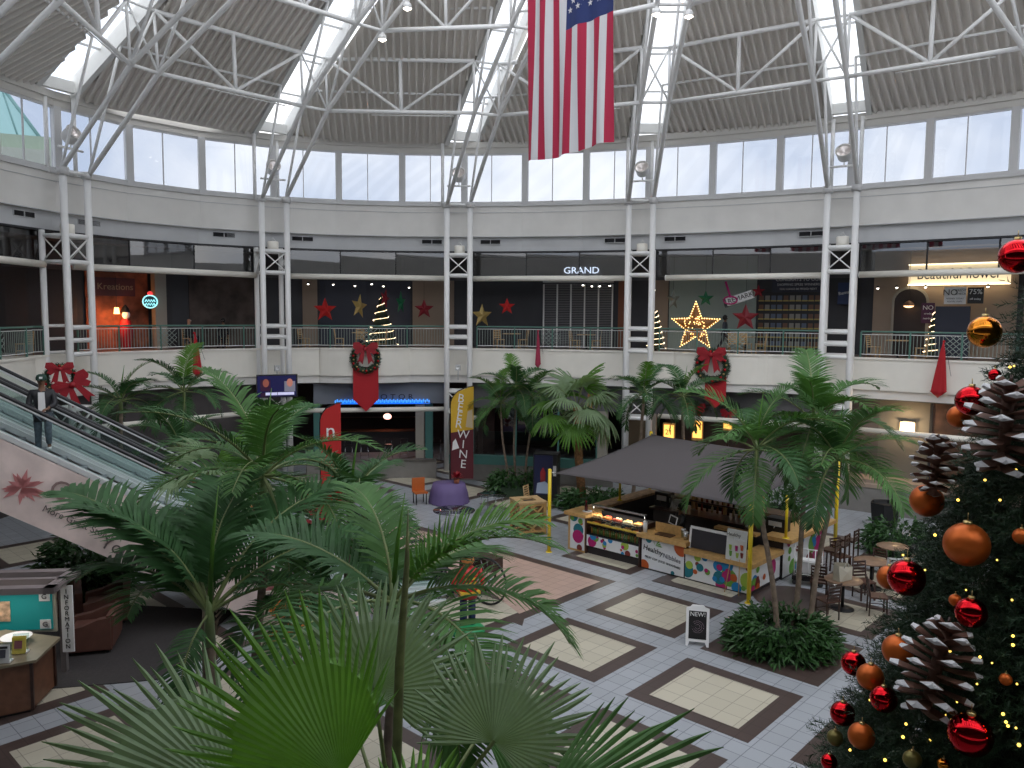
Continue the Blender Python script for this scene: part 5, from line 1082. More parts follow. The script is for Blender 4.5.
# cafe seating right of the kiosk
dc = make_chair('ladder_back_chair', 'x', 'chair', BROWNW, mat('brown_seat', (.10, .045, .03), .4), 4)
cl = [(7.62, 18.72, R(200), 'nearest the planter, with a white napkin over its back'), (7.95, 20.1, R(155), 'second, beyond the first round table towards the kiosk'), (8.95, 19.0, R(75), 'right of the nearest round table'), (9.1, 20.1, R(10), 'between the two round tables'), (10.3, 21.6, R(130), 'behind the second round table'), (9.4, 22.3, R(20), 'farthest, beside the far right yellow pole')]
for i, (x, y, rz, lb) in enumerate(cl):
    o = dc if i == 0 else dup(dc, (x, y, .01), rz)
    o.location = (x, y, .01); o.rotation_euler.z = rz; o['label'] = 'dark brown ladder-back cafe chair ' + lb; o['group'] = 'dark ladder-back chairs by the kiosk'
TTOP = mat('woodgrain_table_top', (.26, .16, .10), .3, var=.2, scale=10)
dt = make_table('round_table', 'x', BLACK, TTOP, .45)
for i, (x, y, lb) in enumerate(((8.25, 19.35, 'nearest, with a white paper bag on it'), (9.65, 20.9, 'second, behind the bag table'), (10.9, 22.3, 'farthest, close to the Christmas tree'))):
    o = dt if i == 0 else dup(dt, (x, y, .01)); o.location = (x, y, .01); o['label'] = 'round brown cafe table on a black pedestal, ' + lb; o['group'] = 'round cafe tables'
st_ = None
for i, (x, y) in enumerate(((6.95, 3.0), (6.95, 3.7), (6.95, 4.4))):
    if st_ is None:
        st_ = thing('counter_stool', 'x', 'stool', (0, 0, 0))
        for sx in (-1, 1):
            MB().beam((sx * .2, -.18, 0), (sx * .17, -.15, .74), .035, .035).build('leg', BROWNW, st_); MB().beam((sx * .2, .2, 0), (sx * .17, .2, 1.1), .035, .035).build('leg', BROWNW, st_)
        MB().box((0, 0, .76), (.38, .38, .05)).build('seat', BROWNW, st_); b = MB(); [b.box((0, .2, z), (.34, .02, .06)) for z in (.86, .96, 1.06)]; b.build('backrest', BROWNW, st_); b = MB(); [b.tube([(-.18, y_, .3), (.18, y_, .3)], .014, 5) for y_ in (-.17, .19)]; b.build('footrest', BROWNW, st_); o = st_
    else: o = dup(st_, (0, 0, 0))
    p = kw(x, y, .01); o.location = p; o.rotation_euler.z = KZ - PI / 2; o['label'] = 'tall dark wooden counter stool, %s along the right kiosk side' % ('nearest', 'middle one', 'farthest')[i]; o['group'] = 'tall stools at the kiosk side'
def bag(label, loc, s_, m):
    T = thing('paper_bag', label, 'bag', loc, .5); b = MB(); b.add([(-.2, -.1, 0), (.2, -.1, 0), (.2, .1, 0), (-.2, .1, 0), (-.23, -.08, .36), (.19, -.11, .3), (.23, .05, .34), (-.17, .1, .4), (0, -.13, .2), (.02, .12, .22)], [(0, 3, 2, 1), (0, 1, 8), (1, 5, 8), (5, 4, 8), (4, 0, 8), (1, 2, 6, 5), (2, 3, 9), (3, 7, 9), (7, 6, 9), (6, 2, 9), (3, 0, 4, 7)]); b.xf(Matrix.Scale(s_, 4)); b.build('paper_body', m, T); MB().tube([(-.08 * s_, -.1 * s_, .3 * s_), (-.04 * s_, -.14 * s_, .48 * s_), (.08 * s_, -.1 * s_, .3 * s_)], .01, 5).build('handle', PAPER, T)
CRM = mat('cream_paper', (.58, .54, .44), .7)
bag('crumpled cream paper bag on the nearest round table', (8.2, 19.3, .765), 1.1, CRM); bag('white plastic bag on the chair beside the Christmas tree', (10.0, 20.2, .5), 1.4, PAPER)
T = thing('napkin', 'white cloth hanging over the back of the chair nearest the planter', 'napkin', (7.7, 18.5, .5), R(200)); MB().add([(-.04, .0, .42), (.1, .02, .44), (.14, -.12, .05), (-.02, -.1, .0), (0, .06, .43), (.08, .06, .42)], [(0, 1, 2, 3), (0, 4, 5, 1)]).build('cloth', PAPER, T)
person('person in pale clothes seated at the far tables beside the Christmas tree', (10.55, 20.5, 0), R(60), 1.7, mat('pale_mint_top', (.5, .56, .54), .8), SDK, SKINL, 'sit', hair=HAIR)
o = dup(dc, (10.55, 20.5, .01), R(60), 'dark brown ladder-back cafe chair under the seated person by the Christmas tree', 'dark ladder-back chairs by the kiosk')

# ================================================================== ESCALATORS
EZ = R(17.5); E0 = (-10.2, 17.3, 0); EM = Matrix.Translation(E0) @ Matrix.Rotation(EZ, 4, 'Z'); T30 = math.tan(R(30))
def ez(x): return max(0, min(5.6, 4.18 - x * T30))
STEPM = mat('escalator_step', (.26, .28, .30), .45, .2); SKIRT = mat('escalator_deck_silver', (.78, .80, .80), .35, .2); HRAIL = mat('black_handrail', (.012, .012, .014), .3)
FLOR = mat('pink_floral_print', (.80, .66, .62), .6, var=.22, scale=1.3); PETAL = mat('red_petal_print', (.62, .24, .24), .6)
def escalator(y0, y1, label, ad=False):
    T = thing('escalator', label, 'escalator', E0, EZ, 'pair of escalators')
    xs0, xs1 = -2.46 - 2.4, 7.24 + 1.6
    st = MB(); x = -2.46; z = 5.6; tr = .4; k = 0
    st.box(((xs0 - 2.46) / 2, (y0 + y1) / 2, 5.55), (-2.46 - xs0, y1 - y0, .1))
    while x < 7.2:
        z2 = z - tr * T30; st.box((x + tr / 2, (y0 + y1) / 2, z2 - .13), (tr, y1 - y0 - .16, .26)); x += tr; z = z2
    st.build('steps', STEPM, T)
    MB().box(((7.24 + xs1) / 2, (y0 + y1) / 2, .02), (xs1 - 7.24, y1 - y0, .04)).build('comb_plate', CHROME, T)
    path = [(xs0, 5.6), (-2.46, 5.6), (7.24, 0), (xs1, 0)]
    for sy, yy in ((-1, y0), (1, y1)):
        d = MB()
        for (xa, za), (xb, zb) in zip(path, path[1:]):
            d.beam((xa, yy, za + .10), (xb, yy, zb + .10), .17, .10, up=(0, 0, 1))
            d.beam((xa, yy - sy * .13, za + .02), (xb, yy - sy * .13, zb + .02), .06, .12)
        d.build('deck_strip', SKIRT, T)
        g = MB()
        for (xa, za), (xb, zb) in zip(path, path[1:]): g.add([(xa, yy, za + .15), (xb, yy, zb + .15), (xb, yy, zb + .92), (xa, yy, za + .92)], [(0, 1, 2, 3)])
        g.build('glass_panel', GLASSE, T)
        h_ = MB(); pts = [(xs0, yy, 6.55), (-2.6, yy, 6.55)] + [(x_, yy, ez(x_) + .95) for x_ in np.linspace(-2.2, 7.0, 20)] + [(7.5, yy, .95), (xs1, yy, .93), (xs1 + .22, yy, .8), (xs1 + .28, yy, .6), (xs1 + .2, yy, .35), (xs1, yy, .22)]
        h_.tube(pts, .042, 8); h_.build('handrail', HRAIL, T)
        h_ = MB(); h_.tube([(p[0], p[1], p[2] - .06) for p in pts[:-5]], .028, 6); h_.build('rail_channel', SKIRT, T)
    s_ = MB()
    for sy, yy in ((-1, y0 - .09), (1, y1 + .09)):
        s_.add([(xs0, yy, 5.62), (-2.46, yy, 5.62), (7.24, yy, .04), (7.24, yy, 0), (4.55, yy, 0), (-2.3, yy, 3.95), (xs0, yy, 4.0)], [(0, 1, 2, 3, 4, 5, 6)])
    s_.add([(xs0, y0 - .09, 4.0), (-2.3, y0 - .09, 3.95), (4.55, y0 - .09, 0), (4.55, y1 + .09, 0), (-2.3, y1 + .09, 3.95), (xs0, y1 + .09, 4.0)], [(0, 1, 4, 5), (1, 2, 3, 4)])
    o = s_.build('side_cladding', FLOR if ad else SKIRT, T)
    return T, o
EM_ = escalator
T1, cl1 = escalator(-.58, .58, 'near escalator carrying the man, its side clad with a pink floral advert', True)
T2, cl2 = escalator(.86, 2.02, 'far escalator, running down behind the one with the man')
rn = random.Random(4)
def zs(x, q): top = ez(x) + 0.02; return top - q * 1.35
for (fx, fq, r_) in ((-.30, .62, .55), (-1.5, .5, .5), (3.3, .55, .42), (4.6, .5, .35)):
    f = MB()
    for i in range(26):
        a = rn.uniform(0, 2 * PI); L_ = r_ * rn.uniform(.5, 1); c = (fx, zs(fx, fq)); tx, tz = c[0] + L_ * math.cos(a), c[1] + L_ * .75 * math.sin(a); w_ = .05
        tz = min(tz, ez(tx) - .05); tz = max(tz, ez(tx) - 1.30)
        mx, mz = (c[0] + tx) / 2, (c[1] + tz) / 2; f.add([(c[0], -.685, c[1]), (mx - w_ * math.sin(a), -.685, mz + w_ * math.cos(a)), (tx, -.685, tz), (mx + w_ * math.sin(a), -.685, mz - w_ * math.cos(a))], [(0, 1, 2, 3)])
    f.build('printed_flower', PETAL, cl1)
GREYL = mat('grey_brown_lettering', (.12, .09, .09), .5)
sl = R(30)
text('Coming', 'lettering', mat('taupe_lettering', (.28, .19, .18), .5), cl1, (1.0, -.70, zs(1.0, .40)), .56, rot=(PI / 2, sl, 0)); 
text('More Great Stores', 'lettering', GREYL, cl1, (.75, -.70, zs(.75, .80)), .2, rot=(PI / 2, sl, 0)); text('Your Near Me', 'lettering', GREYL, cl1, (2.2, -.70, zs(2.2, .93)), .40, rot=(PI / 2, sl, 0))
MB().add([(1.1, 0, 0)], []) if False else None
mp = EM @ Vector((0, -.05, 0))
person('man in a dark green cap, dark jacket and grey jeans riding the near escalator', (mp.x, mp.y, 4.07), R(25), 1.76, mat('black_jacket', (.014, .014, .018), .6), JEANS, SKIN, 'esc', cap=mat('dark_green_cap', (.01, .045, .03), .7), shirt=PAPER, arm='both', shoes=PAPER)

# ================================================================== INFORMATION DESK AND LOUNGE
OAK = mat('desk_brown_laminate', (.15, .065, .035), .45, var=.2, scale=6); DTOP = mat('desk_olive_top', (.22, .18, .12), .4, var=.1, scale=5)
T = thing('information_desk', 'brown hexagonal information desk with a pale worktop at the lower left', 'desk', (-9.75, 14.2, 0), R(8))
hexa = [(1.35 * math.cos(a + PI / 6), 1.0 * math.sin(a + PI / 6)) for a in [i * PI / 3 for i in range(6)]]
MB().plate([(x * .93, y * .93) for x, y in hexa], .06, .95).build('body', OAK, T); MB().plate([(x * 1.03, y * 1.03) for x, y in hexa], .95, 1.0).build('worktop', DTOP, T); MB().plate([(x * .88, y * .88) for x, y in hexa], 0, .06).build('plinth', DARK, T)
[MB().box((x * .94, y * .94, .5), (.05, .05, .88)).build('corner_strip', BROWNW, T) for x, y in hexa]
T = thing('information_board', 'teal lit notice board with a grey open canopy frame and a white INFORMATION sign', 'notice board', (-9.85, 15.35, 0), R(6))
for x in (-1.3, .92): MB().box((x, .1, .95), (.1, .12, 1.9)).build('post', mat('board_grey', (.16, .14, .14), .5), T)
MB().box((-.2, 0, 1.34), (2.1, .06, .9)).build('board_frame', mat('board_cream', (.55, .5, .4), .5), T); MB().box((-.2, -.04, 1.34), (1.98, .03, .78)).build('teal_field', mat('teal_felt', (.01, .22, .22), .6, emit=.06, ecol=(.01, .4, .4)), T)
MB().box((-.25, -.065, 1.34), (.52, .02, .40)).build('map_picture', mat('map_print', (.62, .42, .28), .6, var=.5, scale=9), T)
for z in (1.62, 1.06): o = MB().box((.66, -.065, z), (.2, .02, .18)).build('corner_logo', PAPER, T); text('G', 'lettering', DARK, T, (.66, -.085, z), .14)
o = MB().box((1.06, -.02, 1.14), (.22, .04, 1.35)).build('sign_strip', PAPER, T)
for i, c_ in enumerate('INFORMATION'): text(c_, 'lettering', BLACK, o, (1.06, -.05, 1.70 - i * .112), .125)
b = MB(); zc = 1.96
for (x0, x1, y0, y1) in ((-1.9, 1.15, -.75, -.55), (-1.9, 1.15, .25, .45), (-1.9, 1.15, -.2, -.08), (.95, 1.15, -.75, .45), (-1.9, -1.7, -.75, .45)): b.box(((x0 + x1) / 2, (y0 + y1) / 2, zc), (x1 - x0, y1 - y0, .12))
b.build('canopy_frame', mat('canopy_grey', (.26, .22, .22), .5), T)
l_ = bpy.data.lights.new('strip_light', 'AREA'); l_.energy = 6; l_.size = 1.6; l_.shape = 'RECTANGLE'; l_.size_y = .08; l_.color = (1, .95, .85); o = bpy.data.objects.new('strip_light', l_); COL.objects.link(o); o.parent = T; o.location = (-.2, -.35, 1.88); o.rotation_euler = (R(-35), 0, 0)
for i, (x, y, c1_, L_) in enumerate(((-9.0, 13.75, (.6, .6, .6), 'white brochures with a black picture, in the right front stand on the desk'), (-8.95, 14.15, (.6, .5, .1), 'yellow headed brochures in the right rear stand on the desk'), (-9.5, 13.85, (.55, .3, .45), 'pink brochures in the middle stand on the desk'), (-9.85, 14.1, (.55, .12, .15), 'red and white brochures in the left stand on the desk'))):
    T = thing('brochure_stand', L_, 'brochure stand', (x, y, 1.0), R(10), 'brochure stands on the information desk')
    MB().box((0, .03, .17), (.26, .02, .34), rx=-.2).build('back_plate', GLASSE, T); MB().box((0, 0, .02), (.26, .14, .03)).build('base', PAPER, T)
    for q in range(2): MB().box((0, -.03 - q * .025, .17 - q * .01), (.23, .012, .3), rx=-.2).build('brochure', mat('brochure_%d' % i, c1_, .5), T)
    MB().box((0, -.075, .18), (.13, .006, .14), rx=-.2).build('cover_picture', mat('cover_pic_%d' % i, (.08 + .15 * i, .08, .1), .5), T); MB().box((0, -.068, .29), (.2, .006, .04), rx=-.2).build('cover_title', mat('title_yellow', (.6, .5, .05), .5) if i % 2 else BLACK, T)
T = thing('white_bowl', 'white bowl behind the brochure stands', 'bowl', (-9.3, 14.6, 1.0), 0); MB().lathe([(.001, .01), (.1, .01), (.26, .12), (.27, .12), (.1, 0), (.001, 0)], n=18).build('bowl_body', PAPER, T)
for i, (x, y) in enumerate(((-10.3, 13.7), (-9.9, 13.5))):
    T = MB().box((0, 0, .004), (.3, .2, .008)).build('leaflet', PAPER); T.location = (x, y, 1.0); T.rotation_euler = (0, 0, .3 * i + .2); tag(T, 'flat leaflet lying on the front edge of the information desk', 'leaflet', 'leaflets on the information desk')
RUG = mat('dark_lounge_carpet', (.045, .04, .04), .95, var=.15, scale=20)
o = MB().plate(ccw([(-9.6, 14.6), (-6.9, 15.2), (-6.7, 18.9), (-10.8, 19.4), (-11.5, 15.5)]), .008, .02).build('area_rug', RUG); tag(o, 'dark carpet under the armchairs behind the information desk', 'rug')
LEA = mat('brown_upholstery', (.13, .055, .04), .55, var=.15, scale=4)
def armchair(label, loc, rz):
    T = thing('armchair', label, 'armchair', loc, rz, 'brown tub armchairs'); b = MB()
    MB().box((0, 0, .22), (.95, .9, .30)).build('base', LEA, T); MB().box((0, -.05, .42), (.62, .68, .14)).build('seat_cushion', LEA, T)
    for sx in (-1, 1): MB().wallp([(-.45, .1), (.45, .1), (.45, .78), (.2, .74), (-.1, .62), (-.45, .56)], -.08, .08).xf(Matrix.Translation((sx * .42, 0, 0)) @ Matrix.Rotation(PI / 2, 4, 'Z')).build('armrest', LEA, T)
    MB().box((0, .42, .48), (.95, .16, .66), rx=-.08).build('backrest', LEA, T); [MB().box((sx * .4, sy * .36, .035), (.06, .06, .07)).build('leg', BLACK, T) for sx in (-1, 1) for sy in (-1, 1)]
armchair('brown tub armchair nearest the information board, its back to the dark rug', (-9.0, 16.75, .02), R(-75)); armchair('brown tub armchair behind the nearer one', (-9.5, 18.3, .02), R(-65)); armchair('brown tub armchair deepest in the lounge, by the shrubs', (-10.8, 18.6, .02), R(30))

# ================================================================== THINGS BEYOND THE FOREGROUND PALMS
T = thing('nutcracker_statue', 'standing nutcracker figure in a red and yellow coat on a round green base', 'statue', (-.97, 17.7, 0), R(20))
MB().lathe([(.001, .2), (.28, .2), (.36, .14), (.40, .1), (.40, 0), (.001, 0)], n=22).build('base', mat('green_base', (.02, .28, .10), .4), T)
for sx in (-1, 1): MB().tube([(sx * .1, 0, .2), (sx * .1, 0, .85)], .085, 10).build('leg', mat('navy_trousers', (.02, .025, .10), .5), T)
MB().lathe([(.001, .82), (.22, .84), (.24, 1.0), (.2, 1.15), (.25, 1.45), (.12, 1.55), (.001, 1.56)], n=16).build('coat', mat('statue_red', (.5, .02, .02), .4), T)
b = MB(); [b.box((0, -.22, z), (.26, .06, .035)) for z in (1.12, 1.22, 1.32, 1.42)]; b.box((0, -.1, .99), (.46, .3, .06)); b.build('braid', mat('statue_yellow', (.7, .45, .04), .4), T)
for sx in (-1, 1): MB().tube([(sx * .26, 0, 1.45), (sx * .34, -.03, 1.2), (sx * .30, -.16, 1.0)], [.075, .065, .05], 8).build('arm', mat('statue_red', (.5, .02, .02), .4), T)
MB().ball((0, 0, 1.70), .15, 9).build('head', mat('statue_orange', (.60, .24, .06), .5), T); MB().lathe([(.16, 1.78), (.17, 1.82), (.15, 2.02), (.19, 2.06), (.001, 2.08)], n=16).build('hat', BLACK, T)
b = MB(); [b.ball((x, -.14, 1.73), .018, 4) for x in (-.05, .05)]; b.box((0, -.15, 1.64), (.09, .02, .03)); b.build('face', BLACK, T)
T = thing('big_wheeled_cart', 'cart on two large thin black wheels beside the nutcracker', 'cart', (-.75, 20.0, 0), R(-35))
for i, (x, y, r_) in enumerate(((.45, -.35, .58), (-.35, .30, .58))):
    b = MB(); b.tube([(x + r_ * math.cos(a), y, r_ + .03 + r_ * math.sin(a)) for a in np.linspace(0, 2 * PI, 29)], .03, 6, cap=False); o = b.build('wheel', BLACK, T)
    b = MB(); [b.tube([(x, y, r_ + .03), (x + r_ * math.cos(a), y, r_ + .03 + r_ * math.sin(a))], .006, 4) for a in np.linspace(0, 2 * PI, 17)[:-1]]; b.build('spokes', CHROME, o)
MB().box((0, 0, .95), (1.0, .5, .3)).build('cart_bed', BROWNW, T); MB().tube([(.45, -.35, .61), (.45, .3, .61)], .02, 6).build('axle', CHROME, T); MB().tube([(-.5, 0, 1.0), (-1.2, 0, 1.15)], .02, 6).build('handle', CHROME, T)
T = thing('purple_table', 'round table under a pleated purple cloth beyond the palms', 'table', (-2.4, 30.4, 0), 0)
b = MB(); b.lathe([(.001, .78)] + [(.62, .77)] + [(.70, .4), (.76, .02)], n=36); 
for i in range(36 * 2, 36 * 4): v = b.v[i]; a = (i % 36) * PI; k_ = 1 + .05 * math.cos(a * 1.0); b.v[i] = (v[0] * k_, v[1] * k_, v[2])
b.build('table_cloth', mat('purple_cloth', (.14, .10, .24), .7), T); MB().tube([(0, 0, 0), (0, 0, .75)], .05, 8).build('pedestal', BLACK, T)
T = thing('poinsettia', 'red poinsettia on the purple table', 'plant', (-2.1, 30.3, .78), 0)
MB().lathe([(.001, 0), (.09, 0), (.12, .16), (.001, .16)], n=12).build('pot', mat('terracotta', (.35, .12, .06), .7), T); b = MB()
for i in range(40):
    a = random.uniform(0, 6.3); e_ = random.uniform(.1, 1.2); d = Vector((math.cos(a) * math.cos(e_), math.sin(a) * math.cos(e_), math.sin(e_))); s_ = d.cross(Vector((0, 0, 1))).normalized() * .05; c = Vector((0, 0, .2)); b.add([c, c + d * .16 + s_, c + d * .3, c + d * .16 - s_], [(0, 1, 2, 3)])
b.build('red_bracts', REDS, T)
T = thing('orange_chair', 'small orange chair left of the purple table', 'chair', (-3.5, 30.2, 0), .4)
OR_ = mat('orange_plastic', (.45, .11, .02), .4); MB().box((0, 0, .45), (.5, .48, .05)).build('seat', OR_, T); MB().box((0, .22, .72), (.5, .05, .5)).build('backrest', OR_, T); [MB().tube([(sx * .2, sy * .2, 0), (sx * .2, sy * .2, .44)], .02, 6).build('leg', BLACK, T) for sx in (-1, 1) for sy in (-1, 1)]
T = thing('red_armchair', 'red patterned armchair seen between the palms left of the bar', 'armchair', (-6.8, 27.2, 0), .5)
MB().box((0, 0, .3), (.8, .8, .4)).build('seat', REDS, T); MB().box((0, .35, .7), (.8, .14, .7)).build('backrest', RED, T); [MB().box((sx * .38, 0, .5), (.12, .8, .3)).build('armrest', RED, T) for sx in (-1, 1)]; [MB().box((sx * .33, sy * .33, .05), (.06, .06, .1)).build('leg', BLACK, T) for sx in (-1, 1) for sy in (-1, 1)]
T = thing('glass_round_table', 'round glass topped table on splayed white legs, left of the pink floor', 'table', (-1.9, 26.2, 0), 0)
MB().lathe([(.001, .72), (.7, .72), (.7, .74), (.001, .74)], n=30).build('tabletop', GLASSD, T); [MB().tube([(.15 * math.cos(a), .15 * math.sin(a), .72), (.6 * math.cos(a), .6 * math.sin(a), 0)], .018, 6).build('leg', PAPER, T) for a in (.4, 1.97, 3.5, 5.1)]
T = thing('far_glass_table', 'grey glass topped table with thin legs beside the wooden bin', 'table', (-.7, 28.6, 0), 0)
MB().lathe([(.001, .72), (.55, .72), (.55, .74), (.001, .74)], n=24).build('tabletop', GLASSD, T); [MB().tube([(.4 * math.cos(a), .4 * math.sin(a), .72), (.42 * math.cos(a), .42 * math.sin(a), 0)], .015, 6).build('leg', CHROME, T) for a in (.4, 1.97, 3.5, 5.1)]
o = dup(pc, (.75, 29.3, 0), R(60), 'small brown wooden chair between the bin and the vending machine'); o['group'] = 'pale wooden chairs behind the railings'; del o['group']
T = thing('food_advert', 'three sided food advert printed with oranges, under the escalator', 'sign', (-4.55, 16.3, 0), R(25))
b = MB(); b.wallp([(-.75, 0), (.75, 0), (.55, 1.5), (-.55, 1.5)], -.03, .03); b.build('board', mat('advert_cream', (.55, .45, .38), .6), T); b = MB()
for (x, z, r_) in ((-.25, 1.1, .24), (.2, 1.2, .2), (0, .75, .26), (.35, .55, .18), (-.4, .5, .2)): b.add([(x + r_ * math.cos(a), -.036, z + r_ * .8 * math.sin(a)) for a in np.linspace(0, 2 * PI, 17)[:-1]], [tuple(range(16))])
b.build('orange_pictures', mat('food_orange', (.58, .18, .04), .5, var=.4, scale=8), T); b = MB(); b.add([(-.5 + .2 * math.cos(a), -.038, 1.3 + .15 * math.sin(a)) for a in np.linspace(0, 2 * PI, 13)[:-1]], [tuple(range(12))]); b.build('dark_picture', DARK, T); MB().tube([(0, .05, 1.3), (0, .6, 0)], .02, 6).build('strut', BLACK, T)
T = thing('caution_sign', 'pale yellow chevron caution board at the foot of the escalators', 'sign', (-2.95, 18.6, 0), R(10))
MB().wallp([(-.3, 0), (-.18, 0), (0, .9), (.18, 0), (.3, 0), (.1, 1.25), (0, 1.45), (-.1, 1.25)], -.02, .02).xf(Matrix.Translation((0, 0, .25))).build('board', mat('pale_yellow', (.65, .52, .22), .5), T); MB().box((0, 0, .13), (.6, .35, .26)).build('base', BLACK, T)

# ================================================================== PALMS
def frond_mesh(L, e0, droop, seed, nl=46, lw=.034, ll=.5, vee=.35, side=0.0, hang=.35):
    rn = random.Random(seed); b = MB(); n = 18; P = [Vector((0, 0, 0))]; D = []
    az = 0.0
    for i in range(n):
        q = (i + .5) / n; e = e0 - droop * q ** 1.25; az += side / n
        d = Vector((math.cos(e) * math.cos(az), math.cos(e) * math.sin(az), math.sin(e))); D.append(d); P.append(P[-1] + d * L / n)
    D.append(D[-1])
    b.tube(P, [L * .012 * (1 - .85 * i / n) + .002 for i in range(n + 1)], 5, 1, cap=False)
    for i in range(nl):
        q = .17 + .82 * i / (nl - 1); f_ = q * n; k = min(int(f_), n - 1); c = P[k].lerp(P[k + 1], f_ - k); d = D[k]
        S = d.cross(Vector((0, 0, 1))); S = S.normalized() if S.length > .05 else Vector((0, 1, 0)); U = S.cross(d).normalized()
        ln = ll * (math.sin(PI * min(1, (q - .1) / .95) ** .75) ** .6 + .08) * rn.uniform(.9, 1.08)
        fwd = .45 + .9 * q ** 2
        for sg in (-1, 1):
            lf = (S * sg + d * fwd * rn.uniform(.85, 1.15) + U * (vee + rn.uniform(-.12, .12))).normalized()
            w = U.cross(lf).normalized() if abs(U.dot(lf)) < .95 else S; w = (w + U * .35 * sg * rn.uniform(-.4, 1)).normalized()
            pts = []; p = Vector(c); dd = lf.copy()
            for j in range(4):
                pts.append(Vector(p)); p = p + dd * ln / 3; dd = (dd + Vector((0, 0, -hang * (j + 1) * .42))).normalized()
            ws = [lw * .5, lw, lw * .75, .002]
            vs = []
            for pp, w_ in zip(pts, ws): vs += [pp - w * w_ * .5, pp + w * w_ * .5]
            b.add(vs, [(0, 1, 3, 2), (2, 3, 5, 4), (4, 5, 7, 6)], 0)
    return b
FCACHE = {}
def frond_obj(T, key, mats, az, roll=0.0, name='frond', loc=(0, 0, 0), scale=1.0):
    if (key, mats[0].name) not in FCACHE:
        o = frond_mesh(**dict(key)).build(name, list(mats), T); FCACHE[(key, mats[0].name)] = o.data
    else: o = bpy.data.objects.new(name, FCACHE[(key, mats[0].name)]); COL.objects.link(o); o.parent = T
    o.location = loc; o.rotation_euler = (roll, 0, az); o.scale = (scale,) * 3
    return o
RACH = mat('frond_stalk', (.16, .20, .07), .5)
def palm(label, hub, base, L=1.7, nf=13, seed=0, group=None, r=.07, spear=True, fr=None, lm=LEAF, ll=.42, lw=.034, low=-.45, fresh=1):
    """hub and base in world coordinates"""
    T = thing('feather_palm', label, 'palm', (base[0], base[1], base[2]), 0, group); rn = random.Random(seed); H = Vector(hub) - Vector(base)
    P = [H * q + Vector((0, 0, 0)) + Vector((.05 * math.sin(q * 5 + seed), .05 * math.cos(q * 4 + seed), 0)) * (q * (1 - q) * 4) for q in np.linspace(0, 1, 9)]
    MB().tube(P, [r * 1.35] + [r * (1.05 - .25 * q) for q in np.linspace(0, 1, 8)], 9).build('trunk', TRUNK, T)
    cs = MB(); cs.tube([H - Vector((0, 0, .02)), H + Vector((0, 0, .3)), H + Vector((0, 0, .55))], [r * .9, r * .75, r * .3], 8); cs.build('crownshaft', mat('pale_crownshaft', (.16, .22, .08), .5), T)
    hp = H + Vector((0, 0, .35))
    if fr is None:
        fr = []
        for i in range(nf):
            q = i / nf; fr.append((i * 2.4 + rn.uniform(-.2, .2) + seed, 1.35 - 1.75 * q ** .9 + (0 if q < .7 else low * (q - .7)), rn.uniform(.85, 1.1)))
    for i, (az, e0, s_) in enumerate(fr):
        e0 = round(e0 * 5) / 5; key = (('L', L), ('e0', e0), ('droop', 1.25 + .25 * (e0 < .5) + .15 * ((i * 7) % 3 - 1)), ('seed', i % 3), ('ll', ll), ('lw', lw), ('side', .25 * ((i % 3) - 1)), ('nl', 46))
        m = LEAFB if (i < fresh) else (LEAFD if (i % 4 == 3) else lm)
        frond_obj(T, key, (m, RACH), az, rn.uniform(-.15, .15), loc=hp, scale=s_)
    if spear: MB().tube([hp, hp + Vector((.05, .02, L * .35)), hp + Vector((.12, .04, L * .62))], [.03, .022, .004], 6).build('spear_leaf', LEAFB, T)
    return T
def fan_blade(r, span, n, seed, split=.52, droop=.25, pleat=.16, fall=.22):
    """local: x = middle direction, z = blade normal"""
    rn = random.Random(seed); b = MB(); da = span / n
    for i in range(n):
        a0 = -span / 2 + i * da; a1 = a0 + da; am = (a0 + a1) / 2; side = abs(am) / (span / 2); R_ = r * (1 - fall * side ** 2) * rn.uniform(.84, 1.04)
        def Pt(a, q, h): rr = R_ * q if q > split else r * q * (1 - fall * (abs(a) / (span / 2)) ** 2); return Vector((rr * math.cos(a), rr * math.sin(a), h - droop * r * q ** 2.2 + .05 * r * math.cos(a * 2)))
        tipz = rn.uniform(-.13, .04) * r; tw = rn.uniform(-.5, .5) * da
        rows = [(.02, 1, 0), (.3, 1, 0), (split, 1, 0), (.72, .72, .3), (.88, .42, .7), (1.0, .05, 1)]; vs = []
        for q, wf, tb in rows:
            hw = da / 2 * wf; h = pleat * da * r * q * 1.6 * (1 if q < .9 else .5); z = tipz * tb
            vs += [Pt(am - hw + tw * tb, q, 0) + Vector((0, 0, z)), Pt(am + tw * tb, q, h) + Vector((0, 0, z)), Pt(am + hw + tw * tb, q, 0) + Vector((0, 0, z))]
        fs = []
        for k in range(len(rows) - 1): fs += [(3 * k, 3 * k + 1, 3 * k + 4, 3 * k + 3), (3 * k + 1, 3 * k + 2, 3 * k + 5, 3 * k + 4)]
        b.add(vs, fs)
    return b
def fan_leaf(T, org, hub, axis, normal, r, span=R(250), n=40, m=LEAFG, seed=0, split=.52, droop=.25, pr=.014, fall=.22):
    """petiole from org (crown) to hub, blade at the hub; world vectors relative to the thing"""
    org, hub = Vector(org), Vector(hub); x = Vector(axis).normalized(); z = Vector(normal); z = (z - x * z.dot(x)).normalized(); y = z.cross(x)
    M = Matrix((x, y, z)).transposed().to_4x4(); M.translation = hub
    o = fan_blade(r, span, n, seed, split, droop, fall=fall).xf(M).build('fan_leaf', m, T)
    mid = (org + hub) / 2 + Vector((0, 0, .06)); MB().tube([org, mid, hub, hub + x * r * .12], [pr * 1.3, pr, pr * .8, .003], 6).build('leaf_stalk', RACH, o)
    return o
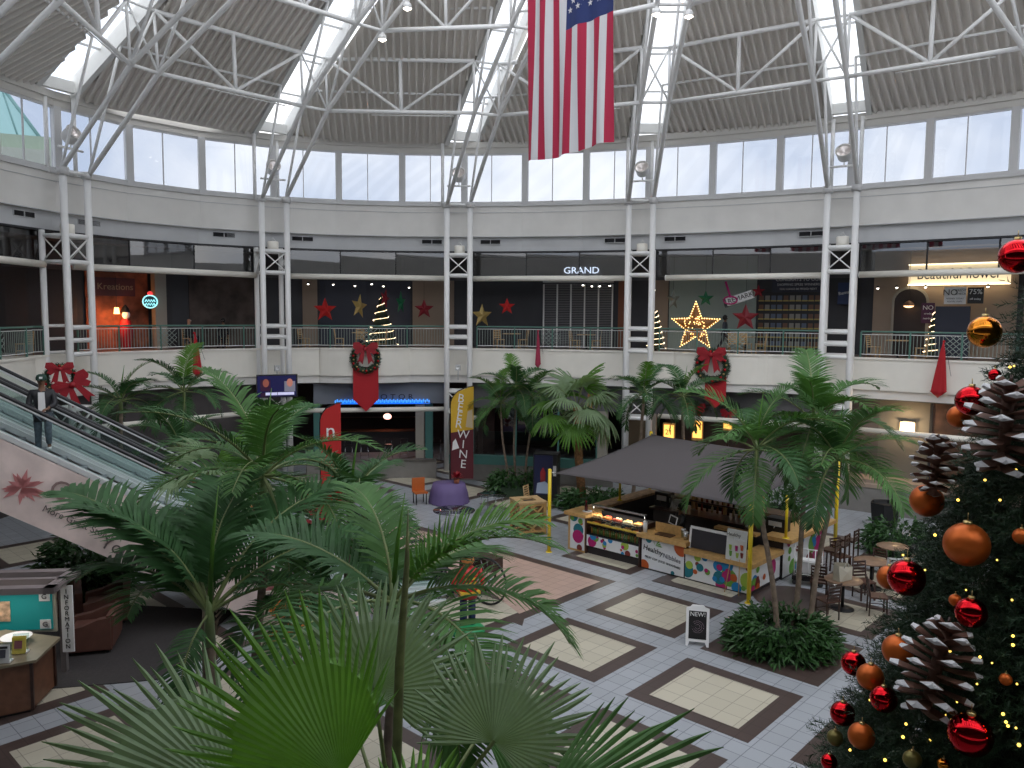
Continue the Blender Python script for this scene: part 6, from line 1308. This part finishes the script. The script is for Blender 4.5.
# near left group
G1 = 'feather palms of the near left planter'
palm('large feather palm at the lower left, its fronds arching over the escalator advert', (-3.33, 8.6, 3.55), (-3.2, 8.9, 0), 2.3, 15, 1, G1, .07, ll=.58, lw=.046, lm=LEAFD, fresh=0, fr=[(R(166), .95, 1.1), (R(184), 1.15, .9), (R(150), .95, 1.0), (R(125), .8, 1.0), (R(158), .6, .95), (R(95), 1.15, 1.0), (R(60), 1.0, 1.05), (R(30), .85, 1.0), (R(5), .55, .8), (R(75), 1.4, .8), (R(140), .45, .95), (R(255), -.35, .55)])
palm('feather palm right behind the big fan leaves, with one bright fresh frond', (-1.15, 7.6, 4.05), (-1.3, 7.9, 0), 1.75, 12, 2, G1, .06, ll=.50, lw=.036, low=-.6, fr=[(.35, 1.05, 1.0), (2.2, 1.2, .95), (-.25, .95, 1.05), (3.0, .85, 1.05), (.9, .6, 1.0), (-.9, .35, 1.05), (2.7, .25, 1.1), (4.0, .4, 1.0), (5.2, .1, 1.1), (3.5, -.1, 1.0), (.1, .3, 1.15), (1.7, .3, 1.0)])
palm('tall feather palm in the middle of the left group, crown over the far escalator', (-3.3, 10.5, 4.7), (-3.9, 11.6, 0), 1.9, 15, 3, G1, .065, low=-.7, fresh=0)
palm('feather palm whose crown hides the foot of the red feather flag', (-2.45, 12.0, 4.0), (-3.1, 12.9, 0), 1.65, 13, 4, G1, .06, low=-.6, lm=LEAFD, fresh=0)
palm('feather palm at the far end of the left group, below the television', (-4.6, 14.5, 3.9), (-4.9, 14.9, 0), 1.9, 13, 5, G1, .06, lm=LEAFD, fresh=0)
palm('small feather palm low between the escalator foot and the fan leaves', (-3.0, 10.9, 3.0), (-3.3, 11.2, 0), 1.5, 10, 16, G1, .055, lm=LEAFD, low=-1.0, fresh=0)
G2 = 'feather palms behind the far escalator'
palm('far palm left of the folded red cloth, nearest the man on the escalator', (-11.8, 24, 4.2), (-11.9, 24.2, 0), 1.75, 13, 7, G2, .07, lm=LEAFD)
palm('far palm right of the white column and below the folded red cloth', (-10.3, 25, 4.4), (-10.2, 25.2, 0), 1.8, 13, 8, G2, .07, lm=LEAFD)
palm('low far palm behind the escalator handrails', (-9.4, 22.5, 3.0), (-9.5, 22.6, 0), 1.7, 12, 17, G2, .07, lm=LEAFD, fresh=0)
G3 = 'slim cluster palms beside the beer and wine flag'
for i, (hx, hy, hz_, bx, by, lb) in enumerate(((-.45, 32.6, 3.3, -.1, 32.6, 'leftmost slim palm'), (.15, 32.8, 3.9, .15, 32.9, 'middle and tallest slim palm'), (.85, 32.5, 3.6, .55, 32.5, 'rightmost slim palm'))):
    palm(lb + ' of the cluster beside the beer and wine flag', (hx, hy, hz_), (bx, by, 0), 1.75, 12, 20 + i, G3, .05, lm=LEAF if i != 1 else LEAFD)
palm('feather palm between the fan palm and the shade sail, before the white column', (4.9, 29.6, 4.0), (4.6, 29.9, 0), 1.8, 13, 30, None, .07, lm=LEAFD)
palm('feather palm under the wreath, left of the red bows', (6.2, 28.8, 4.0), (6.4, 29.3, 0), 1.8, 13, 31, None, .07, lm=LEAFD)
G4 = 'three palms in the round planter by the kiosk'
palm('left palm of the planter group, standing against the yellow front pole', (5.42, 17.5, 3.95), (5.95, 17.2, .05), 2.1, 13, 32, G4, .06, ll=.58, lw=.04, fresh=0)
palm('middle and highest palm of the planter group', (6.9, 18.2, 4.5), (6.4, 17.6, .05), 2.1, 13, 33, G4, .06, ll=.56, lw=.04, fresh=0)
palm('right palm of the planter group, fronds reaching the far yellow pole', (7.15, 17.4, 3.75), (6.6, 17.3, .05), 2.1, 14, 34, G4, .06, ll=.58, lw=.04, fresh=0)
# fan palms
def fan_palm(label, base, hubz, n, r, seed, m=LEAF, trunk=SHAG, group=None, tr=.16, lean=(0, 0)):
    T = thing('fan_palm', label, 'palm', base, 0, group); rn = random.Random(seed); H = Vector((lean[0], lean[1], hubz))
    b = MB(); b.tube([(0, 0, 0), H * .5 + Vector((-.05, 0, 0)), H], [tr * 1.1, tr, tr * .85], 10)
    for i in range(90):
        q = rn.uniform(.12, .98); a = rn.uniform(0, 6.28); c = H * q; d = Vector((math.cos(a), math.sin(a), .9)); s_ = Vector((-math.sin(a), math.cos(a), 0)) * .05; o_ = c + Vector((math.cos(a), math.sin(a), 0)) * tr * .8; b.add([o_ - s_, o_ + s_, o_ + d * .13], [(0, 1, 2)])
    b.build('trunk', trunk, T)
    for i in range(n):
        q = i / n; az = i * 2.4 + rn.uniform(-.2, .2); e = 1.35 - 2.0 * q; d = Vector((math.cos(az) * math.cos(e), math.sin(az) * math.cos(e), math.sin(e)))
        pl = r * rn.uniform(.75, 1.0); hub = H + d * pl + Vector((0, 0, -.12 * pl)); ax = (d + Vector((0, 0, -.45))).normalized(); nr = Vector((0, 0, 1)) if e > -.2 else Vector((0, 0, 1)) + d * .6
        if e > 1.0: nr = Vector((-d.x, -d.y, .4))
        fan_leaf(T, H, hub, ax, nr, r * rn.uniform(.85, 1.05), R(210), 26, m if i % 3 else LEAFB, seed * 10 + i, .5, .38)
    return T
fan_palm('shaggy trunked fan palm with hanging pleated leaves between the cluster palms and the sail', (2.75, 30.3, 0), 3.75, 17, 1.12, 3, LEAFG, lean=(-.25, .1))
fan_palm('fan palm with a bright green upright leaf above the far escalator', (-4.85, 12.4, 0), 4.45, 8, .62, 4, LEAFG, TRUNK, tr=.09, lean=(.1, .1))
# big foreground fan palm
FB = Vector((-.75, 5.15, 0)); T = thing('fan_palm', 'huge foreground fan palm whose pleated leaves fill the bottom of the view', 'palm', tuple(FB), 0)
MB().tube([(0, 0, 0), (0, 0, 3.4)], [.17, .14], 12).build('trunk', SHAG, T)
ORG = Vector((0, 0, 3.35)); CAMP = Vector((0, 0, EYE)) - FB
def big(hub, axis, face, r, span, n, m, seed, droop=.18, split=.55, fall=.22):
    hub = Vector(hub) - FB; nr = (CAMP - hub).normalized() + Vector(face); fan_leaf(T, ORG, hub, axis, nr, r, R(span), n, m, seed, split, droop, .016, fall)
big((-.93, 5.3, 4.63), (.0, .42, .9), (0, -.2, .0), .82, 262, 46, LEAFG, 1, .10)
big((-.93, 4.25, 4.62), (-.64, .10, .76), (0, -.2, .0), 1.12, 150, 38, LEAFF, 2, .04, .62, .55)
big((-1.58, 4.45, 4.36), (-.88, .10, .36), (.0, 0, .35), 1.30, 100, 26, LEAFG, 3, .10, .6, .15)
big((-.10, 4.8, 4.54), (.35, .35, .75), (0, 0, .25), .70, 235, 40, LEAFG, 4, .16, .5)
big((.12, 4.3, 4.36), (.97, .12, .30), (-.1, 0, .3), 1.16, 85, 20, LEAF, 5, .12, .4, .2)
big((-.55, 4.35, 4.2), (.2, .3, .5), (0, 0, .2), .55, 200, 30, LEAFF, 6, .2)
big((-1.2, 5.9, 4.1), (-.7, .5, .2), (0, 0, .8), .8, 200, 34, LEAF, 7, .3)
big((-.2, 5.9, 4.05), (.6, .5, .1), (0, 0, .8), .8, 200, 34, LEAF, 8, .3)
b = MB(); b.tube([Vector((-.74, 5.12, 3.5)) - FB, Vector((-.76, 5.14, 4.1)) - FB, Vector((-.735, 5.16, 4.9)) - FB, Vector((-.69, 5.2, 5.55)) - FB, Vector((-.68, 5.2, 5.92)) - FB], [.028, .034, .032, .018, .003], 8); b.build('spear_leaf', mat('olive_spear', (.13, .15, .05), .55, var=.35, scale=8), T)

# ================================================================== SHRUBS
def leaf_cloud(n, rx, ry, rz, ln, wd, seed, up=.3, flat=True):
    g = np.random.default_rng(seed); a = g.uniform(0, 2 * np.pi, n); cz = g.uniform(0, 1, n) ** .8; rr = g.uniform(.55, 1, n) * np.sqrt(np.maximum(1 - cz ** 2, 0.02) if not flat else 1 - .55 * cz ** 2)
    C = np.c_[rx * rr * np.cos(a), ry * rr * np.sin(a), rz * cz * g.uniform(.7, 1, n)]
    D = np.c_[np.cos(a) + g.normal(0, .5, n), np.sin(a) + g.normal(0, .5, n), up + g.normal(0, .6, n)]; D /= np.linalg.norm(D, axis=1)[:, None]
    S = np.cross(D, g.normal(0, 1, (n, 3)) * .4 + [0, 0, 1]); S /= np.linalg.norm(S, axis=1)[:, None]
    L = ln * g.uniform(.6, 1.2, n)[:, None]; w = wd
    V = np.stack([C, C + D * L * .45 + S * w, C + D * L + [0, 0, -.25] * L, C + D * L * .45 - S * w], 1).reshape(-1, 3); b = MB(); b.v = [tuple(v) for v in V]; b.f = [(4 * i, 4 * i + 1, 4 * i + 2, 4 * i + 3) for i in range(n)]; b.m = [0] * n; b.sm = [False] * n
    return b
def shrub(label, loc, rx, ry, rz_, n, ln=.22, wd=.028, m=SHRUB, seed=1, name='leafy_shrub', rot=0, up=.3):
    T = thing(name, label, 'plant', loc, rot); leaf_cloud(n, rx, ry, rz_, ln, wd, seed, up).build('foliage', m, T)
    b = MB(); rn = random.Random(seed); [b.tube([(rn.uniform(-.3, .3) * rx, rn.uniform(-.3, .3) * ry, 0), (rn.uniform(-.8, .8) * rx, rn.uniform(-.8, .8) * ry, rz_ * .8)], [.012, .006], 4) for _ in range(26)]; b.build('stems', SHRUB, T)
    MB().lathe([(rx * .75, 0), (rx * .6, rz_ * .35), (rx * .2, rz_ * .5), (.001, rz_ * .5)], n=16).build('shade_core', mat('deep_shade_leaf', (.012, .03, .012), .9), T)  # solid core, shade inside the shrub put into its dark colour
    return T
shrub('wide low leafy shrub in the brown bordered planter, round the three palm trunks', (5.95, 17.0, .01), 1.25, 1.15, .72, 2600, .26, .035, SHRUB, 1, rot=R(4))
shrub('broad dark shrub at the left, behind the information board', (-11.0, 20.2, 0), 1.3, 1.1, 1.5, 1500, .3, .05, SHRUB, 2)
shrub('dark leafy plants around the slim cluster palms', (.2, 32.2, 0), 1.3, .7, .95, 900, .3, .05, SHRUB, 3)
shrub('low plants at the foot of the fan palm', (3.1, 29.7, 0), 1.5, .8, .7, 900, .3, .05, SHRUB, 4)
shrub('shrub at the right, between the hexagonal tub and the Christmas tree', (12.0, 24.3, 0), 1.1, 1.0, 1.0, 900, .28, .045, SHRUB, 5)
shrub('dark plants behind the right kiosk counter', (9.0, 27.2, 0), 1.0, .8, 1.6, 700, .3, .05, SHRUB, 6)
ORF = mat('orange_bract', (.62, .20, .02), .5, var=.3, scale=5)
shrub('orange leaved plants under the far left palms', (-10.2, 23.4, 1.9), 1.0, .6, .8, 260, .42, .05, ORF, 7, 'orange_plant', up=1.0); shrub('smaller orange leaved plant nearer the left palm group', (-6.9, 19.8, 1.9), .5, .4, .6, 110, .4, .045, ORF, 8, 'orange_plant', up=1.0)
struct(MB().box((-10.2, 23.4, .95), (2.6, 1.6, 1.9)), 'wall_raised_planter', STONE); struct(MB().box((-6.9, 19.9, .95), (1.3, 1.0, 1.9)), 'wall_raised_planter', STONE)
T = at('poinsettia_garland', 'fir garland with red bows at the market entrance under the right wreath', 'garland', 28.3, -.6, 3.05)
b = leaf_cloud(500, 1.5, .25, .5, .22, .02, 12); b.build('fir_sprays', FIR, T); b = MB(); bow(b, .42); b.xf(Matrix.Translation((-.65, -.2, .15))); b.build('bow', REDS, T); b = MB(); bow(b, .36); b.xf(Matrix.Translation((.75, -.2, .0))); b.build('bow', REDS, T); MB().tube([(-1.5, 0, .1), (0, 0, .3), (1.5, 0, .1)], .04, 6).build('branch', BROWNW, T)

# ================================================================== CHRISTMAS TREE
XT = Vector((4.42, 5.5, 0)); XTOP = 9.9; SLO = .33
def xr(z): return (XTOP - z) * SLO
T = thing('christmas_tree', 'giant dark green Christmas tree filling the right edge of the view', 'Christmas tree', tuple(XT))
MB().tube([(0, 0, 0), (0, 0, 9.4)], [.22, .03], 12).build('trunk', BROWNW, T); MB().lathe([(.001, 0), (2.0, 0), (2.2, .6), (xr(1.2) - .9, 1.2), (xr(3) - .72, 3), (xr(6) - .62, 6), (.02, 8.9)], n=28).build('dark_core', mat('core_shade_green', (.006, .013, .008), .95), T)  # solid core, shade between the boughs put into its near-black green
# needle spray template
g = np.random.default_rng(5); tv = []; tf = []
def tmpl(seed):
    g = np.random.default_rng(seed); V = []; 
    nn = 44; Lb = .26
    for i in range(nn):
        q = i / nn; a = g.uniform(0, 2 * np.pi); c = np.array([Lb * q, 0, -.03 * q * q]); d = np.array([.75, math.cos(a) * .8, math.sin(a) * .8]); d /= np.linalg.norm(d); ln = .055 * (1 - .3 * q) * g.uniform(.8, 1.2); s = np.cross(d, g.normal(0, 1, 3)); s /= np.linalg.norm(s)
        V += [c - s * .0028, c + s * .0028, c + d * ln]
    return np.array(V)
TM = [tmpl(s) for s in range(4)]
def sprays(n, zlo, zhi, seed, off=(-.60, -.26), azr=(0, 2 * math.pi), sc=(.8, 1.35)):
    g = np.random.default_rng(seed); zz = []
    while len(zz) < n:
        z = g.uniform(zlo, zhi); 
        if g.uniform(0, xr(zlo)) < xr(z) + .1: zz.append(z)
    z = np.array(zz); a = g.uniform(azr[0], azr[1], n); r_ = np.maximum(xr(z) + g.uniform(off[0], off[1], n) + .10 * np.sin(a * 7 + z * 6) * np.sin(z * 9 + a * 3), .02)
    C = np.c_[r_ * np.cos(a), r_ * np.sin(a), z]; e = g.normal(-.05, .45, n); a2 = a + g.normal(0, .6, n)
    X = np.c_[np.cos(a2) * np.cos(e), np.sin(a2) * np.cos(e), np.sin(e)]; Y = np.cross(X, [0, 0, 1]); Y /= np.linalg.norm(Y, axis=1)[:, None]; Z = np.cross(Y, X); S = g.uniform(sc[0], sc[1], n)
    out_ = []
    for k in range(4):
        m = np.arange(n) % 4 == k; t = TM[k]
        V = C[m][:, None, :] + S[m][:, None, None] * (t[None, :, 0:1] * X[m][:, None, :] + t[None, :, 1:2] * Y[m][:, None, :] + t[None, :, 2:3] * Z[m][:, None, :]); out_.append(V.reshape(-1, 3))
    return np.concatenate(out_)
def npmesh(V, name, m, parent):
    n = len(V) // 3; me = bpy.data.meshes.new(name); me.vertices.add(len(V)); me.vertices.foreach_set('co', V.astype(np.float32).ravel()); me.loops.add(len(V)); me.loops.foreach_set('vertex_index', np.arange(len(V), dtype=np.int32)); me.polygons.add(n); me.polygons.foreach_set('loop_start', np.arange(0, len(V), 3, dtype=np.int32)); me.update(calc_edges=True); me.materials.append(m)
    o = bpy.data.objects.new(name, me); COL.objects.link(o); o.parent = parent; return o
XFIR = mat('dark_fir_needle', (.020, .052, .022), .55, var=.45, scale=2.5)
npmesh(sprays(14000, 3.3, 9.5, 1, azr=(R(120), R(330))), 'fir_needles', XFIR, T); npmesh(sprays(1500, 3.3, 9.5, 2, azr=(R(-30), R(120))), 'fir_needles', XFIR, T); npmesh(sprays(6000, 1.0, 3.3, 3, azr=(R(100), R(350)), off=(-.85, -.5), sc=(.8, 1.2)), 'fir_needles', XFIR, T)
# ornaments: found by direction of sight from a chosen height and bearing on the cone
def on_tree(px, py, out=.04):
    u, v = (px - 512) / 800, -(py - 384) / 800; c, s = math.cos(R(.43)), math.sin(R(.43)); u, v = c * u - s * v, s * u + c * v; p_ = R(4.86)
    d = Vector((u, math.cos(p_) + v * math.sin(p_), -math.sin(p_) + v * math.cos(p_))); o_ = Vector((0, 0, EYE)); t = 1.5; best = (9, None)
    while t < 9:
        q = o_ + d * t; rr = math.hypot(q.x - XT.x, q.y - XT.y); f_ = rr - xr(q.z)
        if f_ < best[0]: best = (f_, q.copy())
        if f_ <= out: break
        t += .01
    return best[1], (best[1] - o_).dot(Vector((0, math.cos(p_), -math.sin(p_))))
MIRR = mat('shiny_red_ball', (.62, .012, .02), .04, 1.0); MATO = mat('satin_orange_ball', (.60, .13, .02), .38, .6); SHO = mat('shiny_orange_ball', (.75, .26, .03), .04, 1.0); CAPM = mat('gold_cap', (.6, .45, .2), .3, 1.0); OLV = mat('dull_olive_gold_ball', (.20, .17, .05), .35, .6)
def ornament(px, py, rp, m, label):
    p, dz = on_tree(px, py, .0); r_ = rp * dz / 800; outw = Vector((p.x - XT.x, p.y - XT.y, 0)).normalized(); p = p + outw * r_ * .35
    T = thing('bauble', label, 'ornament', tuple(p), 0, 'baubles on the giant tree'); MB().ball((0, 0, 0), r_, 14).build('ball', m, T); MB().lathe([(r_ * .2, r_ * .97), (r_ * .2, r_ * 1.12), (.001, r_ * 1.13)], n=12).build('cap', CAPM, T); MB().tube([(0, 0, r_ * 1.1), (.0, 0, r_ * 1.5)], .003, 4).build('hook', CAPM, T)
ORN = [(1024, 256, 17, MIRR, 'shiny red bauble highest at the right edge'), (991, 332, 16, SHO, 'shiny orange glass bauble just below the highest red one'), (977, 401, 15, MIRR, 'shiny red bauble above an orange one at the left outline, level with the railing cloth'), (963, 417, 11, MATO, 'orange bauble tucked under the shiny red one at the left outline'), (997, 375, 6, MIRR, 'tiny red bauble above the upper pine cone'),
 (933, 501, 16, MATO, 'satin orange bauble hanging clear on the left outline'), (973, 544, 21.5, MATO, 'largest satin orange bauble'), (913, 578, 18, MIRR, 'shiny red bauble in front of an orange one, beside the cafe chairs'), (894, 578, 12, MATO, 'orange bauble half behind the red one beside the cafe chairs'), (975, 612, 15, MIRR, 'shiny red bauble right of the centre of the tree'), (957, 600, 6, MATO, 'tiny orange bauble left of the shiny red one'),
 (903, 650, 15, MATO, 'orange bauble left of the snowy tipped lower pine cone'), (858, 664, 12, MIRR, 'shiny red bauble upper of the pair on the low left outline'), (875, 677, 13, MATO, 'orange bauble between the two red ones low on the left outline'), (888, 699, 13, MIRR, 'shiny red bauble lower right of the orange one'), (847, 714, 12, MIRR, 'shiny red bauble lowest on the left outline'), (866, 736, 13, MATO, 'orange bauble lowest on the left outline'),
 (975, 733, 21, MIRR, 'largest shiny red bauble, near the bottom right'), (915, 759, 9, OLV, 'dull olive bauble at the bottom of the tree'), (945, 764, 6, SHO, 'small lit orange bauble at the bottom of the tree'), (1023, 536, 8, MATO, 'orange bauble cut by the right edge'), (914, 531, 0, None, ''), (1007, 679, 6, MATO, 'small orange bauble among the lights right of the lower pine cone'), (832, 762, 8, MIRR, 'little red bauble at the lowest left tip'), (838, 738, 8, OLV, 'dull gold bauble at the lowest left outline'), (967, 560, 0, None, '')]
for px, py, rp, m, lb in ORN:
    if m is not None: ornament(px, py, rp, m, lb)
# pine cones with snowy tips
CONEB = mat('cone_brown', (.13, .06, .04), .7, var=.3, scale=10); SNOW = mat('white_cone_tip', (.68, .68, .7), .7)
def pine_cone(px, py, lp, tilt, label, turn=0.0):
    p, dz = on_tree(px, py, .12); L_ = lp * dz / 800; T = thing('pine_cone', label, 'ornament', tuple(p), 0, 'giant pine cones on the tree'); M = Matrix.Rotation(turn, 4, 'Z') @ Matrix.Rotation(tilt, 4, 'Y')
    b = MB(); w = MB(); n = 36
    for i in range(n):
        q = (i + .5) / n; a = i * 2.39996; rr = L_ * .46 * math.sin(PI * (.12 + .80 * q)) ** .8; z = L_ * (q - .5); el = -.35 + .9 * (q); d = Vector((math.cos(a) * math.cos(el), math.sin(a) * math.cos(el), math.sin(el))); s_ = Vector((-math.sin(a), math.cos(a), 0)); u = s_.cross(d)
        c = Vector((0, 0, z)); wd = L_ * .13
        def ring_(t, w_, h_): return [c + d * rr * t - s_ * w_, c + d * rr * t + u * h_ * .6, c + d * rr * t + s_ * w_, c + d * rr * t - u * h_]
        A, B, C_, D_ = ring_(.1, wd * .4, wd * .2), ring_(.66, wd, wd * .34), ring_(.86, wd * .95, wd * .40), ring_(1.06, wd * .25, wd * .25)
        b.add(A + B, [(j, (j + 1) % 4, 4 + (j + 1) % 4, 4 + j) for j in range(4)]); k = w; k.add(B + C_ + D_, [(j, (j + 1) % 4, 4 + (j + 1) % 4, 4 + j) for j in range(4)] + [(4 + j, 4 + (j + 1) % 4, 8 + (j + 1) % 4, 8 + j) for j in range(4)] + [(8, 9, 10, 11)], 0)
        for fi in range(9): w.m[-1 - fi] = 1 if fi < 5 else 0
    b.tube([(0, 0, -L_ * .5), (0, 0, L_ * .5)], [L_ * .06, L_ * .08], 8); b.xf(M).build('cone_scales', CONEB, T); w.xf(M).build('snowy_tips', [CONEB, SNOW], T); c_ = MB(); c_.tube([(0, 0, L_ * .5), (0, 0, L_ * .62)], .01, 5); c_.xf(M).build('stalk', BROWNW, T)
pine_cone(936, 669, 86, .35, 'giant brown pine cone with white tips low in the tree', .5); pine_cone(1006, 428, 86, .05, 'giant white tipped pine cone upper right, cut by the edge'); pine_cone(936, 465, 52, .45, 'smaller pine cone in shade on the left outline above the orange bauble', 1.0)
WARM = mat('warm_tree_bulb', (1, .7, .15), .4, emit=1.3, ecol=(1, .65, .1)); rn = random.Random(11); bulbs = [(979, 532), (982, 537), (935, 535), (903, 555), (983, 455), (1010, 367), (1014, 366), (980, 657), (1013, 636), (1013, 645), (977, 684), (1004, 683), (1017, 684), (1003, 714), (1006, 722), (957, 702), (891, 648), (903, 737), (906, 724), (1008, 726), (1016, 728), (992, 663), (950, 651), (966, 590), (1012, 600), (925, 570), (997, 560), (940, 620), (1000, 500), (958, 500), (985, 480), (1016, 470), (870, 700), (850, 750), (930, 740), (945, 715), (1019, 745), (885, 760)]
bl = None
for i, (px, py) in enumerate(bulbs):
    p, dz = on_tree(px, py, .02)
    if bl is None: o = bl = MB().ball((0, 0, 0), .0085, 5).build('tree_bulb', WARM)
    else: o = bl.copy(); COL.objects.link(o)
    o.location = p; o.scale = (rn.uniform(.7, 1.3),) * 3; tag(o, 'tiny warm white bulb glowing among the needles of the giant Christmas tree', 'light bulb', 'bulbs on the giant tree')

# lettering becomes plain meshes
bpy.context.view_layer.update(); dg = bpy.context.evaluated_depsgraph_get()
for o in [o for o in SC.objects if o.type == 'FONT']:
    me = bpy.data.meshes.new_from_object(o.evaluated_get(dg)); n_ = bpy.data.objects.new(o.name, me); COL.objects.link(n_); n_.parent = o.parent; n_.location = o.location; n_.rotation_euler = o.rotation_euler; n_.scale = o.scale
    nm = o.name; bpy.data.objects.remove(o); n_.name = nm
